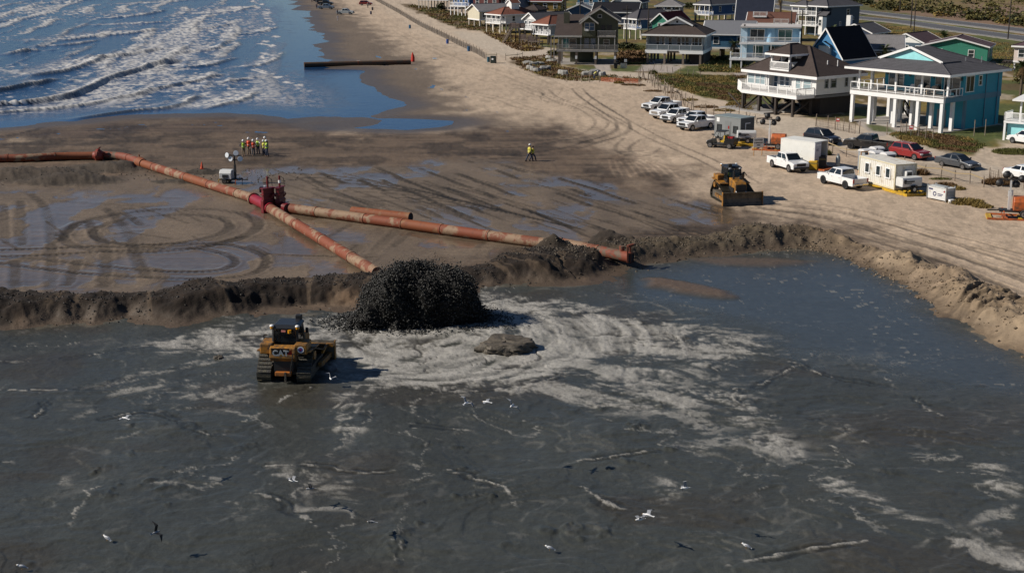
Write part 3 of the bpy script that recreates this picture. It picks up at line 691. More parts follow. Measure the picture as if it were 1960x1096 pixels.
Zp += 0.055 * (fbm(wx2 / 0.5, wy2 / 0.42, 3, 317) - 0.5) + 0.03 * (ridge(wx2 / 0.8, wy2 / 0.6, 2, 318) - 0.5)
Zp *= 0.56 * (1 - 0.9 * calm)
Zp -= Zp.mean() + 0.02
clod = ss(0.68, 0.76, fbm(X3 / 1.6, Y3 / 1.6, 4, 309)) * ss(0.56, 0.74, fbm(X3 / 9, Y3 / 9, 2, 316)) * (1 - calm)
clod = clod * 0.45
Zp += clod * 0.30 * fbm(X3 / 0.28, Y3 / 0.28, 3, 310)
Cp = np.zeros((X3.size, 3)); Cp[:] = (0.050, 0.0525, 0.0455)
Cp *= (0.80 + 0.4 * fbm(wx / 4, wyy / 4, 4, 311))[:, None]
mixc(Cp, (0.048, 0.040, 0.028), 0.55 * ss(0.5, 0.7, fbm(X3 / 7, Y3 / 5, 3, 312)))
Rp = 0.34 + 0.20 * (fbm(wx2 / 1.2, wy2 / 1.2, 3, 313) - 0.5); Rp = Rp * (1 - calm) + 0.17 * calm
mixc(Cp, (0.050, 0.058, 0.060), 0.8 * calm)
# foam: thick pale sheet by the discharge, lace and lines farther out
def soft(px, w_, s=2.0):
    return w_ * ss(s, -s, sdf(X3, Y3, GA(px)) + 2.5 * (fbm(X3 / 2.5, Y3 / 2.5, 3, 320) - 0.5))
wfm = np.maximum.reduce([
    soft([(600, 612), (660, 606), (930, 566), (1040, 580), (1200, 602), (1300, 618), (1330, 650), (1250, 675), (1130, 690), (1060, 742), (960, 742), (800, 735), (730, 752), (690, 730), (620, 660)], 0.36, 3.0),
    soft([(420, 628), (600, 608), (640, 680), (560, 700), (420, 680), (300, 668), (330, 640)], 0.31, 2.5),
    soft([(1200, 600), (1430, 640), (1480, 690), (1400, 720), (1200, 690)], 0.20, 4.0),
    soft([(640, 740), (720, 735), (690, 800), (650, 900), (600, 905), (640, 830)], 0.15, 1.2),
    soft([(200, 690), (480, 670), (480, 760), (200, 800)], 0.10, 3.0),
    soft([(1060, 690), (1300, 700), (1420, 760), (1300, 800), (1100, 770), (1000, 740)], 0.16, 2.0),
    soft([(1362, 690), (1420, 742), (1480, 830), (1640, 920), (1800, 1010), (1960, 1072), (1960, 1088), (1800, 1032), (1610, 935), (1450, 850), (1380, 760)], 0.155, 1.3),
    soft([(520, 880), (640, 900), (600, 960), (480, 1000), (380, 960)], 0.10, 1.5),
    soft([(640, 900), (720, 930), (700, 1090), (620, 1090)], 0.08, 1.5),
    soft([(1280, 850), (1340, 860), (1300, 1000), (1240, 1000)], 0.10, 1.0),
    soft([(1850, 860), (1960, 900), (1960, 960), (1850, 930)], 0.13, 1.0)])
src = np.array(G(800, 640)); rr_ = np.hypot(wx - src[0], (wyy - src[1]) * 1.0); th_ = np.arctan2(wyy - src[1], wx - src[0])
lace3 = fbm(wx2 / 0.62, wy2 / 0.40, 5, 321, 0.66)
arcs = fbm(rr_ / 0.55, th_ * 3.5 + rr_ * 0.05, 4, 331, 0.6); rays = fbm(th_ * 16 + 0.25 * lace3, rr_ / 7.0, 4, 332, 0.6)
veil = fbm(wx / 3.0, wyy / 1.6, 4, 322)
mainf = ss(0.16, 0.30, wfm)
tex = 0.34 * lace3 + 0.26 * veil + 0.40 * (arcs * mainf + rays * (1 - mainf))
wN = np.clip(wfm / 0.36, 0, 1); foam3 = ss(-0.055, 0.085, tex - 0.5 + (wN - 0.52) * 0.24) * (0.10 + 0.55 * ss(0.03, 0.35, wN) + 0.35 * wN)
flow = ss(0.935, 0.99, ridge(th_ * 9 + 1.6 * veil + 0.5 * lace3, rr_ / 11.0, 1, 335)) * ss(0.40, 0.56, fbm(X3 / 3, Y3 / 3, 3, 336)) * ss(0.36, 0.52, lace3)
lines = ss(0.965, 0.995, ridge(wx2 / 5.2, wy2 / 3.0, 1, 323)) * ss(0.56, 0.66, fbm(X3 / 6, Y3 / 6, 3, 324) + 0.25 * wfm) * ss(0.42, 0.58, lace3)
crack = ss(0.95, 0.99, ridge(wx2 / 2.9, wy2 / 1.5, 1, 325)) * ss(0.1, 0.3, wfm) * ss(0.5, 0.6, fbm(X3 / 4, Y3 / 4, 2, 334))
fm = np.clip(np.maximum.reduce([np.clip(foam3, 0, 0.92), 0.50 * flow, 0.12 * lines, 0.15 * scarp * ss(0.45, 0.60, lace3)]), 0, 1)
fm *= (1 - 0.75 * calm); fm *= 1 - 0.32 * mainf * ss(0.54, 0.42, arcs)
# flecks drifting on the calm water
fleck = 0.38 * calm * ss(0.735, 0.77, fbm(X3 / 0.42, Y3 / 0.55, 3, 326)) * ss(0.42, 0.60, fbm(X3 / 5, Y3 / 5, 3, 327))
fm = np.maximum(fm, fleck)
rim = np.zeros(X3.size); pit = np.zeros(X3.size)
for q in ([(690, 790), (760, 808), (850, 815), (960, 828)], [(720, 722), (790, 742), (880, 748), (980, 742), (1030, 735), (1110, 705)], [(1000, 880), (1080, 885), (1180, 872), (1250, 862)], [(1290, 885), (1380, 886), (1450, 878)],
          [(1355, 690), (1395, 730), (1420, 780), (1450, 800)], [(1440, 745), (1500, 715), (1540, 690), (1560, 665)], [(0, 745), (70, 750), (90, 770), (60, 800)], [(70, 745), (200, 740), (230, 725)], [(200, 800), (280, 785), (330, 800), (410, 830)],
          [(430, 835), (530, 770), (600, 740)], [(0, 690), (120, 685), (300, 660), (480, 648)], [(520, 890), (600, 890), (700, 905), (760, 900)], [(480, 950), (540, 960), (600, 1010)], [(140, 1010), (160, 960), (190, 930)], [(1700, 720), (1760, 770), (1800, 800)],
          [(1560, 800), (1600, 860), (1640, 900)], [(1660, 840), (1700, 890), (1720, 920)], [(860, 900), (950, 930), (1000, 970)], [(1100, 930), (1160, 960), (1200, 975)], [(1400, 1080), (1500, 1060), (1700, 1030)], [(1500, 690), (1600, 720), (1700, 735)], [(760, 655), (860, 668), (930, 690)], [(1040, 590), (1180, 612), (1290, 650), (1240, 690)], [(930, 700), (1000, 712), (1090, 690)]):
    Q = curve([G(u_, v_) for u_, v_ in q], 6); mm = near(X3, Y3, Q, 3); dd_, aa = seg_dist(X3[mm] + 0.9 * (lace3[mm] - 0.5) + 0.8 * (veil[mm] - 0.5), Y3[mm] + 0.9 * (veil[mm] - 0.5), Q); g_ = ss(0.38, 0.60, fbm(aa / 1.5, aa * 0 + q[0][0], 3, 341))
    rim[mm] = np.maximum(rim[mm], ss(0.12, 0.04, dd_) * g_ * ss(0.40, 0.52, lace3[mm])); pit[mm] = np.maximum(pit[mm], ss(0.18, 0.05, np.abs(dd_ - 0.22)) * ss(0.45, 0.6, fbm(aa / 2.2, aa * 0 + q[0][0], 2, 342)))
    Zp[mm] += 0.025 * ss(1.2, 0.0, dd_) * g_
fm = np.maximum(fm, 0.70 * rim); Cp *= (1 - 0.38 * pit)[:, None]; Zp -= 0.035 * pit
fcol = np.array([0.365, 0.348, 0.315]) * (0.45 + 0.50 * lace3 + 0.55 * arcs)[:, None]; Zp += 0.08 * mainf * (arcs - 0.5)
mw = (0.92 * fm)[:, None]; Cp = Cp * (1 - mw) + fcol * mw
Cp *= (1 - 0.75 * crack * (fm > 0.3))[:, None]; Zp -= 0.07 * crack; Zp += 0.05 * fm * lace3
Cp *= (1 - 0.35 * clod)[:, None]
Rp = Rp * (1 - fm) + 0.72 * fm
mixc(Cp, (0.17, 0.145, 0.105), ss(0.55, 0.1, np.abs(dP + 0.3)) * 0.5 * ss(0.45, 0.6, fbm(X3 / 2, Y3 / 2, 3, 328)))
# sand bars breaking the surface
for P, hgt, c in (([(1240, 533), (1260, 531), (1320, 541), (1385, 556), (1405, 566), (1380, 568), (1330, 562), (1270, 550), (1245, 545)], 0.10, (0.115, 0.080, 0.055)), ([(1290, 492), (1480, 494), (1560, 500), (1480, 508), (1380, 506)], 0.04, (0.10, 0.075, 0.055))):
    q = ss(0.7, -0.7, sdf(X3, Y3, GA(P)) + 0.8 * (fbm(X3 / 1.2, Y3 / 1.2, 3, 330) - 0.5))
    Zp = Zp * (1 - q) + hgt * q; mixc(Cp, c, q); Rp = Rp * (1 - q) + 0.45 * q
pmx = sheet_mat('dredge_slurry', 2.2, 0.20, 1.0, 0.10, ior=1.36, fine=2.6, spec=0.45)
slurry = sheet('slurry_pond', X3.reshape(sh3), Y3.reshape(sh3), Zp.reshape(sh3), dP < 1.6, Cp, Rp, pmx)
slurry['label'] = 'dark grey dredge slurry flooding the basin with pale foam'
# ================================================================== houses
WHITE = siding('white_siding', (0.78, 0.77, 0.74), 0.55); TRIM = pm('white_trim', (0.80, 0.79, 0.77), 0.5, var=0.06)
GLASS = glass(); POSTW = pm('weathered_timber', (0.16, 0.125, 0.10), 0.9, var=0.3, scale=2.5, stretch=(1, 1, 0.2)); DARKW = pm('dark_timber', (0.045, 0.036, 0.03), 0.9, var=0.3, scale=2.5, stretch=(1, 1, 0.2))
GREYW = pm('grey_deck_boards', (0.30, 0.28, 0.26), 0.85, var=0.25, scale=2.0, stretch=(0.3, 3, 1)); CONCM = pm('concrete', (0.34, 0.31, 0.28), 0.9, var=0.2, scale=1.2, bump=0.2)
PALEP = pm('pale_piling', (0.55, 0.50, 0.43), 0.85, var=0.2, scale=2, stretch=(1, 1, 0.3)); INDARK = pm('dark_interior', (0.012, 0.012, 0.014), 0.8)
RO_BROWN = shingle('brown_shingles', (0.062, 0.047, 0.042)); RO_GREY = shingle('charcoal_shingles', (0.082, 0.079, 0.086)); RO_RED = shingle('red_brown_shingles', (0.19, 0.075, 0.050))
RO_LGREY = shingle('light_grey_shingles', (0.20, 0.19, 0.19)); RO_NAVY = shingle('navy_shingles', (0.022, 0.027, 0.045)); RO_BLACK = shingle('black_shingles', (0.014, 0.014, 0.018)); RO_METAL = pm('grey_metal_roof', (0.27, 0.27, 0.28), 0.45, 0.4, var=0.1, stretch=(6, 0.4, 1))
RO_DRED = shingle('dark_red_roofing', (0.13, 0.022, 0.020)); RO_TEAL = shingle('teal_roofing', (0.045, 0.13, 0.12)); RO_PLUM = shingle('plum_brown_shingles', (0.085, 0.055, 0.062))

_wc = {}
def window(root, face, a, z, w_, h_, y0, frame=None, pane=None, fw=0.10, mull=1):
    """a window on a wall: frame stands proud, pane sits back inside it. face f/b/l/r; a = position along the wall"""
    frame = frame or TRIM; pane = pane or GLASS
    key = (round(w_, 2), round(h_, 2), frame.name, pane.name, mull, fw)
    if key not in _wc:
        f = MB()
        f.bx(-w_ / 2 - fw, w_ / 2 + fw, -0.07, 0.02, h_ / 2, h_ / 2 + fw); f.bx(-w_ / 2 - fw - 0.03, w_ / 2 + fw + 0.03, -0.10, 0.02, -h_ / 2 - fw, -h_ / 2)
        f.bx(-w_ / 2 - fw, -w_ / 2, -0.07, 0.02, -h_ / 2, h_ / 2); f.bx(w_ / 2, w_ / 2 + fw, -0.07, 0.02, -h_ / 2, h_ / 2)
        for k in range(1, mull):
            x = -w_ / 2 + w_ * k / mull; f.bx(x - 0.03, x + 0.03, -0.05, 0.02, -h_ / 2, h_ / 2)
        if mull == 1 and h_ > 1.0: f.bx(-w_ / 2, w_ / 2, -0.05, 0.02, -0.03, 0.03)
        g = MB().bx(-w_ / 2, w_ / 2, -0.02, 0.015, -h_ / 2, h_ / 2)
        fm_ = f.mesh('window_frame'); fm_.materials.append(frame); gm_ = g.mesh('pane'); gm_.materials.append(pane)
        _wc[key] = (fm_, gm_)
    fm_, gm_ = _wc[key]
    loc, rot = {'f': ((a, y0, z), 0), 'b': ((a, y0, z), math.pi), 'l': ((y0, a, z), -math.pi / 2), 'r': ((y0, a, z), math.pi / 2)}[face]
    o = place(fm_, 'window', root, loc, (0, 0, rot)); place(gm_, 'pane', o)
    return o

def railing(root, pts, z, mat=None, h=1.0, step=1.6, bal=0.16, solid=False, name='railing', wood=0.10):
    mat = mat or TRIM; m = MB()
    for (x0, y0), (x1, y1) in zip(pts[:-1], pts[1:]):
        L = math.hypot(x1 - x0, y1 - y0); n = max(1, round(L / step))
        m.bar((x0, y0, z + h), (x1, y1, z + h), 0.07, wood); m.bar((x0, y0, z + 0.12), (x1, y1, z + 0.12), 0.05, 0.07)
        for k in range(n + 1):
            x = x0 + (x1 - x0) * k / n; y = y0 + (y1 - y0) * k / n; m.box((x, y, z + h / 2 + 0.02), (wood, wood, h + 0.04))
        if bal:
            nb = int(L / bal)
            for k in range(1, nb):
                x = x0 + (x1 - x0) * k / nb; y = y0 + (y1 - y0) * k / nb; m.box((x, y, z + h / 2 + 0.05), (0.045, 0.045, h - 0.14))
        if solid:
            mx, my = (x0 + x1) / 2, (y0 + y1) / 2; m.box((mx, my, z + h / 2 + 0.05), (L, 0.03, h - 0.2), rz=math.atan2(y1 - y0, x1 - x0))
    return m.build(name, mat, root)

_pc = {}
def posts(root, pts, z0, z1, w_=0.3, mat=None, name='post'):
    mat = mat or POSTW; key = (round(z0, 2), round(z1, 2), w_, mat.name)
    if key not in _pc:
        me = MB().bx(-w_ / 2, w_ / 2, -w_ / 2, w_ / 2, z0, z1).mesh('post'); me.materials.append(mat); _pc[key] = me
    for x, y in pts: place(_pc[key], name, root, (x, y, 0), (0, 0, random.uniform(-0.03, 0.03)))

def hip_roof(root, x0, x1, y0, y1, z, rise, mat, trim=None, axis=None, oh=0.5, fas=0.24, hipf=1.0, hipb=1.0, name='roof'):
    x0 -= oh; x1 += oh; y0 -= oh; y1 += oh
    W, D = x1 - x0, y1 - y0; axis = axis or ('x' if W >= D else 'y')
    if axis == 'y': a = W / 2; r0 = (x0 + a, y0 + min(a * hipf, D / 2), z + rise); r1 = (x0 + a, y1 - min(a * hipb, D / 2), z + rise)
    else: a = D / 2; r0 = (x0 + min(a * hipf, W / 2), y0 + a, z + rise); r1 = (x1 - min(a * hipb, W / 2), y0 + a, z + rise)
    vs = [(x0, y0, z), (x1, y0, z), (x1, y1, z), (x0, y1, z), r0, r1]
    if axis == 'y': fs = [(0, 3, 2, 1), (0, 1, 4), (1, 2, 5, 4), (2, 3, 5), (3, 0, 4, 5)]
    else: fs = [(0, 3, 2, 1), (0, 1, 5, 4), (1, 2, 5), (2, 3, 4, 5), (3, 0, 4)]
    o = MB().add(vs, fs).build(name, mat, root)
    cap = MB()
    for a_, b_ in ((r0, r1), (vs[0], r0), (vs[1], r0 if axis == 'y' else r1), (vs[2], r1), (vs[3], r1 if axis == 'y' else r0)):
        cap.tube([(a_[0], a_[1], a_[2] + 0.03), (b_[0], b_[1], b_[2] + 0.03)], 0.09, 6)
    cap.build('ridge_cap', mat, o)
    if trim:
        t = MB(); t.bx(x0 - 0.03, x1 + 0.03, y0 - 0.05, y0, z - fas, z + 0.05); t.bx(x0 - 0.03, x1 + 0.03, y1, y1 + 0.05, z - fas, z + 0.05)
        t.bx(x0 - 0.05, x0, y0, y1, z - fas, z + 0.05); t.bx(x1, x1 + 0.05, y0, y1, z - fas, z + 0.05)
        t.build('fascia', trim, root)
    return o

def gable_roof(root, x0, x1, y0, y1, z, rise, mat, wall, trim=None, axis='y', oh=0.5, th=0.16, name='roof', gable=True):
    """ridge runs along axis; wall = material of the triangles at both ends"""
    def q(p):                                   # p = (across, along, z)
        return (p[0], p[1], p[2]) if axis == 'y' else (p[1], p[0], p[2])
    a0, a1, l0, l1 = (x0, x1, y0, y1) if axis == 'y' else (y0, y1, x0, x1)
    c = (a0 + a1) / 2; hw = (a1 - a0) / 2; sl = rise / hw
    m = MB()
    for s in (-1, 1):
        e = c + s * (hw + oh); ze = z - sl * oh
        vs = [q((c, l0 - oh, z + rise)), q((e, l0 - oh, ze)), q((e, l1 + oh, ze)), q((c, l1 + oh, z + rise)),
              q((c, l0 - oh, z + rise + th)), q((e, l0 - oh, ze + th)), q((e, l1 + oh, ze + th)), q((c, l1 + oh, z + rise + th))]
        m.add(vs, [(0, 3, 2, 1), (4, 5, 6, 7), (0, 1, 5, 4), (1, 2, 6, 5), (2, 3, 7, 6), (3, 0, 4, 7)])
    o = m.build(name, mat, root)
    MB().tube([q((c, l0 - oh, z + rise + th)), q((c, l1 + oh, z + rise + th))], 0.09, 6).build('ridge_cap', mat, o)
    if gable:
        pr = [(a0, z - 0.02), (a1, z - 0.02), (c, z + rise - 0.02)]
        for l in (l0, l1 - 0.12):
            g = MB(); vs = [q((p[0], l, p[1])) for p in pr] + [q((p[0], l + 0.12, p[1])) for p in pr]
            g.add(vs, [(0, 1, 2), (3, 5, 4), (0, 3, 4, 1), (1, 4, 5, 2), (2, 5, 3, 0)])
            g.build('gable', wall, root)
    if trim:
        t = MB()
        for s in (-1, 1):
            e = c + s * (hw + oh); ze = z - sl * oh
            for l in (l0 - oh - 0.03, l1 + oh + 0.03):
                t.bar(q((c, l, z + rise + 0.06)), q((e, l, ze + 0.06)), 0.06, 0.26) if axis == 'y' else t.bar(q((c, l, z + rise + 0.06)), q((e, l, ze + 0.06)), 0.26, 0.06)
            t.bx(*( (e - 0.03, e + 0.03, l0 - oh, l1 + oh) if axis == 'y' else (l0 - oh, l1 + oh, e - 0.03, e + 0.03) ), ze - 0.14, ze + 0.12)
        t.build('fascia', trim, root)
    return o

def box_part(root, name, mat, *b, bevel=0.0):
    m = MB()
    for q in b: m.bx(*q)
    return m.build(name, mat, root, bevel=bevel)

def stair(root, p0, p1, w_, mat, name='stairs'):
    """straight flight between two points (ground to deck), treads plus strings plus rail"""
    m = MB(); p0 = Vector(p0); p1 = Vector(p1); n = max(3, int((p1.z - p0.z) / 0.2)); d = p1 - p0
    h = Vector((d.x, d.y, 0)).normalized(); s = Vector((-h.y, h.x, 0)) * w_ / 2
    for k in range(n + 1):
        c = p0 + d * k / n; m.box(c, (0.3, w_, 0.05), rz=math.atan2(h.y, h.x))
    for g in (s, -s):
        m.bar(p0 + g, p1 + g, 0.06, 0.25); m.bar(p0 + g + Vector((0, 0, 0.95)), p1 + g + Vector((0, 0, 0.95)), 0.06, 0.08)
        for k in range(0, n + 1, 3): c = p0 + d * k / n + g; m.bar(c, c + Vector((0, 0, 0.95)), 0.06)
    return m.build(name, mat, root)

def simple_house(name, label, uv, rz, W, D, stilt, wh, roof, rise, wall, rmat, trim=TRIM, pmat=None, front=3, side=2, deck=1.6, gmat=None, zb=0.0, pw=0.28, rail=True, pane=None, oh=0.45, rside='r', winz=0.5, base=None, axis='y', rmatl=None):
    x, y = uv if base else G(*uv)
    t = thing(name, label, 'house', (x, y, zb), R(rz), group='beach houses')
    pmat = pmat or POSTW
    if stilt > 0.6:
        nx = max(2, int(W / 3) + 1); ny = max(2, int(D / 3) + 1)
        pts = [(0.25 + (W - 0.5) * i / (nx - 1), 0.25 + (D - 0.5) * j / (ny - 1)) for i in range(nx) for j in range(ny)]
        posts(t, pts, -0.4, stilt - 0.3, pw, pmat)
        if deck: posts(t, [(0.2 + (W - 0.4) * i / (nx - 1), -deck + 0.15) for i in range(nx)], -0.4, stilt - 0.3, pw * 0.8, pmat)
    box_part(t, 'floor_beam', trim if stilt > 0.6 else wall, (-0.06, W + 0.06, -0.06, D + 0.06, stilt - 0.32, stilt - 0.002))
    box_part(t, 'wall', wall, (0, W, 0, D, stilt, stilt + wh))
    if roof == 'hip': hip_roof(t, 0, W, 0 if not deck else -deck * 0.8, D, stilt + wh + 0.003, rise, rmat, trim, oh=oh)
    elif roof == 'gable': gable_roof(t, 0, W, 0, D, stilt + wh + 0.003, rise, rmat, gmat or wall, trim, axis=axis, oh=oh)
    else: box_part(t, 'roof', rmat, (-0.3, W + 0.3, -deck * 0.5 - 0.3, D + 0.3, stilt + wh, stilt + wh + 0.25))
    wz = stilt + wh * winz; hh = min(1.3, wh * 0.55)
    for k in range(front): window(t, 'f', W * (k + 0.5) / front, wz, min(1.0, W / front * 0.45), hh, 0.0, trim, pane)
    for k in range(side):
        window(t, 'r', D * (k + 0.5) / side, wz, 0.75, hh, W, trim, pane)
        window(t, 'l', D * (k + 0.5) / side, wz, 0.75, hh, 0.0, trim, pane)
    if deck:
        box_part(t, 'deck', GREYW if trim is not TRIM else TRIM, (-0.1, W + 0.1, -deck, -0.065, stilt - 0.25, stilt - 0.01))
        if rail: railing(t, [(-0.05, -0.1), (-0.05, -deck + 0.05), (W + 0.05, -deck + 0.05), (W + 0.05, -0.1)], stilt, trim, bal=0.22)
        if roof == 'hip': posts(t, [(0.15 + (W - 0.3) * i / 3, -deck + 0.2) for i in range(4)], stilt + 0.002, stilt + wh, 0.14, trim, 'porch_column')
    return t

# ---- the turquoise house
TEAL = siding('turquoise_siding', (0.018, 0.29, 0.41), 0.55); TEALL = siding('pale_turquoise_boards', (0.22, 0.56, 0.62), 0.5); AQUA = pm('aqua_paint', (0.30, 0.68, 0.70), 0.5)
def turquoise_house():
    t = thing('beach_house', 'turquoise house with charcoal hip roof on tall white pillars', 'house', (44.7, 181.4, 0), R(-50.5), 'beach houses')
    W, D, S = 14.2, 13.0, 4.35; wy0, wx0 = 4.2, 2.4; E = S + 2.85
    # pillars
    pts = [(0.3, 0.35), (3.1, 0.35), (7.0, 0.35), (10.4, 0.35), (13.9, 0.35), (2.0, 2.6), (5.0, 2.6), (8.0, 2.6), (10.9, 2.6), (13.9, 2.6), (0.3, 5.2), (4.4, 5.2), (7.2, 5.2), (0.3, 8.5), (4.4, 8.5), (7.2, 8.5), (0.3, 12.6), (4.4, 12.6), (7.2, 12.6)]
    posts(t, pts, -0.5, S - 0.6, 0.42, TRIM, 'pillar')
    box_part(t, 'slab', CONCM, (-0.3, W + 0.2, 0.9, D + 0.3, -0.2, 0.10))
    box_part(t, 'deck_beam', TRIM, (0, W, 0.05, 0.45, S - 0.62, S - 0.05), (0, 0.4, 0.451, D, S - 0.62, S - 0.05), (W - 0.4, W, 0.451, D, S - 0.62, S - 0.05), (0.401, W - 0.401, 2.4, 2.8, S - 0.62, S - 0.05))
    box_part(t, 'deck', GREYW, (-0.05, W + 0.05, 0, wy0, S - 0.048, S), (-0.05, wx0, wy0 + 0.001, D, S - 0.048, S))
    # lower store room
    box_part(t, 'lower_wall', TEAL, (8.6, W - 0.02, 5.0, D - 0.1, 0.11, S - 0.63))
    for q in ((W - 0.35, W + 0.01, 4.97, 5.3, 0.11, S - 0.63), (8.57, 8.9, 4.97, 5.3, 0.11, S - 0.63)): box_part(t, 'corner_board', pm('slate_blue_paint', (0.10, 0.22, 0.30), 0.6), q)
    box_part(t, 'store_door', pm('grey_door', (0.25, 0.27, 0.28), 0.5), (10.2, 11.5, 4.93, 4.995, 0.11, 2.3))
    # upper storey
    box_part(t, 'wall', TEAL, (wx0, W, wy0, D, S, E))
    box_part(t, 'porch_ceiling', TRIM, (-0.3, W + 0.3, 0.3, wy0, E - 0.02, E + 0.06))
    box_part(t, 'skirt_band', pm('slate_blue_paint', (0.10, 0.22, 0.30), 0.6), (W + 0.001, W + 0.05, 0.46, D, S - 0.62, S + 0.05))
    posts(t, [(0.5, 1.3), (2.4, 1.3), (6.2, 1.3), (10.1, 1.3), (13.9, 1.3), (0.5, 4.2)], S + 0.002, E - 0.03, 0.24, TRIM, 'porch_column')
    railing(t, [(0.06, D), (0.06, 0.1), (W - 0.06, 0.1), (W - 0.06, wy0)], S, TRIM, step=1.45, bal=0, solid=False)
    m = MB()
    for z in (0.35, 0.58, 0.80): m.bar((0.06, 0.1, S + z), (W - 0.06, 0.1, S + z), 0.02)
    m.build('rail_cable', pm('galvanised_steel', (0.4, 0.41, 0.42), 0.35, 0.8), t)
    box_part(t, 'wind_screen', AQUA, (3.2, W - 1.0, wy0 - 0.5, wy0 - 0.44, S + 0.01, S + 0.35))
    for a in (4.2, 8.2, 12.6):
        window(t, 'f', a, S + 1.12, 2.2, 2.1, wy0, TRIM, GLASS, mull=2); window(t, 'f', a, S + 2.48, 2.2, 0.28, wy0, TRIM, GLASS, mull=2)
    window(t, 'f', 10.6, S + 1.12, 0.85, 2.0, wy0, pm('pale_teal_paint', (0.25, 0.45, 0.48), 0.5), GLASS)
    for a in (2.8, 6.3, 9.9, 13.9): box_part(t, 'wall_lamp', pm('dark_lamp', (0.03, 0.05, 0.06), 0.4), (a - 0.12, a + 0.12, wy0 - 0.15, wy0, S + 1.9, S + 2.3))
    window(t, 'r', 5.6, S + 1.45, 1.7, 1.9, W, TRIM, GLASS, mull=2); window(t, 'r', 7.9, S + 1.75, 0.6, 1.15, W, TRIM, GLASS)
    box_part(t, 'downpipe', pm('slate_blue_paint', (0.10, 0.22, 0.30), 0.6), (W + 0.001, W + 0.1, 9.2, 9.35, 0.2, E - 0.3), (W + 0.001, W + 0.1, 12.0, 12.15, 0.2, E - 0.3))
    hip_roof(t, -0.2, W + 0.3, 0.3, D, E + 0.063, 2.75, RO_GREY, TRIM, axis='y', oh=0.6, hipb=1.0)
    # Dutch gable on the front slope
    zr = E + 0.063 + 2.75; xc = W / 2 + 0.05; hw = 4.3; full = 7.95; slope = 2.75 / full; yg = -0.3 + full * (1 - hw / full) ; zb = zr - hw * slope
    g = MB().prism([(xc - hw, zb), (xc + hw, zb), (xc, zr - 0.02)], yg - 0.4, yg + 3.2, 'y').build('gable', AQUA, t)
    m = MB()
    for s in (-1, 1):
        m.add([(xc, yg - 0.75, zr), (xc + s * (hw + 0.5), yg - 0.75, zb - 0.5 * slope), (xc + s * (hw + 0.5), yg + 3.3, zb - 0.5 * slope), (xc, yg + 3.3, zr),
               (xc, yg - 0.75, zr + 0.14), (xc + s * (hw + 0.5), yg - 0.75, zb - 0.5 * slope + 0.14), (xc + s * (hw + 0.5), yg + 3.3, zb - 0.5 * slope + 0.14), (xc, yg + 3.3, zr + 0.14)],
              [(0, 3, 2, 1), (4, 5, 6, 7), (0, 1, 5, 4), (1, 2, 6, 5), (2, 3, 7, 6), (3, 0, 4, 7)])
    m.build('gable_roof', RO_GREY, t)
    m = MB()
    for s in (-1, 1): m.bar((xc, yg - 0.8, zr + 0.08), (xc + s * (hw + 0.55), yg - 0.8, zb - 0.5 * slope + 0.08), 0.06, 0.3)
    m.build('gable_trim', TRIM, t)
    for x, y in ((11.8, 8.0), (12.6, 10.4), (3.0, 5.0)): MB().cyl((x, y, E + 0.5), (x, y, E + 1.7), 0.07, 8).build('vent_pipe', pm('galvanised_steel', (0.4, 0.41, 0.42), 0.35, 0.8), t)
    stair(t, (3.2, 9.8, 0.1), (3.2, 5.4, S - 0.1), 1.1, DARKW)
    # deck chairs stand on the deck but are things of their own
    M = t.matrix_basis
    for k, (x, y, c) in enumerate(((7.6, 2.3, 'white'), (8.7, 2.4, 'white'), (10.0, 2.3, 'beige'), (10.9, 2.4, 'beige'))):
        p = M @ Vector((x, y, S + 0.005)); mm = TRIM if c == 'white' else pm('beige_resin', (0.50, 0.40, 0.30), 0.5)
        ch = thing('adirondack_chair', ['white fan backed deck chair on turquoise house, nearer the stair end', 'white fan backed deck chair beside the beige pair on turquoise house', 'beige fan backed deck chair next to white ones on turquoise house', 'beige fan backed deck chair at the door end of turquoise porch'][k], 'chair', p, R(-50.5) + 0.1 * (k - 1.5), 'deck chairs on the turquoise house')
        b = MB(); b.add([(-0.3, 0.25, 0.35), (0.3, 0.25, 0.35), (0.34, 0.5, 0.95), (0.18, 0.55, 1.1), (-0.18, 0.55, 1.1), (-0.34, 0.5, 0.95), (-0.3, 0.30, 0.35), (0.3, 0.30, 0.35), (0.34, 0.55, 0.95), (0.18, 0.6, 1.1), (-0.18, 0.6, 1.1), (-0.34, 0.55, 0.95)],
              [(0, 1, 2, 3, 4, 5), (11, 10, 9, 8, 7, 6)] + [(i, (i + 1) % 6, 6 + (i + 1) % 6, 6 + i) for i in range(6)])
        b.build('backrest', mm, ch); MB().box((0, 0, 0.34), (0.6, 0.55, 0.05), rx=-0.15).build('seat', mm, ch)
        for s in (-1, 1): MB().box((s * 0.36, 0.05, 0.58), (0.12, 0.7, 0.04)).build('armrest', mm, ch)
        for s in (-1, 1):
            MB().box((s * 0.33, -0.25, 0.28), (0.06, 0.08, 0.56)).build('leg', mm, ch); MB().box((s * 0.33, 0.3, 0.28), (0.06, 0.08, 0.56)).build('leg', mm, ch)
    return t
turquoise_house()

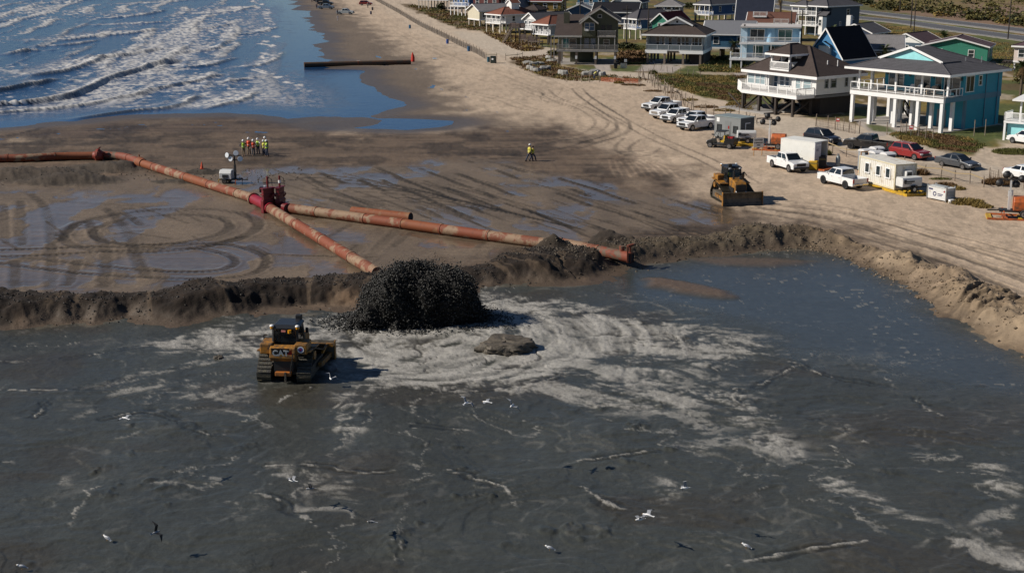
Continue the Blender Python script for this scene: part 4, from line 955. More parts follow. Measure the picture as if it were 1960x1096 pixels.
# ---- the white hip-roofed house with the roof balcony
def white_house():
    t = thing('beach_house', 'white house with steep brown hip roof and little roof balcony', 'house', (33.9, 198.2, 0), R(-55.0), 'beach houses')
    W, D, S = 13.3, 9.0, 2.85; E = S + 2.5; sd = 1.2
    pts = [(-0.6 + 3.2 * i, y) for i in range(5) for y in (-3.2, 0.3, 3.0, 6.0, 8.7) if not (i == 0 and y < 0)]
    posts(t, pts, -0.4, S - 0.45, 0.30, DARKW)
    m = MB()
    for y in (-3.2, 0.3, 6.0):
        for i in range(4):
            x0, x1 = -0.6 + 3.2 * i, -0.6 + 3.2 * (i + 1)
            if (i + int(y)) % 2 == 0: m.bar((x0, y + 0.2, 0.1), (x1, y + 0.2, S - 0.7), 0.10, 0.2)
            else: m.bar((x1, y + 0.2, 0.1), (x0, y + 0.2, S - 0.7), 0.10, 0.2)
    for x in (2.6, 12.2):
        m.bar((x, -3.2, 0.2), (x, 0.3, S - 0.7), 0.1, 0.2); m.bar((x, 3.0, 0.2), (x, 6, S - 0.7), 0.1, 0.2)
    m.build('cross_brace', DARKW, t)
    box_part(t, 'ground_platform', GREYW, (-1.0, 8.0, -4.4, -1.0, 0.02, 0.22), (0.5, 8.5, -0.9, 3.5, 0.02, 0.22))
    stair(t, (4.6, 5.5, 0.2), (4.6, 1.2, S - 0.3), 1.1, DARKW)
    box_part(t, 'enclosure_wall', DARKW, (9.2, 12.8, 1.5, 8.6, 0.0, S - 0.46))
    box_part(t, 'floor_beam', pm('mid_grey_timber', (0.22, 0.21, 0.20), 0.9), (2.6, W - 0.3, -3.4, -0.01, S - 0.45, S - 0.11), (-0.6, W - 0.01, 0.0, D, S - 0.45, S - 0.11))  # floor beams share one even grey
    DP = [(-sd, 4.0), (-sd, -0.6), (2.6, -3.5), (W - 0.2, -3.5), (W - 0.2, -0.02), (0.0, -0.02), (0.0, 4.0)]
    MB().prism(DP, S - 0.108, S - 0.004, 'z').build('deck', GREYW, t)
    m = MB()
    for (x0_, y0_), (x1_, y1_) in zip(DP[:4], DP[1:5]): m.bar((x0_, y0_, S - 0.14), (x1_, y1_, S - 0.14), 0.40, 0.06) if False else m.box(((x0_ + x1_) / 2, (y0_ + y1_) / 2, S - 0.16), (math.hypot(x1_ - x0_, y1_ - y0_), 0.07, 0.42), rz=math.atan2(y1_ - y0_, x1_ - x0_))
    m.build('deck_fascia', TRIM, t)
    box_part(t, 'wall', WHITE, (0, 4.0, 0, D, S, E), (4.0005, 9.0, 1.1, D, S, E), (9.0005, W, 0, D, S, E))
    railing(t, [(-sd + 0.05, 4.0), (-sd + 0.05, -0.6), (2.6, -3.45), (W - 0.3, -3.45), (W - 0.3, -0.05)], S, TRIM, step=1.7, bal=0.17)
    for a, w_ in ((0.9, 1.2), (2.2, 0.85), (3.2, 0.85)): window(t, 'f', a, S + 1.35, w_, 1.35, 0, TRIM, pm('pale_blinds_glass', (0.28, 0.36, 0.38), 0.12, var=0.1))
    for a, w_ in ((10.0, 0.8), (11.7, 1.35)): window(t, 'f', a, S + 1.35, w_, 1.35, 0, TRIM, pm('pale_blinds_glass', (0.28, 0.36, 0.38), 0.12, var=0.1))
    for a, w_, h_ in ((4.7, 0.7, 1.9), (5.9, 0.8, 1.3), (6.9, 0.7, 1.2), (8.2, 1.0, 1.4)): window(t, 'f', a, S + (1.05 if h_ > 1.5 else 1.3), w_, h_, 1.1, TRIM, glass('blue_window_glass', (0.05, 0.10, 0.16)))
    posts(t, [(4.2, 0.15), (8.8, 0.15)], S, E - 0.05, 0.2, TRIM, 'porch_column')
    for a, w_ in ((2.0, 0.5), (3.4, 0.9), (6.0, 0.4), (7.6, 0.45)): window(t, 'r', a, S + 1.5, w_, 1.15, W, pm('grey_window_frame', (0.25, 0.27, 0.29), 0.5), GLASS)
    hip_roof(t, 0, W, 0, D, E + 0.003, 3.6, RO_BROWN, TRIM, axis='x', oh=0.6, fas=0.34, hipf=1.25, hipb=1.25)
    # balcony dormer
    bx0, bx1, bz = 4.6, 8.2, E + 0.55
    box_part(t, 'balcony_floor', TRIM, (bx0, bx1, -0.15, 3.0, bz - 0.6, bz))
    railing(t, [(bx0 + 0.05, 2.2), (bx0 + 0.05, -0.1), (bx1 - 0.05, -0.1), (bx1 - 0.05, 2.2)], bz, TRIM, step=3.3, bal=0.14, h=0.95, wood=0.14)
    posts(t, [(bx0 + 0.12, 0.1), (bx1 - 0.12, 0.1)], bz, bz + 2.1, 0.26, TRIM, 'balcony_column')
    box_part(t, 'dormer_wall', pm('warm_grey_wall', (0.42, 0.38, 0.37), 0.7), (bx0 + 0.1, bx1 - 0.1, 2.2, 4.0, bz - 0.5, bz + 2.1))
    window(t, 'f', 6.9, bz + 1.2, 0.8, 1.3, 2.2, TRIM, GLASS)
    box_part(t, 'balcony_slide', TRIM, (5.3, 5.6, 1.2, 2.2, bz + 0.2, bz + 1.9))
    hip_roof(t, bx0 - 0.1, bx1 + 0.1, -0.2, 5.2, bz + 2.1, 1.3, RO_BROWN, TRIM, axis='y', oh=0.45, fas=0.22, name='dormer_roof')
    for x, y in ((11.5, 4.0), (12.0, 5.5), (10.2, 3.0)): MB().cyl((x, y, E + 0.4), (x, y, E + 1.9), 0.07, 8).build('vent_pipe', TRIM, t)
    return t
white_house()

# ---- olive house with the big gable
OLIVE = siding('olive_siding', (0.085, 0.085, 0.050), 0.7); OLTRIM = pm('cream_grey_trim', (0.48, 0.45, 0.40), 0.6)
def olive_house():
    x, y = G(1068, 122)
    t = thing('beach_house', 'dark olive house with double gable and long grey railed deck', 'house', (x, y, 0), R(-5), 'beach houses')
    W, D, S = 11.4, 10.0, 2.75
    posts(t, [(x_, y_) for x_ in (0.3, 3.6, 7.3, 11.0) for y_ in (-1.9, 0.6, 4.0, 9.0)], -0.3, S - 0.3, 0.36, POSTW)
    posts(t, [(0.75, 0.3), (-0.9, 2.0), (-1.6, 4.0)], -0.3, S + 2.2, 0.2, GREYW)
    box_part(t, 'lower_wall', OLIVE, (2.2, 6.6, 3.2, 9.6, 0, S - 0.31)); box_part(t, 'slab', CONCM, (-0.5, 11.8, -2.2, 10, -0.2, 0.06))
    box_part(t, 'deck', GREYW, (-0.2, 11.6, -2.1, -0.001, S - 0.3, S))
    box_part(t, 'wall', OLIVE, (0, 4.6, 0.8, D, S, S + 2.3), (4.6005, W, 0, D, S, S + 5.6))
    railing(t, [(-0.15, 0), (-0.15, -2.05), (11.5, -2.05), (11.5, 0)], S, GREYW, step=2.2, bal=0.13)
    # shed roof part
    m = MB().add([(-0.7, -0.9, S + 2.45), (4.6, -0.9, S + 2.45), (4.6, D, S + 5.9), (-0.7, D, S + 5.9), (-0.7, -0.9, S + 2.65), (4.6, -0.9, S + 2.65), (4.6, D, S + 6.1), (-0.7, D, S + 6.1)], [(0, 3, 2, 1), (4, 5, 6, 7), (0, 1, 5, 4), (1, 2, 6, 5), (2, 3, 7, 6), (3, 0, 4, 7)])
    m.build('shed_roof', RO_BROWN, t)
    box_part(t, 'shed_gable', OLIVE, (0.05, 4.58, 3.5, D - 0.1, S + 2.301, S + 3.9)); box_part(t, 'shed_fascia', OLTRIM, (-0.7, 4.6, -0.97, -0.905, S + 2.35, S + 2.68))
    posts(t, [(0.1, -0.6), (1.6, -0.6), (4.4, -0.6)], S, S + 2.45, 0.13, OLTRIM, 'porch_column')
    gable_roof(t, 4.6, W, 0, D, S + 5.6, 2.1, RO_BROWN, OLIVE, OLTRIM, axis='y', oh=0.6)
    box_part(t, 'bay', OLIVE, (4.7, 7.2, -0.75, -0.002, S + 2.5, S + 5.3)); gable_roof(t, 4.7, 7.2, -0.75, 1.2, S + 5.3, 0.95, RO_BROWN, OLIVE, OLTRIM, axis='y', oh=0.5, name='bay_roof')
    window(t, 'f', 5.55, S + 4.35, 0.8, 1.3, -0.75, OLTRIM, glass('blue_window_glass', (0.05, 0.10, 0.16))); window(t, 'f', 6.5, S + 4.35, 0.8, 1.3, -0.75, OLTRIM, glass('blue_window_glass', (0.05, 0.10, 0.16)))
    box_part(t, 'air_conditioner', TRIM, (5.25, 5.85, -1.1, -0.83, S + 3.55, S + 3.95))
    box_part(t, 'balcony', GREYW, (7.6, 11.1, -1.9, -0.002, S + 2.45, S + 2.65)); railing(t, [(7.65, -0.05), (7.65, -1.85), (11.05, -1.85), (11.05, -0.05)], S + 2.65, GREYW, step=3.4, bal=0.12)
    posts(t, [(7.8, -1.75), (10.9, -1.75)], S + 0.002, S + 2.45, 0.16, OLTRIM, 'balcony_column')
    window(t, 'f', 8.6, S + 3.7, 0.8, 1.9, 0, OLIVE, GLASS); window(t, 'f', 9.8, S + 3.8, 1.0, 1.7, 0, OLIVE, GLASS)
    for a in (5.5, 6.7): window(t, 'f', a, S + 1.15, 0.95, 1.9, 0, OLIVE, glass('blue_window_glass', (0.05, 0.10, 0.16)))
    window(t, 'f', 9.3, S + 1.3, 1.0, 1.1, 0, OLTRIM, GLASS); window(t, 'f', 1.4, S + 1.1, 1.0, 1.7, 0.8, OLTRIM, pm('teal_door', (0.05, 0.20, 0.18), 0.5)); window(t, 'f', 2.8, S + 1.1, 1.2, 1.7, 0.8, OLTRIM, GLASS)
    window(t, 'f', 7.95, S + 6.3, 0.6, 0.5, 0, OLTRIM, GLASS)
    box_part(t, 'chimney', OLIVE, (0.8, 1.9, 5.2, 6.4, S + 3.6, S + 6.7)); [box_part(t, 'post_sign', TRIM, (a - 0.2, a + 0.2, -2.11, -2.085, 1.1, 1.7)) for a in (3.6, 7.3, 11.0)]
    return t
olive_house()

# ---- house with the long glazed porch and brown hip roof
def porch_house():
    x, y = G(1235, 123)
    t = thing('beach_house', 'house with brown hip roof, white gablet and glass railed front porch', 'house', (x, y, 0), R(-17), 'beach houses')
    W, D, S = 11.0, 11.0, 2.75; E = S + 2.95
    PW = siding('warm_grey_siding', (0.47, 0.44, 0.42), 0.6)
    posts(t, [(x_, y_) for x_ in (0.4, 3.7, 7.3, 10.6) for y_ in (0.2, 4, 7, 10.6)], -0.3, S - 0.62, 0.38, POSTW)
    box_part(t, 'lower_wall', DARKW, (8.2, 10.9, 2.2, 10.8, 0, S - 0.63)); box_part(t, 'slab', CONCM, (-0.3, 11.3, -0.3, 11, -0.2, 0.07))
    box_part(t, 'deck_beam', TRIM, (-0.1, 4.2, -0.1, 0.3, S - 0.62, S), (6.6, W + 0.1, -0.1, 0.3, S - 0.62, S), (4.2005, 6.599, 0.0, 0.3, S - 0.4, S), (W - 0.3, W + 0.1, 0.301, D, S - 0.62, S)); box_part(t, 'deck', GREYW, (-0.05, W, 0.302, 2.4, S - 0.1, S - 0.003))
    box_part(t, 'wall', PW, (0.1, W - 0.1, 2.4, D, S, E)); box_part(t, 'porch_end_wall', WHITE, (0.1, 0.25, 0.2, 2.399, S + 0.002, E)); box_part(t, 'house_sign', DARKW, (4.3, 6.5, -0.16, -0.101, S - 0.42, S - 0.1))
    for k, a in enumerate((1.9, 3.0, 4.3, 6.0, 6.8, 7.6, 8.7, 9.4, 10.2)): window(t, 'f', a, S + 1.35, 0.62, 1.95 if k in (0, 5) else 1.75, 2.4, TRIM, GLASS, fw=0.07)
    window(t, 'l', 5.0, S + 1.4, 0.8, 1.2, 0.1); window(t, 'r', 5.0, S + 1.4, 0.8, 1.2, W - 0.1)
    railing(t, [(0.1, 2.3), (0.1, 0.0), (W - 0.05, 0.0), (W - 0.05, 2.3)], S, pm('pale_grey_rail', (0.42, 0.45, 0.47), 0.4), step=2.15, bal=0, solid=False)
    MB().bx(0.15, W - 0.1, 0.0, 0.02, S + 0.16, S + 0.92).build('glass_panel', pm('tinted_rail_glass', (0.10, 0.13, 0.15), 0.08, spec=0.7), t)
    posts(t, [(0.15, 0.1), (3.6, 0.1), (6.9, 0.1), (8.9, 0.1), (10.8, 0.1)], S, E - 0.05, 0.15, pm('grey_column', (0.32, 0.31, 0.30), 0.6), 'porch_column')
    hip_roof(t, -0.1, W + 0.1, 0, D, E + 0.003, 3.1, RO_BROWN, TRIM, axis='y', oh=0.6, fas=0.26)
    zr = E + 3.103; xc = W / 2; hw = 2.6; full = 6.2; sl = 3.1 / full; yg = -0.6 + full - hw; zb = zr - hw * sl
    MB().prism([(xc - hw, zb), (xc + hw, zb), (xc, zr - 0.02)], yg - 0.3, yg + 2.7, 'y').build('gable', WHITE, t)
    m = MB()
    for s in (-1, 1): m.add([(xc, yg - 0.9, zr), (xc + s * (hw + 0.5), yg - 0.9, zb - 0.5 * sl), (xc + s * (hw + 0.5), yg + 2.8, zb - 0.5 * sl), (xc, yg + 2.8, zr), (xc, yg - 0.9, zr + 0.14), (xc + s * (hw + 0.5), yg - 0.9, zb - 0.5 * sl + 0.14), (xc + s * (hw + 0.5), yg + 2.8, zb - 0.5 * sl + 0.14), (xc, yg + 2.8, zr + 0.14)], [(0, 3, 2, 1), (4, 5, 6, 7), (0, 1, 5, 4), (1, 2, 6, 5), (2, 3, 7, 6), (3, 0, 4, 7)])
    m.build('gable_roof', RO_BROWN, t)
    m = MB()
    for s in (-1, 1): m.bar((xc, yg - 0.95, zr + 0.06), (xc + s * (hw + 0.55), yg - 0.95, zb - 0.5 * sl + 0.06), 0.06, 0.3)
    m.build('gable_trim', TRIM, t); MB().cyl((xc, yg - 0.36, zr - 0.85), (xc, yg - 0.29, zr - 0.85), 0.22, 12).build('gable_vent', INDARK, t)
    return t
porch_house()

# ---- pale blue three level house with stacked decks
def blue_decks_house():
    x, y = G(1418, 131)
    t = thing('beach_house', 'pale blue flat roofed house with two stacked white decks', 'house', (x, y, 0), R(-12), 'beach houses')
    LB = pm('pale_blue_stucco', (0.25, 0.44, 0.60), 0.7, var=0.08); LBW = pm('light_blue_stucco', (0.45, 0.60, 0.70), 0.7)
    W, D, S1, S2, RZ = 10.6, 8.5, 1.95, 4.85, 7.5
    posts(t, [(-1.9, -1.8), (-1.9, 0.5), (0.1, -1.8), (0.1, 2.0), (3.5, 2.5), (6.0, -1.8), (10.0, -1.8)], -0.3, S1 - 0.3, 0.2, TRIM); box_part(t, 'lower_wall', LBW, (2.6, 3.2, 1.0, 4, 0, S1 - 0.31), (6.5, 10, 2.0, 8, 0, S1 - 0.31))
    box_part(t, 'wall', LB, (0, W, 1.4, D, S1, S2 - 0.1), (0, W, 1.6, D, S2, RZ - 0.05))
    box_part(t, 'fin_wall', LBW, (-0.3, 0.9, 0.2, 1.4, S1 + 0.002, S2 - 0.31), (-0.3, 0.9, 0.6, 1.6, S2, RZ - 0.05)); MB().cyl((5.2, 1.3, S2), (5.2, 1.3, RZ - 0.06), 0.75, 16).build('rounded_wall', LB, t, smooth=True)
    m = MB(); m.prism([(1.6, S2), (-0.2, S2), (-0.3, S2 + 0.8), (0.0, S2 + 1.6), (0.5, S2 + 2.1), (1.6, S2 + 2.45)], W - 0.2, W + 0.02, 'x'); m.build('curved_side_wall', LBW, t)
    box_part(t, 'upper_deck', TRIM, (-0.4, W + 0.1, -1.5, 1.6, S2 - 0.3, S2 - 0.005)); box_part(t, 'lower_deck', TRIM, (-2.1, W + 0.1, -2.0, 1.4, S1 - 0.3, S1 - 0.005))
    box_part(t, 'roof', pm('pale_grey_membrane', (0.47, 0.44, 0.42), 0.9), (-0.4, W + 0.1, 0.2, D + 0.1, RZ - 0.05, RZ + 0.2))
    GW = pm('light_rail', (0.62, 0.64, 0.66), 0.5)
    railing(t, [(-0.3, 0.6), (-0.3, -1.45), (W, -1.45), (W, 1.5)], S2, TRIM, step=3.0, bal=0.2); railing(t, [(-2.0, 1.3), (-2.0, -1.95), (W, -1.95)], S1, TRIM, step=2.2, bal=0.2)
    posts(t, [(0.0, -1.4), (2.6, -1.4), (5.4, -1.4), (8.4, -1.4), (10.4, -1.4)], S1 + 0.002, S2 - 0.3, 0.12, TRIM, 'deck_column')
    window(t, 'f', 2.7, S2 + 1.25, 2.5, 1.9, 1.6, TRIM, GLASS, mull=2); window(t, 'f', 7.8, S2 + 1.25, 2.4, 1.9, 1.6, TRIM, glass('green_window_glass', (0.04, 0.10, 0.09)), mull=2)
    window(t, 'f', 3.0, S1 + 1.2, 1.7, 1.8, 1.4, TRIM, glass('green_window_glass', (0.04, 0.10, 0.09)), mull=2); window(t, 'f', 6.0, S1 + 1.3, 2.2, 1.6, 1.4, LB, GLASS, mull=2); window(t, 'f', 9.0, S1 + 1.3, 1.8, 1.6, 1.4, LB, GLASS, mull=2)
    box_part(t, 'parapet_pipe', DARKW, (0.2, 0.5, 1.0, 1.3, RZ + 0.2, RZ + 0.5))
    return t
blue_decks_house()

# ---- the rest of the settlement
BLUE = siding('royal_blue_siding', (0.018, 0.085, 0.24), 0.6); BLUE2 = siding('bright_blue_siding', (0.045, 0.20, 0.40), 0.6); SLATE = siding('slate_blue_siding', (0.050, 0.085, 0.125), 0.6); CREAM = siding('cream_siding', (0.58, 0.53, 0.40), 0.6)
NAVY = siding('navy_siding', (0.020, 0.035, 0.075), 0.6); DRED = siding('dark_red_siding', (0.10, 0.020, 0.018), 0.7); MUST = siding('mustard_siding', (0.22, 0.14, 0.025), 0.7); GREEN = siding('sea_green_siding', (0.035, 0.22, 0.15), 0.6); LGREY = siding('light_grey_siding', (0.40, 0.40, 0.40), 0.6); PINK = siding('pinkish_cream_siding', (0.68, 0.58, 0.52), 0.6); MIDB = siding('medium_blue_siding', (0.030, 0.12, 0.21), 0.6)
GREYB = siding('grey_siding', (0.24, 0.235, 0.23), 0.7)
HS = [
 ('beach_house', 'low house with teal roof and white carport pier, far along the dune', (800, 17), -18, 11, 9, 3.1, 2.6, 'hip', 2.0, TEAL, RO_TEAL, dict(pmat=PALEP, deck=0, front=3)),
 ('beach_house', 'royal blue house raised on a cluster of white pilings', (868, 30), -40, 6.5, 11, 3.1, 3.4, 'gable', 2.4, BLUE, RO_LGREY, dict(pmat=TRIM, deck=1.6)),
 ('beach_house', 'dark red house behind the cream cottage', (906, 33), -30, 9, 8, 3.0, 3.2, 'gable', 2.2, DRED, RO_BLACK, dict(deck=0)),
 ('beach_house', 'cream cottage with light grey gable roof on pale pilings', (896, 49), -62, 7.0, 10.5, 2.0, 2.3, 'gable', 1.5, CREAM, RO_LGREY, dict(pmat=PALEP, deck=0, front=0, side=4)),
 ('beach_house', 'white house with rust red hip roof and rooftop cupola', (941, 61), -55, 6.5, 9.5, 2.5, 2.1, 'hip', 1.7, WHITE, RO_RED, dict(pmat=PALEP, deck=1.8)),
 ('beach_house', 'steep grey A-frame house rising behind the red hip roof', (958, 34), -30, 8, 9, 0.3, 1.6, 'gable', 6.0, CREAM, RO_LGREY, dict(deck=0, front=1, side=0)),
 ('beach_house', 'mustard yellow house with dark red roof and white stilts', (1014, 34), -15, 9.5, 8, 2.0, 3.0, 'gable', 1.8, MUST, RO_DRED, dict(pmat=TRIM, deck=0, axis='x')),
 ('beach_house', 'low navy cottage with brown roof beside the mustard house', (1001, 38), -25, 4.6, 7, 0.3, 2.6, 'hip', 1.4, NAVY, RO_BROWN, dict(deck=0, trim=DARKW)),
 ('beach_house', 'white gabled cottage with long grey roof behind the red annex', (1003, 73), -55, 5.0, 11, 2.4, 2.2, 'gable', 1.4, LGREY, RO_GREY, dict(pmat=DARKW, deck=1.4, gmat=WHITE)),
 ('beach_house', 'cottage with red brown hip roof and white glazed porch', (1024, 84), -52, 5.6, 8, 2.4, 2.2, 'hip', 1.8, LGREY, RO_RED, dict(pmat=DARKW, deck=0.8, rail=False)),
 ('beach_house', 'blue gabled house with pale grey roof behind olive house', (1083, 50), -8, 7.5, 8, 0.8, 3.4, 'gable', 1.6, siding('deep_blue_siding', (0.022, 0.065, 0.15), 0.6), RO_LGREY, dict(deck=0, front=0)),
 ('beach_house', 'navy house with black roof and white gable end', (1135, 56), -12, 11.5, 9, 1.6, 3.0, 'gable', 2.0, NAVY, RO_BLACK, dict(deck=0, axis='x', gmat=WHITE)),
 ('beach_house', 'blue house with dark hip roof, white porch and open stilts', (1203, 74), -58, 5.0, 10, 2.6, 2.3, 'hip', 2.1, BLUE, RO_GREY, dict(pmat=PALEP, deck=1.6)),
 ('beach_house', 'grey roofed house with white gable standing behind navy house', (1172, 30), -20, 9, 9, 1.5, 2.8, 'gable', 3.2, SLATE, RO_NAVY, dict(deck=0, gmat=WHITE)),
 ('beach_house', 'slate house with white railed stair deck at street end', (1256, 42), -12, 7.0, 8, 2.4, 2.2, 'hip', 1.9, SLATE, RO_LGREY, dict(pmat=TRIM, deck=2.4)),
 ('beach_house', 'small sea green gabled house tucked behind brown porch roof', (1248, 78), -30, 4.0, 12, 2.2, 2.4, 'gable', 1.7, GREEN, RO_DRED, dict(deck=0.0, front=1)),
 ('beach_house', 'blue house with plain grey metal roof beside the brown porch', (1347, 113), -14, 9.4, 9, 2.4, 2.7, 'gable', 2.1, MIDB, RO_METAL, dict(deck=0, axis='x', front=2)),
 ('beach_house', 'royal blue house with white enclosed porch on thin stilts', (1336, 40), -48, 5.6, 12, 2.0, 2.8, 'hip', 2.0, BLUE, RO_GREY, dict(pmat=PALEP, deck=1.8)),
 ('beach_house', 'A-frame with huge navy shingle roof near the highway', (1409, 47), -14, 9.5, 8.5, 0.3, 1.0, 'gable', 5.2, pm('tan_gable', (0.20, 0.13, 0.10), 0.8), RO_NAVY, dict(deck=0, front=0, side=0, axis='x')),
 ('beach_house', 'brown roofed cottage with white roof deck behind blue decks', (1430, 78), -15, 10.5, 8, 1.8, 2.5, 'gable', 2.0, LGREY, shingle('rust_shingles', (0.13, 0.062, 0.045)), dict(deck=0, axis='x')),
 ('beach_house', 'bright blue A-frame with black roof beside the white house', (1548, 128), -50, 7.6, 9.5, 0.4, 1.9, 'gable', 5.0, BLUE2, RO_BLACK, dict(deck=0, front=1, side=0, gmat=BLUE2, winz=0.9)),
 ('beach_house', 'long low house with light grey roof and white chimney', (1606, 124), -13, 11.5, 9, 0.4, 2.7, 'gable', 2.2, pm('dark_porch_wall', (0.05, 0.045, 0.045), 0.8), RO_LGREY, dict(deck=0, axis='x', front=4)),
 ('beach_house', 'dark gabled house beyond the white chimney', (1603, 88), -40, 8.0, 8.5, 0.8, 2.4, 'gable', 1.7, NAVY, RO_GREY, dict(deck=0, front=1)),
 ('beach_house', 'navy house with plum roof and white gable end', (1698, 108), -42, 8.0, 8.5, 0.5, 2.5, 'gable', 1.7, SLATE, RO_PLUM, dict(deck=0, gmat=WHITE)),
 ('beach_house', 'wide green gabled house behind the turquoise roof', (1766, 118), -25, 12.0, 9.0, 0.5, 2.7, 'gable', 1.5, GREEN, RO_PLUM, dict(deck=0, front=2)),
 ('beach_house', 'pinkish cream house with plum roof near the highway pole', (1938, 134), -35, 8.0, 8.0, 1.7, 2.7, 'hip', 1.8, PINK, RO_PLUM, dict(deck=0, pmat=TRIM)),
 ('beach_house', 'white gabled blue house far behind the navy roof', (1105, 22), -15, 9, 8, 1.8, 2.8, 'gable', 1.8, MIDB, RO_LGREY, dict(deck=1.5)),
]
for nm, lb, uv, rz, W_, D_, st, wh, rf, rise, wl, rm, kw in HS:
    h = simple_house(nm, lb, uv, rz, W_, D_, st, wh, rf, rise, wl, rm, **kw)
    if 'cupola' in lb:
        box_part(h, 'cupola', WHITE, (2.2, 4.4, 3.2, 5.6, 5.4, 7.3)); gable_roof(h, 2.2, 4.4, 3.2, 5.6, 7.3, 0.8, RO_RED, WHITE, TRIM, axis='y', oh=0.2, name='cupola_roof')
    if 'white chimney' in lb: box_part(h, 'chimney', WHITE, (0.3, 1.3, 3.0, 4.0, 2.5, 6.6))
    if 'white roof deck' in lb:
        box_part(h, 'roof_deck', TRIM, (1.0, 4.2, 1.0, 3.0, 5.4, 5.6), (6.0, 9.5, -1.2, -0.1, 4.0, 4.15)); railing(h, [(1.05, 3), (1.05, 1.05), (4.15, 1.05), (4.15, 3)], 5.6, TRIM, bal=0.25); railing(h, [(6.05, -0.1), (6.05, -1.15), (9.45, -1.15), (9.45, -0.1)], 4.15, TRIM, bal=0.2)
    if 'stair deck' in lb: stair(h, (6.5, -4.4, 0.1), (2.5, -3.0, 2.3), 1.0, TRIM)
    if 'pinkish' in lb:
        box_part(h, 'stair_landing', DARKW, (-2.2, -0.05, 1.0, 2.6, 1.3, 1.5)); stair(h, (-1.0, -3.0, 0), (-1.0, 1.0, 1.4), 1.0, DARKW)
    if 'bright blue A-frame' in lb:
        box_part(h, 'bay', TRIM, (2.4, 5.0, -0.5, -0.002, 2.4, 4.2)); gable_roof(h, 2.4, 5.0, -0.6, 0.4, 4.2, 0.6, RO_BLACK, BLUE2, BLUE2, axis='y', oh=0.25, name='bay_roof')

# tall slate blue house with white stacked porches
def tall_house():
    x, y = G(1543, 66)
    t = thing('beach_house', 'tall slate blue house with white two storey porches', 'house', (x, y, 0), R(-52), 'beach houses')
    W, D = 7.5, 11.0
    box_part(t, 'wall', SLATE, (0, W, 0, D, 0, 7.2)); box_part(t, 'wing_wall', SLATE, (W - 2.6, W + 0.02, -1.6, -0.001, 0, 5.0))
    MB().prism([(-2.0, 4.9), (0.0, 6.3), (0.0, 6.5), (-2.0, 5.1)], W - 2.9, W + 0.3, 'x').build('wing_roof', RO_GREY, t)
    hip_roof(t, -0.2, W, -1.5, D, 7.2, 2.2, RO_GREY, TRIM, axis='y', oh=0.5)
    for z in (2.4, 4.9):
        box_part(t, 'porch_floor', TRIM, (-3.2, W - 2.7, -2.2, -0.002, z - 0.2, z)); railing(t, [(-3.15, 0), (-3.15, -2.15), (W - 2.75, -2.15)], z, TRIM, bal=0.2)
    posts(t, [(-3.1, -2.1), (-1.0, -2.1), (1.4, -2.1), (W - 2.9, -2.1)], 0, 7.1, 0.18, TRIM, 'porch_column'); hip_roof(t, -3.2, 1.5, -2.2, 1.5, 7.12, 1.2, RO_GREY, TRIM, oh=0.3, name='porch_roof')
    box_part(t, 'bay_window_wall', WHITE, (W - 2.55, W - 1.2, -1.66, -1.602, 0.3, 4.7), (W - 2.3, W - 1.2, -0.06, -0.002, 5.2, 7.1))
    window(t, 'r', 6.5, 5.6, 1.0, 1.3, W); window(t, 'r', 3.6, 2.9, 0.5, 0.8, W); window(t, 'r', 8.5, 4.0, 0.5, 0.5, W); window(t, 'f', W - 1.9, 3.2, 0.7, 1.4, -1.66); window(t, 'f', W - 1.75, 6.2, 0.5, 1.3, -0.06)
    for a in (0.8, 2.8):
        for z in (3.4, 6.0): window(t, 'f', a, z, 1.1, 1.7, 0, TRIM, GLASS, mull=2)
tall_house()
# aqua and white house at the picture's edge
def edge_house():
    x, y = G(1918, 268)
    t = thing('beach_house', 'aqua and white house with railed porch over carport at picture edge', 'house', (x, y, 0), R(-38), 'beach houses')
    W, D, S = 10.0, 11.0, 2.35
    posts(t, [(0.15, 0.15), (0.15, 1.6), (3.2, 0.15), (3.2, 3.5), (9.8, 0.15), (9.8, 6), (0.15, 6.0)], -0.3, S - 0.25, 0.24, TRIM); box_part(t, 'store_wall', AQUA, (0.35, 2.6, 0.5, 3.0, 0.15, S - 0.26)); box_part(t, 'pier_wall', TRIM, (2.9, 3.5, 0.3, 1.6, 0, S - 0.26))
    box_part(t, 'deck', TRIM, (0, W, 0, 2.8, S - 0.25, S)); railing(t, [(0.06, 2.8), (0.06, 0.06), (W - 0.06, 0.06)], S, TRIM, step=2.0, bal=0.14)
    box_part(t, 'wall', AQUA, (2.9, W, 1.8, D, S + 0.001, S + 2.45)); posts(t, [(1.9, 0.1), (6.0, 0.1)], S, S + 2.4, 0.2, TRIM, 'porch_column'); window(t, 'f', 5.0, S + 1.1, 1.6, 1.8, 1.8)
    MB().add([(1.0, -0.6, S + 2.5), (W, -0.6, S + 2.5), (W, D, S + 3.3), (1.0, D, S + 3.3), (1.0, -0.6, S + 2.68), (W, -0.6, S + 2.68), (W, D, S + 3.48), (1.0, D, S + 3.48)], [(0, 3, 2, 1), (4, 5, 6, 7), (0, 1, 5, 4), (1, 2, 6, 5), (2, 3, 7, 6), (3, 0, 4, 7)]).build('roof', TRIM, t)
    box_part(t, 'upper_deck', TRIM, (1.0, 4.5, 6.5, 9.0, S + 3.5, S + 3.65)); railing(t, [(1.05, 9), (1.05, 6.55), (4.45, 6.55)], S + 3.65, TRIM, bal=0.18); posts(t, [(1.2, 6.7), (1.2, 8.8)], 0, S + 5.8, 0.16, TRIM, 'porch_column')
edge_house()
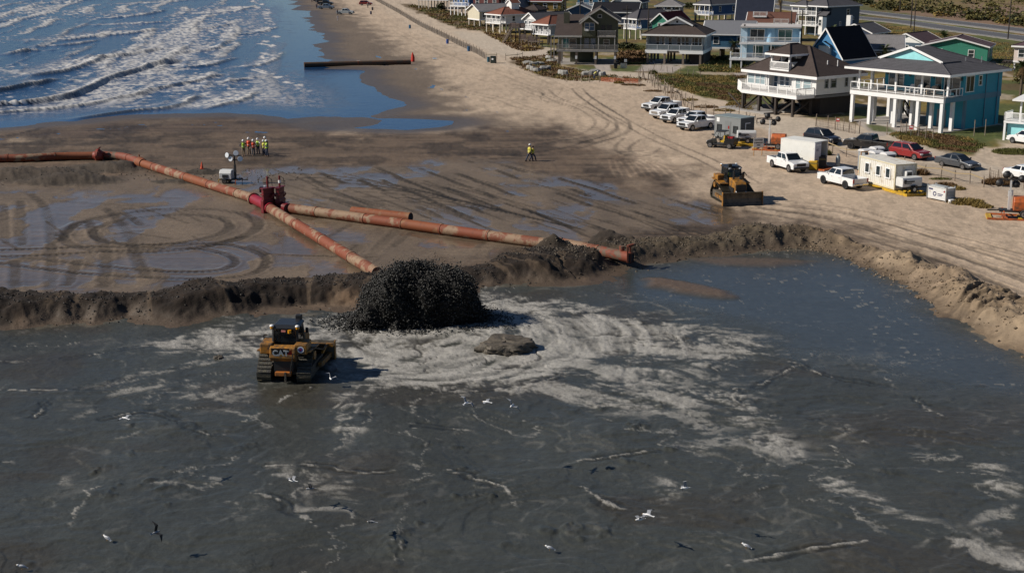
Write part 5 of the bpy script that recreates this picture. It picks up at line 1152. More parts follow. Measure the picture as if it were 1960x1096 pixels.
# lookout deck on tall posts
def lookout():
    x, y = G(978, 84)
    t = thing('lookout_deck', 'brown timber lookout deck on tall thin posts at dune edge', 'deck', (x, y, 0), R(-30))
    posts(t, [(0, 0), (2.2, 0), (0, 2.2), (2.2, 2.2)], -0.3, 4.6, 0.18, DARKW); box_part(t, 'floor', DARKW, (-0.2, 2.4, -0.2, 2.4, 3.5, 3.65))
    railing(t, [(-0.15, 2.3), (-0.15, -0.15), (2.35, -0.15), (2.35, 2.3)], 3.65, pm('brown_boards', (0.13, 0.095, 0.085), 0.9), bal=0.12, step=2.4)
    stair(t, (-2.6, 1.0, 0), (-0.2, 1.0, 3.5), 0.9, POSTW)
lookout()
for k, (u, v, rz_) in enumerate(((998, 86, -30), (1012, 90, -25))):
    x, y = G(u, v)
    t = thing('boardwalk_deck', ['low brown boardwalk platform before the white gabled cottage', 'second brown boardwalk platform by the red roofed annex'][k], 'deck', (x, y, 0), R(rz_))
    posts(t, [(0, 0), (2.6, 0), (0, 1.5), (2.6, 1.5)], -0.2, 1.5, 0.16, POSTW); box_part(t, 'floor', POSTW, (-0.2, 2.8, -0.2, 1.8, 1.1, 1.25)); railing(t, [(-0.15, 1.7), (-0.15, -0.15), (2.75, -0.15)], 1.25, pm('brown_boards', (0.13, 0.095, 0.085), 0.9), bal=0.14)
# ================================================================== vehicles
RUB = pm('tyre_rubber', (0.014, 0.014, 0.014), 0.85); RIM = pm('alloy_rim', (0.32, 0.32, 0.33), 0.3, 0.9); DKRIM = pm('dark_rim', (0.04, 0.04, 0.045), 0.35, 0.7); BLKP = pm('black_plastic', (0.016, 0.016, 0.017), 0.55)
CGLASS = glass('car_glass', (0.010, 0.013, 0.016), 0.03); CHROME = pm('bright_metal', (0.6, 0.6, 0.6), 0.18, 1.0, var=0.05); LAMPW = pm('headlamp_lens', (0.7, 0.72, 0.74), 0.1, spec=0.8); LAMPR = pm('tail_lamp_red', (0.28, 0.012, 0.010), 0.2)
STEEL = pm('galvanised_steel', (0.4, 0.41, 0.42), 0.35, 0.8)
def paint(name, c): return pm(name + '_car_paint', c, 0.28, 0.0, var=0.04, coat=0.6)
_whl = {}
def wheel_mesh(r, wd_, rim):
    key = (r, wd_, rim.name)
    if key not in _whl:
        t = MB(); n = 20; prof = [(-wd_ / 2, r * 0.66), (-wd_ / 2, r * 0.93), (-wd_ * 0.36, r), (wd_ * 0.36, r), (wd_ / 2, r * 0.93), (wd_ / 2, r * 0.66)]
        rings = [[(p[0], p[1] * math.cos(2 * math.pi * k / n), p[1] * math.sin(2 * math.pi * k / n)) for p in prof] for k in range(n)]
        m = len(prof); vs = [q for r_ in rings for q in r_]; fs = [(k * m + i, k * m + (i + 1) % m, ((k + 1) % n) * m + (i + 1) % m, ((k + 1) % n) * m + i) for k in range(n) for i in range(m)]
        t.add(vs, fs); tm = t.mesh('tyre'); tm.materials.append(RUB)
        d = MB(); d.cyl((-wd_ * 0.42, 0, 0), (wd_ * 0.42, 0, 0), r * 0.665, 16)
        for k in range(5):
            a = 2 * math.pi * k / 5
            for s in (-1, 1): d.box((s * wd_ * 0.44, 0.35 * r * math.cos(a), 0.35 * r * math.sin(a)), (0.03, 0.12, r * 0.55), rx=a - math.pi / 2)
        dm = d.mesh('rim'); dm.materials.append(rim); _whl[key] = (tm, dm)
    return _whl[key]

def arch_profile(top, yf, yr, wf, wr, r, zb):
    """side outline of a car body: top = points from the tail to the nose, wheel arches cut along the bottom"""
    pts = list(top)
    pts.append((yf, zb))
    for yc in (wf, wr):
        for k in range(7):
            a = math.pi * k / 6
            pts.append((yc + r * math.cos(a), zb + 0.02 + r * 0.95 * math.sin(a)) if 0 < k < 6 else (yc + (r if k == 0 else -r), zb))
    pts.append((yr, zb))
    return pts

def quad_plate(root, name, mat, P, inset, proud, parent=None):
    """a pane laid on a quad (corner list), shrunk by inset and raised along its normal"""
    P = [Vector(p) for p in P]; c = sum(P, Vector()) / 4; n = (P[1] - P[0]).cross(P[3] - P[0]).normalized()
    def L(a, b): return P[0].lerp(P[1], a).lerp(P[3].lerp(P[2], a), b)
    ia, ib = inset
    q = [L(ia[0], ib[0]), L(ia[1], ib[0]), L(ia[1], ib[1]), L(ia[0], ib[1])]
    vs = [p + n * proud for p in q] + [p - n * 0.01 for p in q]
    return MB().add(vs, [(0, 1, 2, 3), (7, 6, 5, 4), (0, 4, 5, 1), (1, 5, 6, 2), (2, 6, 7, 3), (3, 7, 4, 0)]).build(name, mat, root)

def vehicle(name, label, kind, col, uv, rz, group=None, rim=None, detail=True, cat=None, z=None, grille=None):
    x, y = G(*uv); t = thing(name, label, cat or {'pickup': 'pickup truck', 'suv': 'car', 'sedan': 'car'}[kind], (x, y, gz(x, y) if z is None else z), R(rz), group)
    rim = rim or RIM; P = col
    if kind == 'pickup':
        W = 0.95; top = [(-2.75, 0.55), (-2.76, 1.12), (-0.95, 1.12), (-0.93, 1.16), (1.30, 1.16), (2.45, 1.08), (2.66, 0.95), (2.72, 0.55)]; wf, wr, wr_r = 1.75, -1.62, 0.40; zb = 0.40
        gh = dict(b=((-0.98, 1.45), 1.14, 0.90), t=((-0.78, 0.62), 1.84, 0.74)); split = 0.50
    elif kind == 'suv':
        W = 0.92; top = [(-2.28, 0.5), (-2.30, 1.0), (-2.22, 1.10), (1.05, 1.08), (2.05, 0.96), (2.32, 0.78), (2.34, 0.5)]; wf, wr, wr_r = 1.45, -1.35, 0.36; zb = 0.34
        gh = dict(b=((-2.18, 1.25), 1.06, 0.88), t=((-1.75, 0.35), 1.72, 0.70)); split = 0.52
    else:
        W = 0.90; top = [(-2.35, 0.45), (-2.38, 0.88), (-2.25, 0.98), (-1.5, 1.0), (1.0, 0.92), (2.0, 0.76), (2.33, 0.62), (2.35, 0.42)]; wf, wr, wr_r = 1.42, -1.35, 0.32; zb = 0.28
        gh = dict(b=((-1.85, 1.25), 0.90, 0.84), t=((-0.95, 0.30), 1.44, 0.62)); split = 0.50
    body = MB()
    if kind == 'pickup':
        fr = [(-0.97, 0.55), (-0.97, 1.12)] + top[3:]
        body.prism(arch_profile(fr, 2.68, -0.97, wf, wf, 0.47, zb)[:-1 - 7] + [(-0.97, zb)], -W, W, 'x')
    else:
        body.prism(arch_profile(top, top[-1][0] - 0.05, top[0][0] + 0.05, wf, wr, wr_r + 0.06, zb), -W, W, 'x')
    body.build('body', P, t, bevel=0.07)
    if kind == 'pickup':
        pr = [(-2.74, 0.55), (-2.74, 1.14), (-0.985, 1.14), (-0.985, zb)]
        for k in range(7):
            a = math.pi * k / 6; pr.append((wr + 0.47 * math.cos(a), zb + 0.02 + 0.45 * math.sin(a) if 0 < k < 6 else zb))
        pr.append((-2.74, zb))
        for s in (-1, 1): MB().prism(pr, s * W - (0.10 if s > 0 else 0), s * W + (0.10 if s < 0 else 0), 'x').build('bed_side', P, t, bevel=0.03)
        MB().bx(-W + 0.101, W - 0.101, -2.73, -0.99, 0.58, 0.66).build('bed_floor', BLKP if detail else P, t)
        MB().bx(-W + 0.102, W - 0.102, -2.76, -2.68, 0.60, 1.13).build('tailgate', P, t, bevel=0.02)
    (b0, b1), bz_, bw = gh['b']; (t0, t1), tz, tw = gh['t']
    A = [(-bw, b0, bz_), (bw, b0, bz_), (bw, b1, bz_), (-bw, b1, bz_)]; B = [(-tw, t0, tz), (tw, t0, tz), (tw, t1, tz), (-tw, t1, tz)]
    MB().add(A + B, [(0, 3, 2, 1), (4, 5, 6, 7), (0, 1, 5, 4), (1, 2, 6, 5), (2, 3, 7, 6), (3, 0, 4, 7)]).build('cabin', P, t, bevel=0.09)
    quad_plate(t, 'windscreen', CGLASS, [A[2], A[3], B[3], B[2]], ((0.06, 0.94), (0.12, 0.90)), 0.02)
    quad_plate(t, 'rear_window', CGLASS, [A[0], A[1], B[1], B[0]], ((0.08, 0.92), (0.25, 0.88)), 0.02)
    for f in ([A[1], A[2], B[2], B[1]], [A[3], A[0], B[0], B[3]]):
        sp = split if f[0] == A[1] else 1 - split
        lo = 0.06 if kind != 'pickup' else 0.06
        quad_plate(t, 'side_window', CGLASS, f, ((lo, sp - 0.03), (0.20, 0.88)), 0.015); quad_plate(t, 'side_window', CGLASS, f, ((sp + 0.03, 0.93 if f[0] == A[1] else 0.94), (0.20, 0.88)), 0.015)
    tm, dm = wheel_mesh(wr_r, 0.25, rim)
    for s in (-1, 1):
        for yc in (wf, wr):
            w_ = place(tm, 'wheel', t, (s * (W - 0.10), yc, wr_r)); place(dm, 'rim', w_)
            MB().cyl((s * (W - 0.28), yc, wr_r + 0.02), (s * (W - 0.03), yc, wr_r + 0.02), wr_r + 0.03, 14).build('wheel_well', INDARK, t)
        MB().box((s * (W + 0.13), b1 - 0.42, bz_ + 0.12), (0.20, 0.10, 0.16)).build('mirror', P if P.name.startswith('white') else BLKP, t, bevel=0.02)
    yf = top[-1][0]; yt = top[0][0]; zh = top[-2][1]
    for s in (-1, 1):
        MB().box((s * (W - 0.22), yf - 0.05, zh - 0.02), (0.36, 0.16, 0.16)).build('headlight', LAMPW, t, bevel=0.02)
        MB().box((s * (W - 0.09), yt + 0.01, (0.92 if kind == 'pickup' else 0.85)), (0.16, 0.10, 0.40 if kind == 'pickup' else 0.24)).build('tail_light', LAMPR, t, bevel=0.01)
    MB().box((0, yf + 0.005, zh - 0.08), (1.05, 0.06, 0.30 if kind == 'pickup' else 0.2)).build('grille', grille or BLKP, t)
    MB().box((0, yf + 0.02, zb + 0.14), (2 * W - 0.1, 0.18, 0.20)).build('front_bumper', grille or (P if kind != 'pickup' else BLKP), t, bevel=0.03)
    MB().box((0, yt - 0.04, zb + 0.15), (2 * W - 0.1, 0.18, 0.18)).build('rear_bumper', CHROME if (kind == 'pickup' and not P.name.startswith('black')) else P, t, bevel=0.03)
    MB().box((0, yt - 0.135, zb + 0.17), (0.34, 0.015, 0.12)).build('number_plate', TRIM, t)
    if detail:
        for s in (-1, 1):
            for (d0, d1) in ((sp_ for sp_ in (((b0 + b1) / 2 + 0.05, b1 - 0.25), (b0 + 0.12, (b0 + b1) / 2)))):
                d = MB().bx(s * (W + 0.004) - 0.006, s * (W + 0.004) + 0.006, d0, d1, zb + 0.16, bz_ - 0.06).build('door', P, t)
                MB().box((s * (W + 0.02), d0 + 0.16, bz_ - 0.16), (0.03, 0.16, 0.03)).build('handle', CHROME, d)
    return t

WP = paint('white', (0.74, 0.74, 0.73)); BKP = paint('black', (0.010, 0.010, 0.011)); RDP = paint('red', (0.23, 0.010, 0.012)); GYP = paint('graphite', (0.055, 0.06, 0.068)); NBP = paint('dark_navy', (0.016, 0.018, 0.026)); SLP = paint('silver_blue', (0.16, 0.20, 0.25)); SVP = paint('silver', (0.42, 0.45, 0.45))
GP = 'white pickups parked in a row'
vehicle('pickup_truck', 'white pickup nearest the camera in the row by grey trailer', 'pickup', WP, (1333, 247), 130, GP)
vehicle('pickup_truck', 'white pickup half hidden behind the nearest one of the row', 'pickup', WP, (1333, 240), 127, GP)
vehicle('pickup_truck', 'white pickup in the middle of the parked row of five', 'pickup', WP, (1297, 233), 133, GP).scale = (0.96, 0.96, 0.97)
vehicle('pickup_truck', 'white pickup second from the far end of the parked row', 'pickup', WP, (1281, 225), 129, GP, grille=CHROME).scale = (1.05, 1.06, 1.06)
vehicle('pickup_truck', 'white pickup with black grille at the far end of the row', 'pickup', WP, (1266, 212), 126, GP, rim=DKRIM).scale = (1.05, 1.08, 1.07)
vehicle('pickup_truck', 'white pickup parked in front of the open white storage container', 'pickup', WP, (1507, 324), 200)
vehicle('pickup_truck', 'white pickup with empty bed showing its tailgate beside the site office', 'pickup', WP, (1611, 356), 26, rim=DKRIM)
vehicle('pickup_truck', 'black crew cab pickup behind the row of portable toilets', 'pickup', BKP, (1661, 286), 50, rim=DKRIM)
vehicle('parked_car', 'dark navy car parked behind the open white container', 'suv', NBP, (1573, 274), 210)
vehicle('parked_car', 'red SUV parked between portable toilets and grey sedan', 'suv', RDP, (1741, 302), 212)
vehicle('parked_car', 'graphite grey sedan parked along the post and rail fence', 'sedan', GYP, (1832, 320), 212)
vehicle('parked_car', 'white sedan cut by the picture edge behind the fence', 'sedan', WP, (1966, 344), 212)
vehicle('parked_car', 'white SUV backed under the aqua house', 'suv', WP, (1966, 276), 30)
vehicle('pickup_truck', 'silver pickup on the far beach near bathers', 'pickup', SVP, (661, 28), 262)
vehicle('pickup_truck', 'blue grey pickup parked on the far beach', 'pickup', SLP, (624, 18), 265)
vehicle('pickup_truck', 'black pickup on the far beach in front of another dark one', 'pickup', BKP, (623, 10.5), 265)
vehicle('pickup_truck', 'topmost dark pickup on the far beach at picture top', 'pickup', BKP, (615, 4.5), 262)
vehicle('parked_car', 'red car beside the far end of the sand fence', 'suv', RDP, (700, 10.5), 270)
vehicle('car', 'dark car driving on the highway behind the houses', 'suv', NBP, (1627, 21.5), 252, z=0.1)

# ---- side-by-side utility vehicle
def utv():
    x, y = G(1382, 282); t = thing('utility_vehicle', 'black side-by-side utility vehicle with yellow seats beside grey trailer', 'utility vehicle', (x, y, gz(x, y)), R(60))
    B_ = pm('black_gloss_plastic', (0.012, 0.012, 0.013), 0.3); YS = pm('yellow_seat', (0.55, 0.36, 0.02), 0.6)
    MB().prism([(-1.7, 0.45), (-1.7, 0.95), (-0.5, 0.95), (-0.45, 0.55), (0.9, 0.5), (1.0, 1.0), (1.6, 0.85), (1.75, 0.5), (1.6, 0.35), (-1.5, 0.35)], -0.72, 0.72, 'x').build('body', B_, t, bevel=0.04)
    MB().bx(-0.75, 0.75, -1.72, -0.55, 0.96, 1.2).build('cargo_box', B_, t); MB().bx(-0.4, 0.3, -1.4, -0.8, 1.201, 1.4).build('toolbox', pm('red_plastic', (0.4, 0.02, 0.02), 0.5), t)
    for yy in (0.0,):
        MB().bx(-0.65, 0.65, yy - 0.45, yy + 0.1, 0.7, 0.85).build('seat', YS, t); MB().bx(-0.65, 0.65, yy - 0.55, yy - 0.40, 0.851, 1.5).build('backrest', YS, t)
    m = MB()
    for s in (-1, 1): m.tube([(s * 0.7, 1.0, 1.0), (s * 0.66, 0.55, 1.9), (s * 0.66, -0.55, 1.92), (s * 0.7, -0.65, 0.9)], 0.035, 6); m.tube([(s * 0.66, 0.0, 1.9), (s * 0.7, 0.05, 0.6)], 0.03, 6)
    m.build('roll_cage', BLKP, t); MB().bx(-0.7, 0.7, -0.6, 0.6, 1.93, 2.0).build('canopy', BLKP, t, bevel=0.03)
    MB().tube([(0.3, 0.75, 1.15), (0.3, 0.62, 1.25)], [0.03, 0.17], 12).build('steering_wheel', BLKP, t)
    tm, dm = wheel_mesh(0.33, 0.26, RIM)
    for s in (-1, 1):
        for yy in (1.2, -1.15): w_ = place(tm, 'wheel', t, (s * 0.72, yy, 0.33)); place(dm, 'rim', w_)
        MB().box((s * 0.5, 1.66, 0.75), (0.25, 0.1, 0.12)).build('headlight', LAMPW, t)
utv()

# ================================================================== site equipment
OR_ = pm('orange_steel', (0.50, 0.115, 0.025), 0.5, var=0.2, dirt=(0.12, 0.06, 0.03), dirt_amt=0.35); YL_ = pm('yellow_steel', (0.55, 0.33, 0.02), 0.5, var=0.15, dirt=(0.16, 0.10, 0.04), dirt_amt=0.3); WEQ = pm('white_equipment_paint', (0.62, 0.62, 0.60), 0.4, var=0.08, dirt=(0.35, 0.30, 0.24), dirt_amt=0.15)
def corr(m, p0, p1, z0, z1, amp_=0.035, pitch=0.30):
    """corrugated steel side between two plan points"""
    (x0, y0), (x1, y1) = p0, p1; L = math.hypot(x1 - x0, y1 - y0); dx, dy = (x1 - x0) / L, (y1 - y0) / L; nx, ny = dy, -dx
    n = int(L / pitch); pts = []
    for k in range(n):
        a = L * k / n; b = L / n
        for f, o_ in ((0.0, 0), (0.25, 0), (0.38, 1), (0.63, 1), (0.76, 0)): pts.append((a + f * b, o_ * amp_))
    pts.append((L, 0)); vs = []
    for a, o_ in pts: vs += [(x0 + dx * a - nx * o_, y0 + dy * a - ny * o_, z0), (x0 + dx * a - nx * o_, y0 + dy * a - ny * o_, z1)]
    m.add(vs, [(2 * i, 2 * i + 2, 2 * i + 3, 2 * i + 1) for i in range(len(pts) - 1)])

def container(t, L, W, H_, z, mat, frame=None, open_end=None, cor=True):
    frame = frame or mat; m = MB()
    if cor:
        corr(m, (0.06, 0.04), (L - 0.06, 0.04), z + 0.12, z + H_ - 0.1); corr(m, (L - 0.06, W - 0.04), (0.06, W - 0.04), z + 0.12, z + H_ - 0.1)
        corr(m, (0.04, W - 0.06), (0.04, 0.06), z + 0.12, z + H_ - 0.1)
        if open_end is None: corr(m, (L - 0.04, 0.06), (L - 0.04, W - 0.06), z + 0.12, z + H_ - 0.1)
        m.build('corrugated_wall', mat, t, fix=False)
    else:
        m.bx(0.04, L - 0.04, 0.04, W - 0.04, z + 0.1, z + H_ - 0.1); m.build('wall', mat, t)
    f = MB()
    for x in (0, L - 0.12):
        for y in (0, W - 0.12): f.bx(x, x + 0.12, y, y + 0.12, z, z + H_)
    for y in (0.01, W - 0.11): f.bx(0.12, L - 0.12, y, y + 0.10, z, z + 0.14); f.bx(0.12, L - 0.12, y, y + 0.10, z + H_ - 0.12, z + H_ - 0.005)
    for x in (0.01, L - 0.11): f.bx(x, x + 0.10, 0.12, W - 0.12, z, z + 0.14); f.bx(x, x + 0.10, 0.12, W - 0.12, z + H_ - 0.12, z + H_ - 0.005)
    f.build('frame', frame, t)
    MB().bx(0.03, L - 0.03, 0.03, W - 0.03, z + H_ - 0.06, z + H_ + 0.01).build('roof', mat, t)
    MB().bx(0.05, L - 0.05, 0.05, W - 0.05, z + 0.02, z + 0.13).build('floor', pm('plywood_floor', (0.15, 0.10, 0.06), 0.8), t)

def skid(t, x0, x1, y0, y1, mat, h=0.28, cross=4):
    for y in (y0, y1 - 0.22): MB().bx(x0, x1, y, y + 0.22, 0.0, h).build('skid_rail', mat, t, bevel=0.02)
    for k in range(cross):
        x = x0 + (x1 - x0 - 0.2) * k / (cross - 1); MB().bx(x, x + 0.2, y0 + 0.221, y1 - 0.221, 0.03, h - 0.02).build('skid_crossbar', mat, t)

def tank_trailer(t, x, y, rz, mat, z=0.3):
    """wheeled generator or compressor cabinet (parts under t)"""
    M = Matrix.Translation((x, y, z)) @ Matrix.Rotation(rz, 4, 'Z')
    def P_(m, name, mt, **k): m.v = [tuple(M @ Vector(p)) for p in m.v]; return m.build(name, mt, t, **k)
    c = MB().prism([(-0.55, 0.55), (0.55, 0.55), (0.58, 1.2), (0.48, 1.42), (-0.48, 1.42), (-0.58, 1.2)], -1.1, 1.1, 'x'); P_(c, 'cabinet', mat, bevel=0.04)
    P_(MB().bx(-0.9, 0.2, -0.605, -0.57, 1.0, 1.12).bx(-0.9, -0.1, -0.605, -0.57, 0.85, 0.92), 'vent_louvre', BLKP); P_(MB().bx(-1.12, 1.12, -0.5, 0.5, 0.40, 0.549), 'chassis', BLKP); P_(MB().bx(-0.96, -0.7, -0.61, -0.57, 0.95, 1.25), 'control_panel', BLKP)
    P_(MB().bar((1.1, 0, 0.45), (2.0, 0, 0.35), 0.08), 'drawbar', BLKP)
    for s in (-1, 1):
        w_ = MB().cyl((0.1, s * 0.62, 0.32), (0.1, s * 0.82, 0.32), 0.32, 16); o = P_(w_, 'wheel', RUB); r_ = MB().cyl((0.1, s * 0.615, 0.32), (0.1, s * 0.83, 0.32), 0.17, 12); r_.v = [tuple(M @ Vector(p)) for p in r_.v]; r_.build('rim', RIM, o)
        P_(MB().tube([(-0.3, s * 0.72, 0.45), (-0.2, s * 0.72, 0.68), (0.4, s * 0.72, 0.68), (0.5, s * 0.72, 0.45)], 0.05, 6), 'mudguard', BLKP)

# grey office trailer
x, y = G(1416, 275); t = thing('office_trailer', 'grey box office trailer with white sign and two small windows', 'trailer', (x, y, gz(x, y)), R(40))
GRM = pm('grey_panel', (0.20, 0.21, 0.21), 0.5, var=0.06); DGR = pm('dark_grey_panel', (0.05, 0.055, 0.06), 0.5)
MB().bx(0, 2.5, 0, 4.1, 0.45, 2.95).build('wall', GRM, t, bevel=0.02); MB().bx(-0.04, 2.54, -0.04, 4.14, 2.951, 3.05).build('roof', pm('grey_green_roof', (0.21, 0.25, 0.25), 0.5), t); MB().bx(0.1, 2.4, 0.1, 4.0, 0.2, 0.449).build('chassis', BLKP, t)
MB().bx(0.05, 2.45, -0.04, -0.001, 0.45, 2.9).build('end_panel', DGR, t); MB().bx(-0.03, 0.0, 1.5, 2.4, 0.5, 2.5).build('door', pm('grey_panel_door', (0.17, 0.18, 0.18), 0.5), t); MB().bx(-0.02, 0.0, 3.3, 3.75, 2.3, 2.8).build('sign_plate', TRIM, t); MB().bx(-0.06, -0.031, 1.7, 1.88, 1.6, 1.95).build('fire_notice', LAMPR, t)
for a in (0.75, 3.3): window(t, 'l', a, 1.6, 0.5, 0.65, 0.0, BLKP, GLASS)
MB().bx(0.8, 0.9, -0.08, -0.041, 1.6, 2.4).bx(0.9, 1.7, -0.08, -0.041, 2.3, 2.4).build('awning_frame', TRIM, t)
tm, dm = wheel_mesh(0.36, 0.24, RIM)
for xx in (0.1, 2.4):
    for yy in (1.6, 2.5): w_ = place(tm, 'wheel', t, (xx, yy, 0.36)); place(dm, 'rim', w_)
MB().bar((0.5, 4.1, 0.4), (1.2, 5.5, 0.45), 0.12).bar((1.9, 4.1, 0.4), (1.2, 5.5, 0.45), 0.12).build('drawbar', BLKP, t)
# compressor on yellow skid by grey trailer
x, y = G(1428, 278); t = thing('air_compressor', 'white wheeled compressor on yellow skid beside the grey trailer', 'compressor', (x, y, gz(x, y)), R(-10)); tank_trailer(t, 0, 0, 0.1, WEQ, 0.3); MB().prism([(-2.2, 0.02), (1.5, 0.02), (1.7, 0.3), (-2.0, 0.3)], -1.0, 0.9, 'y').build('skid', YL_, t, bevel=0.03)

# white storage container, door open
x, y = G(1557, 325); t = thing('storage_container', 'white storage container with its end door open on orange skid', 'container', (x, y, gz(x, y)), R(44))
WC = pm('white_container_paint', (0.74, 0.73, 0.68), 0.5, var=0.06, dirt=(0.45, 0.36, 0.24), dirt_amt=0.08)
L_, W_, H_ = 2.45, 4.3, 2.55     # x across the door end, y along the body
MB().bx(0.0, 0.06, 0.0, W_, 0.3, 0.3 + H_).bx(0.061, L_, W_ - 0.06, W_, 0.3, 0.3 + H_).bx(L_ - 0.06, L_, 0.0, W_ - 0.061, 0.3, 0.3 + H_).build('wall', WC, t)
MB().bx(-0.02, L_ + 0.02, -0.02, W_ + 0.02, 0.301 + H_, 0.38 + H_).build('roof', WC, t); MB().bx(0.0, L_, 0.0, W_, 0.2, 0.299).build('floor', OR_, t)
MB().bx(0.0, 1.15, -0.06, -0.002, 0.3, 0.3 + H_).build('door', pm('pale_lilac_door', (0.47, 0.46, 0.50), 0.5), t)
for k in range(3): MB().bx(0.2 + 0.32 * k, 0.4 + 0.32 * k, -0.09, -0.061, 2.5, 2.65).build('hinge', TRIM, t)
place(text_mesh('DC', 0.34, pm('navy_ink', (0.03, 0.03, 0.10), 0.6), 'door_letters', align='LEFT'), 'door_letters', t, (0.25, -0.066, 1.95), (R(90), 0, 0))
skid(t, -0.1, L_ + 0.1, -1.4, W_ + 0.2, OR_, 0.19)
# things standing at the container
x, y = G(1530, 318)
t = thing('folding_ladder', 'red folding ladder leaning on the white storage container', 'ladder', (x, y, gz(x, y)), R(-32)); m = MB(); RL = pm('red_fibreglass', (0.45, 0.05, 0.03), 0.5)
for s in (-0.22, 0.22): MB().bar((s, 0, 0), (s * 0.75, 0.5, 1.75), 0.07).build('rail', RL, t)
for k in range(5): MB().bar((-0.2, 0.08 + 0.09 * k, 0.3 + 0.31 * k), (0.2, 0.08 + 0.09 * k, 0.3 + 0.31 * k), 0.05).build('rung', RL, t)
for k, (u, v, w_, d_, h_, mt, lb, nm) in enumerate(((1541, 321, 1.3, 0.9, 0.9, BLKP, 'black equipment case beside the red ladder', 'equipment_case'), (1556, 325, 1.0, 0.8, 1.0, pm('yellow_plastic', (0.55, 0.32, 0.02), 0.5), 'yellow tool box on the container step', 'tool_box'), (1567, 322, 1.5, 1.0, 1.35, BLKP, 'black tarped crate at the open container door', 'tarped_crate'))):
    x, y = G(u, v); t = thing(nm, lb, 'box', (x, y, gz(x, y)), R(-30 + 9 * k))
    MB().prism([(-w_ / 2, 0.05), (w_ / 2, 0.05), (w_ * 0.46, h_), (-w_ * 0.44, h_ * 0.95)], -d_ / 2, d_ / 2, 'y').build('body', mt, t, bevel=0.05); MB().bx(-w_ * 0.5, w_ * 0.5, -d_ * 0.52, d_ * 0.52, h_ * 0.72, h_ * 0.80).build('lid_band', pm('olive_webbing', (0.20, 0.17, 0.06), 0.8), t)
x, y = G(1603, 324); t = thing('gas_bottle', 'grey steel cylinder standing between container and white pickup', 'cylinder', (x, y, gz(x, y)), 0); MB().tube([(0, 0, 0), (0, 0, 1.25), (0, 0, 1.45), (0, 0, 1.5)], [0.24, 0.24, 0.16, 0.08], 14).build('body', pm('grey_cylinder', (0.20, 0.23, 0.24), 0.4), t, smooth=True); MB().cyl((0, 0, 1.5), (0, 0, 1.66), 0.13, 10).build('valve_cap', STEEL, t)

# site office container
x, y = G(1711, 369); t = thing('site_office', 'white corrugated container office with three windows on yellow skid', 'container', (x, y, gz(x, y)), R(20))
WOF = pm('white_office_paint', (0.70, 0.67, 0.60), 0.5, var=0.08, dirt=(0.42, 0.33, 0.20), dirt_amt=0.22)
container(t, 2.45, 6.1, 2.45, 0.32, WOF, pm('cream_office_frame', (0.62, 0.55, 0.38), 0.5))
for a in (1.15, 2.75, 4.6): window(t, 'l', a, 1.78, 0.62, 0.85, 0.02, TRIM, GLASS)
MB().bx(0.9, 1.6, -0.55, -0.001, 1.55, 2.15).build('air_conditioner', WEQ, t, bevel=0.02); MB().bx(1.0, 1.5, -0.57, -0.551, 1.65, 2.05).build('air_conditioner_grille', BLKP, t); MB().bar((0.95, -0.5, 1.55), (0.95, -0.02, 1.1), 0.05).bar((1.55, -0.5, 1.55), (1.55, -0.02, 1.1), 0.05).build('bracket', BLKP, t)
skid(t, -0.12, 2.57, -2.2, 6.3, YL_, 0.30, 6)
# compressor on the end of the same skid
x, y = G(1738, 373); t = thing('air_compressor', 'white wheeled compressor parked against the site office end', 'compressor', (x, y, 0.05), R(20)); tank_trailer(t, 0, 0, 0.0, WEQ, 0.28)
x, y = G(1779, 374); t = thing('fuel_hose_reel', 'small yellow drum on the skid end beside white fuel tank', 'drum', (x, y, 0.05), 0); MB().cyl((0, 0, 0.25), (0, 0, 0.95), 0.22, 14).build('drum', YL_, t, bevel=0.02); MB().bx(-0.45, 0.35, -0.25, 0.25, 0.0, 0.25).build('foot', YL_, t)
# fuel cube
x, y = G(1810, 388); t = thing('fuel_tank', 'white fuel tank cube with dark logo and hazard diamond', 'tank', (x, y, gz(x, y)), R(30))
MB().bx(0.05, 1.15, 0.05, 2.35, 0.12, 1.25).build('body', WEQ, t, bevel=0.03); MB().bx(0.0, 1.2, 0.0, 2.4, 1.251, 1.30).build('lid', WEQ, t); MB().bx(0.25, 0.95, 0.5, 1.9, 1.301, 1.36).build('hatch', pm('grey_hatch', (0.32, 0.34, 0.34), 0.5), t)
for xx in (0.0, 1.1):
    for yy in (0.0, 2.3): MB().bx(xx, xx + 0.1, yy, yy + 0.1, 0.0, 1.45).build('corner_post', STEEL, t)
MB().bx(0.15, 1.05, -0.0, 0.049, 0.55, 1.0).build('rear_hatch', pm('grey_hatch', (0.32, 0.34, 0.34), 0.5), t)
# logo ring and hazard diamond on the long side
INK = pm('navy_ink', (0.03, 0.03, 0.10), 0.6); n_ = 20; ring = [(0.048, 1.45 + r_ * math.cos(2 * math.pi * k / n_), 0.62 + r_ * math.sin(2 * math.pi * k / n_)) for r_ in (0.22, 0.12) for k in range(n_)]
MB().add(ring, [(k, (k + 1) % n_, n_ + (k + 1) % n_, n_ + k) for k in range(n_)]).build('logo_ring', INK, t)
MB().bx(0.044, 0.049, 0.45, 1.1, 0.62, 0.70).build('lettering_bar', INK, t); MB().bx(0.044, 0.049, 0.55, 1.1, 0.48, 0.55).build('lettering_bar', INK, t); MB().bx(0.044, 0.049, 1.7, 2.2, 0.95, 1.1).build('lettering_bar', INK, t)
MB().add([(0.047, 0.3, 0.85), (0.047, 0.42, 0.97), (0.047, 0.3, 1.09), (0.047, 0.18, 0.97)], [(0, 1, 2, 3)]).build('hazard_diamond', LAMPR, t)
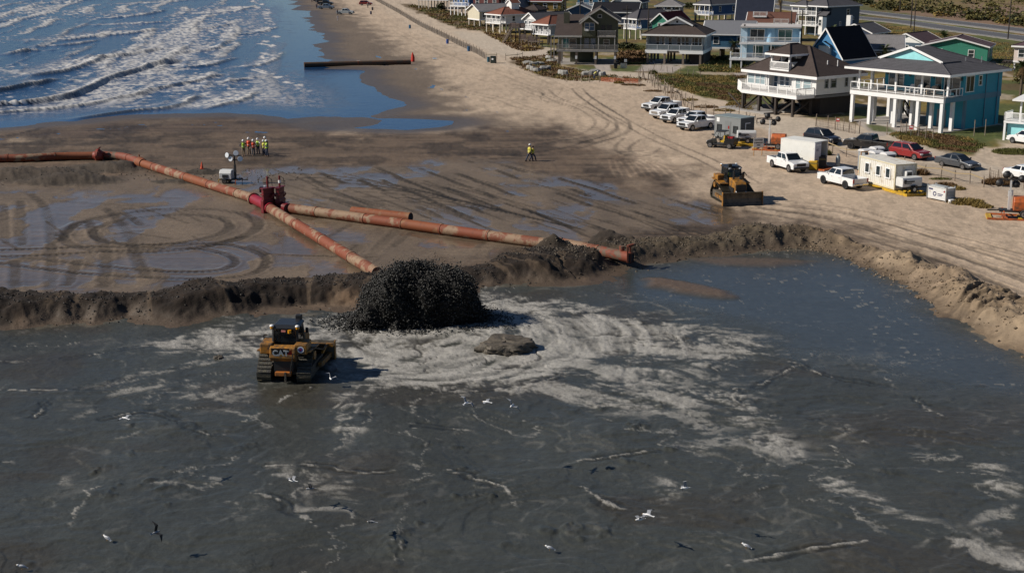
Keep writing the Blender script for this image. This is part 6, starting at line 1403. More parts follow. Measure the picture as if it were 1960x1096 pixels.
x, y = G(1821, 389); t = thing('cooler', 'small white cooler box on the sand by the fuel tank', 'cooler', (x, y, gz(x, y)), R(15)); MB().bx(-0.24, 0.24, -0.17, 0.17, 0, 0.28).build('body', TRIM, t, bevel=0.03); MB().bx(-0.25, 0.25, -0.18, 0.18, 0.281, 0.35).build('lid', TRIM, t, bevel=0.02)
# portable toilets
PTG = pm('grey_toilet_plastic', (0.26, 0.28, 0.30), 0.5, var=0.06); PTR = pm('white_toilet_roof', (0.66, 0.65, 0.64), 0.45); PTN = pm('navy_toilet_plastic', (0.035, 0.045, 0.085), 0.5)
PT = [((1655, 326), PTG, 'grey portable toilet at the end beside its wooden brace'), ((1675, 331), PTG, 'grey portable toilet with white domed roof in front row'), ((1697, 334), PTN, 'navy portable toilet behind the site office roof'), ((1676, 322), PTG, 'rear white roofed portable toilet half hidden')]
for (u, v), mt, lb in PT:
    x, y = G(u, v); t = thing('portable_toilet', lb, 'portable toilet', (x, y, gz(x, y)), R(24), 'portable toilets by the fence')
    MB().bx(-0.55, 0.55, -0.55, 0.55, 0.1, 2.05).build('wall', mt, t, bevel=0.04); MB().bx(-0.6, 0.6, -0.6, 0.6, 0, 0.099).build('base', BLKP, t)
    MB().prism([(-0.62, 2.051), (0.62, 2.051), (0.58, 2.15), (0.3, 2.3), (-0.3, 2.3), (-0.58, 2.15)], -0.62, 0.62, 'x').build('roof', PTR, t, bevel=0.03)
    MB().bx(-0.40, 0.40, -0.585, -0.551, 0.2, 1.95).build('door', PTN if mt is PTG else mt, t); MB().bx(-0.25, 0.25, -0.60, -0.586, 1.5, 1.75).build('door_badge', TRIM, t)
    MB().cyl((0.4, 0.4, 2.2), (0.4, 0.4, 2.5), 0.05, 8).build('vent_pipe', BLKP, t)
x, y = G(1646, 330); t = thing('timber_brace', 'orange timber frame on blocks holding the end toilet', 'frame', (x, y, gz(x, y)), R(24)); TI = pm('fresh_timber', (0.45, 0.24, 0.09), 0.8)
for xx in (0, 1.0): MB().bx(xx, xx + 0.08, 0, 0.08, 0.2, 2.2).build('upright', TI, t)
MB().bx(0.081, 0.999, 0.0, 0.08, 2.1, 2.2).build('crosspiece', TI, t); MB().bx(-0.1, 0.45, -0.15, 0.2, 0, 0.2).build('block', OR_, t); MB().bx(0.7, 1.25, -0.15, 0.2, 0, 0.2).build('block', YL_, t)

# danger sign
x, y = G(1441, 298); t = thing('warning_sign', 'white danger board on two timber legs by the compressor', 'sign', (x, y, gz(x, y)), R(12)); 
for xx in (0.08, 1.05): MB().bx(xx, xx + 0.07, 0, 0.07, -0.3, 2.0 if xx > 0.5 else 2.1).build('leg', TI, t)
MB().bx(0, 1.22, -0.03, -0.001, 0.95, 2.05).build('board', pm('white_signboard', (0.62, 0.61, 0.58), 0.6), t)
for k, wd_ in enumerate(('DANGER', 'SUBMERGED', 'PIPE')):
    place(text_mesh(wd_, 0.24 if k != 1 else 0.19, pm('black_ink', (0.01, 0.01, 0.01), 0.6), bold=0.006, ext=0.003), 'lettering', t, (0.61, -0.036, 1.72 - 0.30 * k), (R(90), 0, 0))

# ---- light towers
def light_tower(label, uv, rz, body, mast_h=2.6, skid_mat=None, lamps=((-0.75, 0.3, 25), (-0.35, -0.35, 15), (0.3, 0.75, -15), (0.75, -0.3, -25)), z=None, skid_on=True, scale=1.0):
    x, y = G(*uv); t = thing('light_tower', label, 'light tower', (x, y, gz(x, y) if z is None else z), R(rz), 'mobile light towers'); t.scale = (scale,) * 3
    MB().prism([(-0.55, 0.5), (0.55, 0.5), (0.58, 1.15), (0.35, 1.5), (-0.35, 1.5), (-0.58, 1.15)], -0.85, 0.55, 'x').build('engine_cabinet', body, t, bevel=0.05)
    MB().bx(-0.95, 1.5, -0.5, 0.5, 0.38, 0.499).build('chassis', BLKP, t); MB().bar((1.5, 0, 0.44), (2.3, 0, 0.4), 0.09).build('drawbar', BLKP, t); MB().bx(-0.5, 0.2, -0.60, -0.575, 0.65, 1.0).build('side_louvre', BLKP, t)
    tm, dm = wheel_mesh(0.30, 0.2, RIM)
    for s in (-1, 1): w_ = place(tm, 'wheel', t, (-0.2, s * 0.68, 0.30), (0, 0, R(90))); place(dm, 'rim', w_)
    for xx in (-0.8, 1.2):
        for s in (-1, 1): MB().bar((xx, s * 0.5, 0.44), (xx, s * 0.95, 0.44), 0.07).bar((xx, s * 0.95, 0.44), (xx, s * 0.95, 0.0), 0.06).build('outrigger', OR_ if xx > 0 else YL_, t)
    MB().bx(0.72, 0.92, -0.1, 0.1, 0.5, 0.5 + mast_h * 0.6).bx(0.76, 0.88, -0.06, 0.06, 0.5, 0.5 + mast_h).build('mast', BLKP if body is not OR_ else WEQ, t); zt = 0.5 + mast_h
    MB().bx(0.07, 1.57, -0.06, 0.06, zt - 0.05, zt + 0.05).bx(0.22, 1.42, -0.05, 0.05, zt - 0.55, zt - 0.47).build('lamp_bar', BLKP, t)
    for (a, b, tl) in lamps:
        c = Vector((0.82 + a, -0.2, zt + b * 0.6 - 0.15)); d = Vector((math.sin(R(tl)) * -0.8, -0.8, 0.12)).normalized()
        o = MB().tube([c - d * 0.22, c - d * 0.12, c + d * 0.06], [0.07, 0.22, 0.30], 14).build('lamp', pm('lamp_housing', (0.45, 0.46, 0.48), 0.25, 0.8) if body is not OR_ else BLKP, t, smooth=True); MB().tube([c + d * 0.062, c + d * 0.07], [0.28, 0.26], 14).build('lens', LAMPW, o); MB().bar((0.82 + a * 0.8, 0, zt - 0.1), c, 0.05).build('lamp_arm', BLKP, t)
    if skid_mat:
        for s in (-1.0, 0.85): MB().bx(-1.3, 2.3, s, s + 0.15, -0.14, 0.0).build('skid_rail', skid_mat, t)
        for k in range(4): MB().bx(-1.3 + 1.1 * k, -0.95 + 1.1 * k, -0.849, 0.849, -0.13, -0.01).build('skid_crossbar', YL_ if k % 2 else skid_mat, t)
    return t
light_tower('white light tower trailer with four lamps beside the pipeline', (438, 350), -12, WEQ, 2.6, scale=0.9)
light_tower('orange light tower behind the danger sign with folded black lamps', (1487, 287), 160, OR_, 2.4, OR_, z=0.16, scale=1.15)
light_tower('orange light tower on wooden pallet skid at the picture edge', (1952, 418), 165, OR_, 2.2, OR_, z=0.16, scale=1.2)
x, y = G(1931, 402); t = thing('notice_board', 'small white notice on thin pole beside orange light tower', 'sign', (x, y, gz(x, y)), R(8)); MB().bx(-0.03, 0.03, 0, 0.05, -0.3, 2.0).build('pole', STEEL, t); MB().bx(-0.22, 0.26, -0.03, -0.001, 1.3, 1.85).build('board', TRIM, t)
# ================================================================== dredge pipes
def rust_mat(name, clean, rust, amt, seed=0.0, dark=(0.07, 0.022, 0.012)):
    m = bpy.data.materials.new(name); m.use_nodes = True; t = m.node_tree; N = t.nodes; L = t.links; b = N['Principled BSDF']; b.inputs['Roughness'].default_value = 0.75
    tc = N.new('ShaderNodeTexCoord'); oi = N.new('ShaderNodeObjectInfo'); mu = N.new('ShaderNodeMath'); mu.operation = 'MULTIPLY'; mu.inputs[1].default_value = 53.0
    ad = N.new('ShaderNodeVectorMath'); L.new(oi.outputs['Random'], mu.inputs[0]); L.new(tc.outputs['Object'], ad.inputs[0]); L.new(mu.outputs[0], ad.inputs[1])
    n1 = N.new('ShaderNodeTexNoise'); n1.inputs['Scale'].default_value = 0.85; n1.inputs['Detail'].default_value = 9; n1.inputs['Roughness'].default_value = 0.62; L.new(ad.outputs[0], n1.inputs['Vector'])
    n2 = N.new('ShaderNodeTexNoise'); n2.inputs['Scale'].default_value = 2.4; n2.inputs['Detail'].default_value = 8; n2.inputs['Roughness'].default_value = 0.75; L.new(ad.outputs[0], n2.inputs['Vector'])
    r1 = N.new('ShaderNodeMapRange'); r1.inputs['From Min'].default_value = 0.56 - amt * 0.22; r1.inputs['From Max'].default_value = 0.62 - amt * 0.22; L.new(n1.outputs[0], r1.inputs[0])
    m1 = N.new('ShaderNodeMix'); m1.data_type = 'RGBA'; m1.inputs['A'].default_value = (*clean, 1); m1.inputs['B'].default_value = (*rust, 1); L.new(r1.outputs[0], m1.inputs['Factor'])
    r2 = N.new('ShaderNodeMapRange'); r2.inputs['From Min'].default_value = 0.52; r2.inputs['From Max'].default_value = 0.72; r2.inputs['To Max'].default_value = 0.75; L.new(n2.outputs[0], r2.inputs[0])
    m2 = N.new('ShaderNodeMix'); m2.data_type = 'RGBA'; m2.inputs['B'].default_value = (*dark, 1); L.new(r2.outputs[0], m2.inputs['Factor']); L.new(m1.outputs['Result'], m2.inputs['A']); L.new(m2.outputs['Result'], b.inputs['Base Color'])
    bp = N.new('ShaderNodeBump'); bp.inputs['Strength'].default_value = 0.4; bp.inputs['Distance'].default_value = 0.02; L.new(n2.outputs[0], bp.inputs['Height']); L.new(bp.outputs[0], b.inputs['Normal'])
    return m
SANDC = (0.255, 0.165, 0.10)
PA = rust_mat('rusty_pipe_with_sand', SANDC, (0.19, 0.045, 0.016), 0.62); PB = rust_mat('sandy_pipe', SANDC, (0.17, 0.05, 0.022), 0.34); PC = rust_mat('orange_rust_pipe', (0.22, 0.10, 0.042), (0.205, 0.055, 0.015), 0.85)
PD = rust_mat('brown_pipe', (0.13, 0.085, 0.055), (0.20, 0.045, 0.02), 0.5); REDP = pm('red_valve_paint', (0.14, 0.008, 0.012), 0.42, var=0.2, dirt=(0.10, 0.03, 0.02), dirt_amt=0.2); BLKR = rust_mat('tarred_pipe', (0.060, 0.040, 0.026), (0.090, 0.042, 0.020), 0.5, dark=(0.022, 0.015, 0.010))
PR = 0.44
def pipe_run(label, px, mats, joints, r=PR, zc=0.42, name='dredge_pipe', cat='pipe', straight=False, open_end=False, zs=None):
    """a run of welded pipe lengths; joints = fractions where one length meets the next"""
    pts = [Vector((*G(u, v, zc + (zs[i] if zs else 0)), zc + (zs[i] if zs else 0))) for i, (u, v) in enumerate(px)]
    P = [Vector(p) for p in curve([tuple(p) for p in pts], 8)] if not straight else [pts[0].lerp(pts[-1], k / 40) for k in range(41)]
    t = thing(name, label, cat, (P[0].x, P[0].y, 0)); O = Vector((P[0].x, P[0].y, 0)); n = len(P) - 1
    cuts = [0.0] + list(joints) + [1.0]
    for k in range(len(cuts) - 1):
        a, b = int(round(cuts[k] * n)), int(round(cuts[k + 1] * n)); q = [p - O for p in P[a:b + 1]]
        sag = 0.0
        MB().tube(q, r, 20, caps=not open_end or k < len(cuts) - 2).build('pipe_length', mats[k % len(mats)], t, smooth=True)
        if 0 < k:
            d = (P[min(a + 1, n)] - P[max(a - 1, 0)]).normalized(); c = P[a] - O
            MB().cyl(c - d * 0.09, c + d * 0.09, r + 0.035, 20).build('weld_collar', PA, t, smooth=True)
    if open_end:
        d = (P[-1] - P[-2]).normalized(); c = P[-1] - O; MB().tube([c - d * 1.5, c - d * 0.02], r - 0.03, 20).build('dark_bore', INDARK, t)
    return t, P
tA, P1 = pipe_run('long rusty supply pipe rising from the left edge', [(-140, 306), (-60, 305), (0, 303), (60, 302), (120, 299), (184, 298)], [PD, PA, PC], (0.45, 0.75))
MBc = P1[-1]
# coupling and rubber bend
x, y = G(188, 298, 0.45); t = thing('pipe_coupling', 'red bolted ball joint coupling where the pipeline bends', 'coupling', (x, y, 0.45), R(-5)); MB().tube([(-0.5, 0, 0), (-0.25, 0, 0), (-0.1, 0, 0.02), (0.1, 0, 0.02), (0.25, 0, 0), (0.55, 0, 0)], [0.46, 0.52, 0.74, 0.74, 0.62, 0.46], 20).build('flange', pm('red_oxide', (0.24, 0.035, 0.018), 0.6, var=0.25), t, smooth=True)
for k in range(8): a = k * math.pi / 4; MB().cyl((-0.2, 0.66 * math.cos(a), 0.66 * math.sin(a)), (0.25, 0.66 * math.cos(a), 0.66 * math.sin(a)), 0.06, 6).build('bolt', PC, t)
MB().bar((-0.1, 0, 0.6), (0.3, 0, 0.95), 0.25, 0.1).build('lifting_lug', pm('red_oxide', (0.24, 0.035, 0.018), 0.6, var=0.25), t)
pipe_run('short dark curved pipe section after the red coupling', [(196, 297), (222, 298), (242, 301), (258, 306), (266, 311)], [PD, PD], (0.55,), r=0.43)
x, y = G(268, 311, 0.45); t = thing('pipe_socket', 'orange bell socket at the start of the long straight pipe', 'coupling', (x, y, 0.45), R(-52)); MB().tube([(-0.5, 0, 0), (-0.1, 0, 0), (0.0, 0, 0), (0.9, 0, 0)], [0.46, 0.60, 0.62, 0.50], 20).build('bell', PC, t, smooth=True); MB().cyl((-0.1, 0.0, 0.5), (-0.1, 0.0, 0.85), 0.08, 8).build('lug', PC, t)
pipe_run('long straight rusty pipe running from the bend to the red valves', [(270, 312), (330, 328), (400, 350), (450, 367), (492, 382)], [PC, PA, PC, PA, PB], (0.12, 0.42, 0.62, 0.85), straight=True)
pipe_run('sand crusted pipe from the valves down to the slurry outfall', [(514, 397), (620, 452), (722, 522)], [PB, PA, PA, PB], (0.30, 0.56, 0.80), straight=True)
pipe_run('long pipe from the valves across the flat to the mud bank', [(550, 398), (800, 430), (1045, 466)], [PB, PB, PA, PC, PA, PB], (0.12, 0.32, 0.48, 0.62, 0.80), straight=True)
t, P2 = pipe_run('last pipe length poking out of the mud bank over the pond', [(1070, 464), (1150, 481), (1208, 493)], [PB, PD], (0.55,), straight=True, open_end=True, zs=(0.5, 0.42, 0.35), r=0.42)
MB().cyl(P2[-6] - P2[0] + Vector((P2[0].x, P2[0].y, 0)) - Vector((P2[0].x, P2[0].y, 0)) + Vector((0, 0, P2[0].z)) + Vector((0, 0, 0.0)), P2[-6] - P2[0] + Vector((0, 0, P2[0].z + 0.75)), 0.2, 12).build('branch_stub', PD, t)
c = P2[-1] - Vector((P2[0].x, P2[0].y, 0)); d = (P2[-1] - P2[-2]).normalized(); s = d.cross(Vector((0, 0, 1))).normalized()
m = MB(); m.bar(c + Vector((0, 0, -0.4)) - d * 0.1, c + Vector((0, 0, 1.0)) - d * 0.1, 0.14, 0.2); m.bar(c + s * -0.5 + Vector((0, 0, 0.95)), c + s * 0.5 + Vector((0, 0, 0.95)), 0.16); m.bar(c + s * -0.45 + Vector((0, 0, 0.35)), c + s * 0.45 + Vector((0, 0, 0.35)), 0.12); m.bar(c + s * 0.45 + Vector((0, 0, -0.3)), c + s * 0.45 + Vector((0, 0, 1.0)), 0.12); m.build('end_bracket', PD, t)
pipe_run('loose orange rust pipe length lying behind the long pipe', [(674, 404), (730, 409), (786, 416)], [PC], (), straight=True, open_end=True, r=0.42)
pipe_run('dark rusty pipe lying across the waterline near the fence', [(582, 124), (684, 121), (786, 119)], [BLKR, BLKR], (0.49,), straight=True, r=0.46, zc=0.42)
x, y = G(686, 121, 0.42); t = thing('pipe_band', 'pale wrap around the middle of the dark waterline pipe', 'wrap', (x, y, 0.42), R(2)); MB().cyl((-0.3, 0, 0), (0.3, 0, 0), 0.50, 18).build('wrap', pm('pale_wrap', (0.35, 0.33, 0.30), 0.8), t, smooth=True); MB().bx(-0.04, 0.04, -0.08, 0.08, 0.49, 0.56).build('buckle', STEEL, t)
x, y = G(790, 119); t = thing('flag_marker', 'red warning flag at the landward end of the dark pipe', 'flag', (x, y, 0), 0); MB().cyl((0, 0, -0.2), (0, 0, 1.9), 0.04, 6).build('pole', STEEL, t); MB().tube([(0, 0, 0.1), (0.05, 0, 0.9), (0, 0.02, 1.4), (0, 0, 1.9)], [0.38, 0.34, 0.24, 0.04], 8).build('cloth', pm('red_cloth', (0.50, 0.03, 0.015), 0.8), t, smooth=True)
# Y-piece and gate valves
x, y = G(508, 393, 0.45); t = thing('valve_manifold', 'crimson Y-piece with two gate valves joining the pipes', 'valve', (x, y, 0), R(0))
def lp(u, v, z): a = G(u, v, z); return Vector((a[0] - x, a[1] - y, z))
a0 = lp(486, 381, 0.45); a1 = lp(507, 391, 0.45); a2 = lp(518, 399, 0.45); a3 = lp(552, 399, 0.45)
MB().tube([a0, a0.lerp(a1, 0.12), a1, a2], [0.52, 0.47, 0.5, 0.48], 20).build('y_pipe', pm('crimson_paint', (0.24, 0.010, 0.022), 0.4, var=0.2), t, smooth=True); MB().tube([a1, a1.lerp(a3, 0.5) + Vector((0.2, 0.4, 0)), a3], 0.46, 18).build('branch_pipe', REDP, t, smooth=True)
MB().tube([a0 - (a1 - a0).normalized() * 0.12, a0 + (a1 - a0).normalized() * 0.1], 0.60, 20).build('flange', PB, t, smooth=True)
for k, (u, v) in enumerate(((514, 396), (537, 394))):
    c = lp(u, v, 0.45); rz_ = R(-48 if k == 0 else -15)
    MB().box(c + Vector((0, 0, 0.1)), (0.45, 1.35, 1.2), rz=rz_).build('valve_body', REDP, t, bevel=0.05); MB().box(c + Vector((0, 0, 1.15)), (0.34, 1.15, 1.2), rz=rz_).build('gate_housing', REDP, t, bevel=0.04)
    for z_ in (0.55, 1.15, 1.72): MB().box(c + Vector((0, 0, z_)), (0.5, 1.32, 0.08), rz=rz_).build('housing_rib', REDP, t)
    MB().cyl(c + Vector((0, 0, 1.7)), c + Vector((0, 0, 2.75)), 0.09, 10).build('ram', REDP, t); MB().cyl(c + Vector((0, 0, 2.1)), c + Vector((0, 0, 2.35)), 0.12, 10).build('ram_collar', TRIM if k else REDP, t)
    for s_ in (-1, 1): MB().bar(c + Vector((s_ * 0.35, -0.2, 0.9)), c + Vector((s_ * 0.55, -0.1, 1.2)), 0.12).build('side_bracket', REDP, t)
    MB().tube([c + Vector((0.1, 0, 2.7)), c + Vector((0.35, 0.1, 2.5)), c + Vector((0.4, 0.1, 1.9))], 0.025, 6).build('hydraulic_hose', BLKP, t)
MB().box(lp(498, 388, 0) + Vector((0.25, 0.3, 1.2)), (0.6, 0.5, 0.5)).build('power_pack', pm('dark_power_pack', (0.03, 0.012, 0.014), 0.4), t, bevel=0.04); MB().box(lp(500, 388, 0) + Vector((0.35, 0.1, 1.5)), (0.18, 0.2, 0.14)).build('gauge', TRIM, t)
# cone beside the tower
x, y = G(387, 330); t = thing('traffic_cone', 'small orange marker cone near the white light tower', 'cone', (x, y, gz(x, y)), 0); MB().tube([(0, 0, 0.03), (0, 0, 0.7)], [0.17, 0.04], 12).build('cone', pm('cone_orange', (0.6, 0.08, 0.02), 0.5), t, smooth=True); MB().bx(-0.2, 0.2, -0.2, 0.2, 0, 0.03).build('base', pm('cone_orange', (0.6, 0.08, 0.02), 0.5), t)

# ================================================================== bulldozers
CY = pm('machine_yellow', (0.36, 0.155, 0.016), 0.55, var=0.22, scale=1.2, dirt=(0.075, 0.052, 0.030), dirt_amt=0.44); CBK = pm('machine_black', (0.016, 0.016, 0.017), 0.5, var=0.2); MUD = pm('muddy_steel', (0.075, 0.062, 0.046), 0.8, var=0.4, scale=4, bump=0.5, dirt=(0.16, 0.13, 0.09), dirt_amt=0.25); MUDT = pm('wet_track_steel', (0.040, 0.036, 0.028), 0.45, var=0.4, scale=4, bump=0.4, dirt=(0.10, 0.085, 0.05), dirt_amt=0.3); BLADE = pm('worn_blade_steel', (0.13, 0.105, 0.075), 0.5, 0.3, var=0.3, scale=1.5, dirt=(0.05, 0.045, 0.035), dirt_amt=0.4); AMB = pm('amber_lens', (0.65, 0.28, 0.01), 0.25)
def bulldozer(label, loc, rz, operator=False, blade_mat=None, dirty=0):
    t = thing('bulldozer', label, 'bulldozer', loc, rz, 'bulldozers')                 # local +y = forward
    gauge, sw = 1.13, 0.80
    # elevated-sprocket track path (y, z), sole 0.0
    ctr = [((1.55, 0.50), 0.46), ((-1.65, 0.50), 0.46), ((-0.95, 1.42), 0.40)]
    path = []
    def arc(c, r, a0, a1, n=8):
        for k in range(n + 1): a = R(a0 + (a1 - a0) * k / n); path.append((c[0] + r * math.cos(a), c[1] + r * math.sin(a)))
    arc(ctr[0][0], 0.46, -90, 70); arc(ctr[2][0], 0.40, 72, 140); arc(ctr[1][0], 0.46, 140, 270)
    Pp = [Vector((0, a, b)) for a, b in path]; Pp.append(Pp[0]); seglen = [(Pp[i + 1] - Pp[i]).length for i in range(len(Pp) - 1)]; tot = sum(seglen); ns = 42
    shoe = MB().bx(-sw / 2, sw / 2, -tot / ns * 0.46, tot / ns * 0.46, -0.03, 0.0); shoe.bx(-sw / 2, sw / 2, -tot / ns * 0.46, -tot / ns * 0.46 + 0.03, 0.0, 0.065); sme = shoe.mesh('shoe'); sme.materials.append(MUDT)
    for s in (-1, 1):
        fr = MB().prism([(1.6, 0.18), (1.6, 0.8), (-0.9, 0.85), (-1.7, 0.8), (-1.7, 0.18)], s * gauge - 0.28, s * gauge + 0.28, 'x').build('track_frame', MUD, t)
        tr = MB(); 
        for i, (c, r_) in enumerate(ctr): tr.cyl((s * gauge - 0.2, c[0], c[1]), (s * gauge + 0.2, c[0], c[1]), r_ - 0.06, 18)
        for k in range(6): tr.cyl((s * gauge - 0.2, 1.05 - 0.42 * k, 0.20), (s * gauge + 0.2, 1.05 - 0.42 * k, 0.20), 0.14, 12)
        track = tr.build('track', CBK, t); 
        MB().cyl((s * (gauge + 0.2), ctr[2][0][0], ctr[2][0][1]), (s * (gauge + 0.42), ctr[2][0][0], ctr[2][0][1]), 0.26, 16).build('final_drive', CY, t)
        for k in range(ns):
            q = tot * k / ns; i = 0
            while q > seglen[i]: q -= seglen[i]; i += 1
            p = Pp[i].lerp(Pp[i + 1], q / seglen[i]); d = (Pp[i + 1] - Pp[i]).normalized()
            place(sme, 'shoe', track, (s * gauge, p.y, p.z), (math.atan2(d.z, d.y) + math.pi, 0, 0))
        # fender
        MB().prism([(0.35, 1.62), (0.35, 1.7), (-1.9, 1.95), (-1.9, 1.85)], s * 0.62, s * 1.5, 'x').build('fender', CY, t, bevel=0.02)
        MB().bx(min(s * 0.62, s * 1.32), max(s * 0.62, s * 1.32), -1.95, -0.75, 1.72, 2.32).build('side_tank', CY, t, bevel=0.06)
        # push arm
        MB().bar((s * 1.62, -0.2, 0.62), (s * 1.62, 2.35, 0.45), 0.2, 0.28).build('push_arm', CY, t); MB().bar((s * 1.45, 1.2, 0.9), (s * 1.5, 2.4, 1.1), 0.12).build('tilt_strut', CY, t)
    # hull, engine, hood
    MB().bx(-0.62, 0.62, -1.7, 1.6, 0.5, 1.45).build('hull', CBK, t); MB().prism([(0.25, 1.451), (0.25, 2.25), (1.75, 2.05), (2.0, 1.85), (2.0, 1.0), (1.601, 0.9), (1.601, 1.451)], -0.55, 0.55, 'x').build('hood', CY, t, bevel=0.06)
    MB().bx(-0.48, 0.48, 2.001, 2.06, 1.05, 1.8).build('radiator_grille', CBK, t); MB().cyl((0.33, 0.85, 2.1), (0.33, 0.85, 2.95), 0.09, 12).build('exhaust', CBK, t); MB().cyl((-0.3, 1.0, 2.1), (-0.3, 1.0, 2.5), 0.13, 12).build('air_intake', CBK, t)
    # rear fuel tank
    MB().prism([(-1.72, 1.451), (-1.75, 2.25), (-2.15, 2.15), (-2.25, 1.6), (-2.05, 1.35), (-1.75, 1.35)], -0.72, 0.72, 'x').build('fuel_tank', CY, t, bevel=0.04); MB().bx(-0.55, 0.55, -2.02, -1.7, 0.75, 1.349).build('rear_case', CBK, t); MB().bx(-0.45, 0.45, -2.25, -2.021, 0.55, 0.78).build('drawbar_block', pm('machine_orange', (0.40, 0.13, 0.02), 0.5, dirt=(0.1, 0.07, 0.04), dirt_amt=0.3), t, bevel=0.03); MB().bar((0.15, -2.3, 0.2), (0.15, -2.3, 0.8), 0.1).build('hitch_pin', MUD, t); MB().bar((0.42, -2.3, 0.75), (0.62, -2.28, 1.9), 0.06).build('pull_rod', MUD, t)
    dl = place(MB().bx(-0.60, 0.42, -0.014, 0.0, -0.27, 0.29).mesh('decal'), 'black_decal', t, (0, -2.215, 1.88), (R(10), 0, 0)); dl.data.materials.append(CBK)
    o = place(text_mesh('CAT', 0.46, pm('white_decal', (0.78, 0.76, 0.70), 0.5), bold=0.018), 'lettering', t, (-0.08, -2.245, 1.74), (R(90 + 10), 0, 0))
    tri = MB().add([(-0.25, 0, -0.16), (0.13, 0, -0.16), (-0.06, 0, 0.09)], [(0, 1, 2)]).mesh('logo_triangle'); tri.materials.append(pm('decal_yellow', (0.62, 0.36, 0.02), 0.5)); place(tri, 'logo_triangle', t, (-0.02, -2.243, 1.84), (R(10), 0, 0))
    rd = MB().add([(0.40, 0, -0.27), (0.56, 0, -0.27), (0.56, 0, 0.29), (0.30, 0, -0.05)], [(0, 1, 2, 3)]).mesh('decal_stripe'); rd.materials.append(LAMPR); place(rd, 'decal_stripe', t, (0, -2.232, 1.88), (R(10), 0, 0))
    n_ = 20
    for r0, r1, mt in ((0.19, 0.13, TRIM), (0.13, 0.0001, pm('badge_blue', (0.05, 0.07, 0.30), 0.5)), (0.055, 0.0001, LAMPR)):
        yy = -1.962 - (0.002 if r0 < 0.15 else 0) - (0.002 if r0 < 0.1 else 0); vs = [(0.98 + r_ * math.cos(2 * math.pi * k / n_), yy, 2.02 + r_ * math.sin(2 * math.pi * k / n_)) for r_ in (r0, r1) for k in range(n_)]
        MB().add(vs, [(k, (k + 1) % n_, n_ + (k + 1) % n_, n_ + k) for k in range(n_)]).build('round_badge', mt, t)
    # cab
    z0, z1 = 1.55, 3.0; A = [(-0.72, -1.45, z0), (0.72, -1.45, z0), (0.72, 0.2, z0), (-0.72, 0.2, z0)]; B = [(-0.66, -1.35, z1), (0.66, -1.35, z1), (0.62, 0.0, z1), (-0.62, 0.0, z1)]
    for a, b in zip(A, B): MB().bar(a, b, 0.11).build('cab_pillar', CBK, t)
    MB().bx(-0.74, 0.74, -1.48, 0.22, z0 - 0.1, z0 + 0.45).build('cab_lower', CBK, t, bevel=0.03)
    for nm, q in (('cab_window', [A[2], A[3], B[3], B[2]]), ('cab_window', [A[0], A[1], B[1], B[0]]), ('cab_window', [A[1], A[2], B[2], B[1]]), ('cab_window', [A[3], A[0], B[0], B[3]])): quad_plate(t, nm, CABG, q, ((0.07, 0.93), (0.32, 0.95)), 0.0)
    MB().loft([[(-0.78, -1.5, z1), (0.78, -1.5, z1), (0.72, 0.15, z1), (-0.72, 0.15, z1)], [(-0.80, -1.52, z1 + 0.12), (0.80, -1.52, z1 + 0.12), (0.74, 0.18, z1 + 0.12), (-0.74, 0.18, z1 + 0.12)], [(-0.62, -1.3, z1 + 0.25), (0.62, -1.3, z1 + 0.25), (0.56, 0.0, z1 + 0.25), (-0.56, 0.0, z1 + 0.25)]]).build('cab_roof', pm('roof_black', (0.022, 0.024, 0.028), 0.35), t, bevel=0.04)
    MB().bx(-0.85, 0.85, -1.0, -0.8, z1 + 0.02, z1 + 0.10).build('roll_bar', CBK, t); MB().box((0.45, 0.05, z1 + 0.3), (0.35, 0.3, 0.35)).build('air_unit', CBK, t, bevel=0.04)
    for s in (-1, 1):
        MB().cyl((s * 0.72, -1.45, z1 + 0.06), (s * 0.72, -1.45, z1 + 0.2), 0.10, 10).build('beacon', AMB, t); MB().ball((s * 0.72, -1.45, z1 + 0.2), 0.13, 10, 4, (1, 1, 0.7), 0.0).build('receiver_dome', TRIM, t, smooth=True)
        MB().box((s * 0.86, 0.15, 2.55), (0.16, 0.08, 0.28)).build('mirror', CBK, t); MB().box((s * 0.5, 0.25, z1 + 0.06), (0.2, 0.1, 0.12)).build('work_light', LAMPW, t)
    MB().box((-0.05, -1.56, z1 - 0.06), (0.24, 0.06, 0.09)).build('rear_light', pm('red_white_lens', (0.7, 0.25, 0.2), 0.3), t); MB().cyl((0.3, -1.58, z1 - 0.15), (0.3, -1.58, z1 + 0.02), 0.10, 10).build('warning_lamp', AMB, t)
    MB().bx(-0.3, 0.3, -1.1, -0.6, z0 + 0.25, z0 + 0.4).build('seat', CBK, t); MB().bx(-0.3, 0.3, -1.2, -1.08, z0 + 0.4, z0 + 1.1).build('seat_back', CBK, t)
    # blade: curved section swept across
    bw = 1.9; prof = [(2.62, 0.02), (2.48, 0.30), (2.42, 0.62), (2.46, 0.95), (2.60, 1.22), (2.54, 1.24), (2.38, 0.97), (2.34, 0.62), (2.40, 0.28), (2.54, 0.0)]
    MB().prism(prof, -bw, bw, 'x').build('blade', blade_mat or BLADE, t); 
    for s in (-1, 1): MB().prism([(2.36, 0.02), (2.68, 0.02), (2.68, 0.5), (2.62, 1.28), (2.30, 1.25)], s * bw - (0.0 if s > 0 else 0.04), s * bw + (0.04 if s > 0 else 0.0), 'x').build('blade_end', CY, t)
    MB().bx(-bw, bw, 2.50, 2.66, -0.02, 0.05).build('cutting_edge', MUD, t); MB().bx(-bw * 0.98, bw * 0.98, 2.2, 2.33, 0.95, 1.15).build('blade_beam', CY, t)
    for s in (-0.45, 0.45): MB().cyl((s, 1.4, 1.7), (s, 2.3, 0.95), 0.07, 10).build('lift_cylinder', STEEL, t)
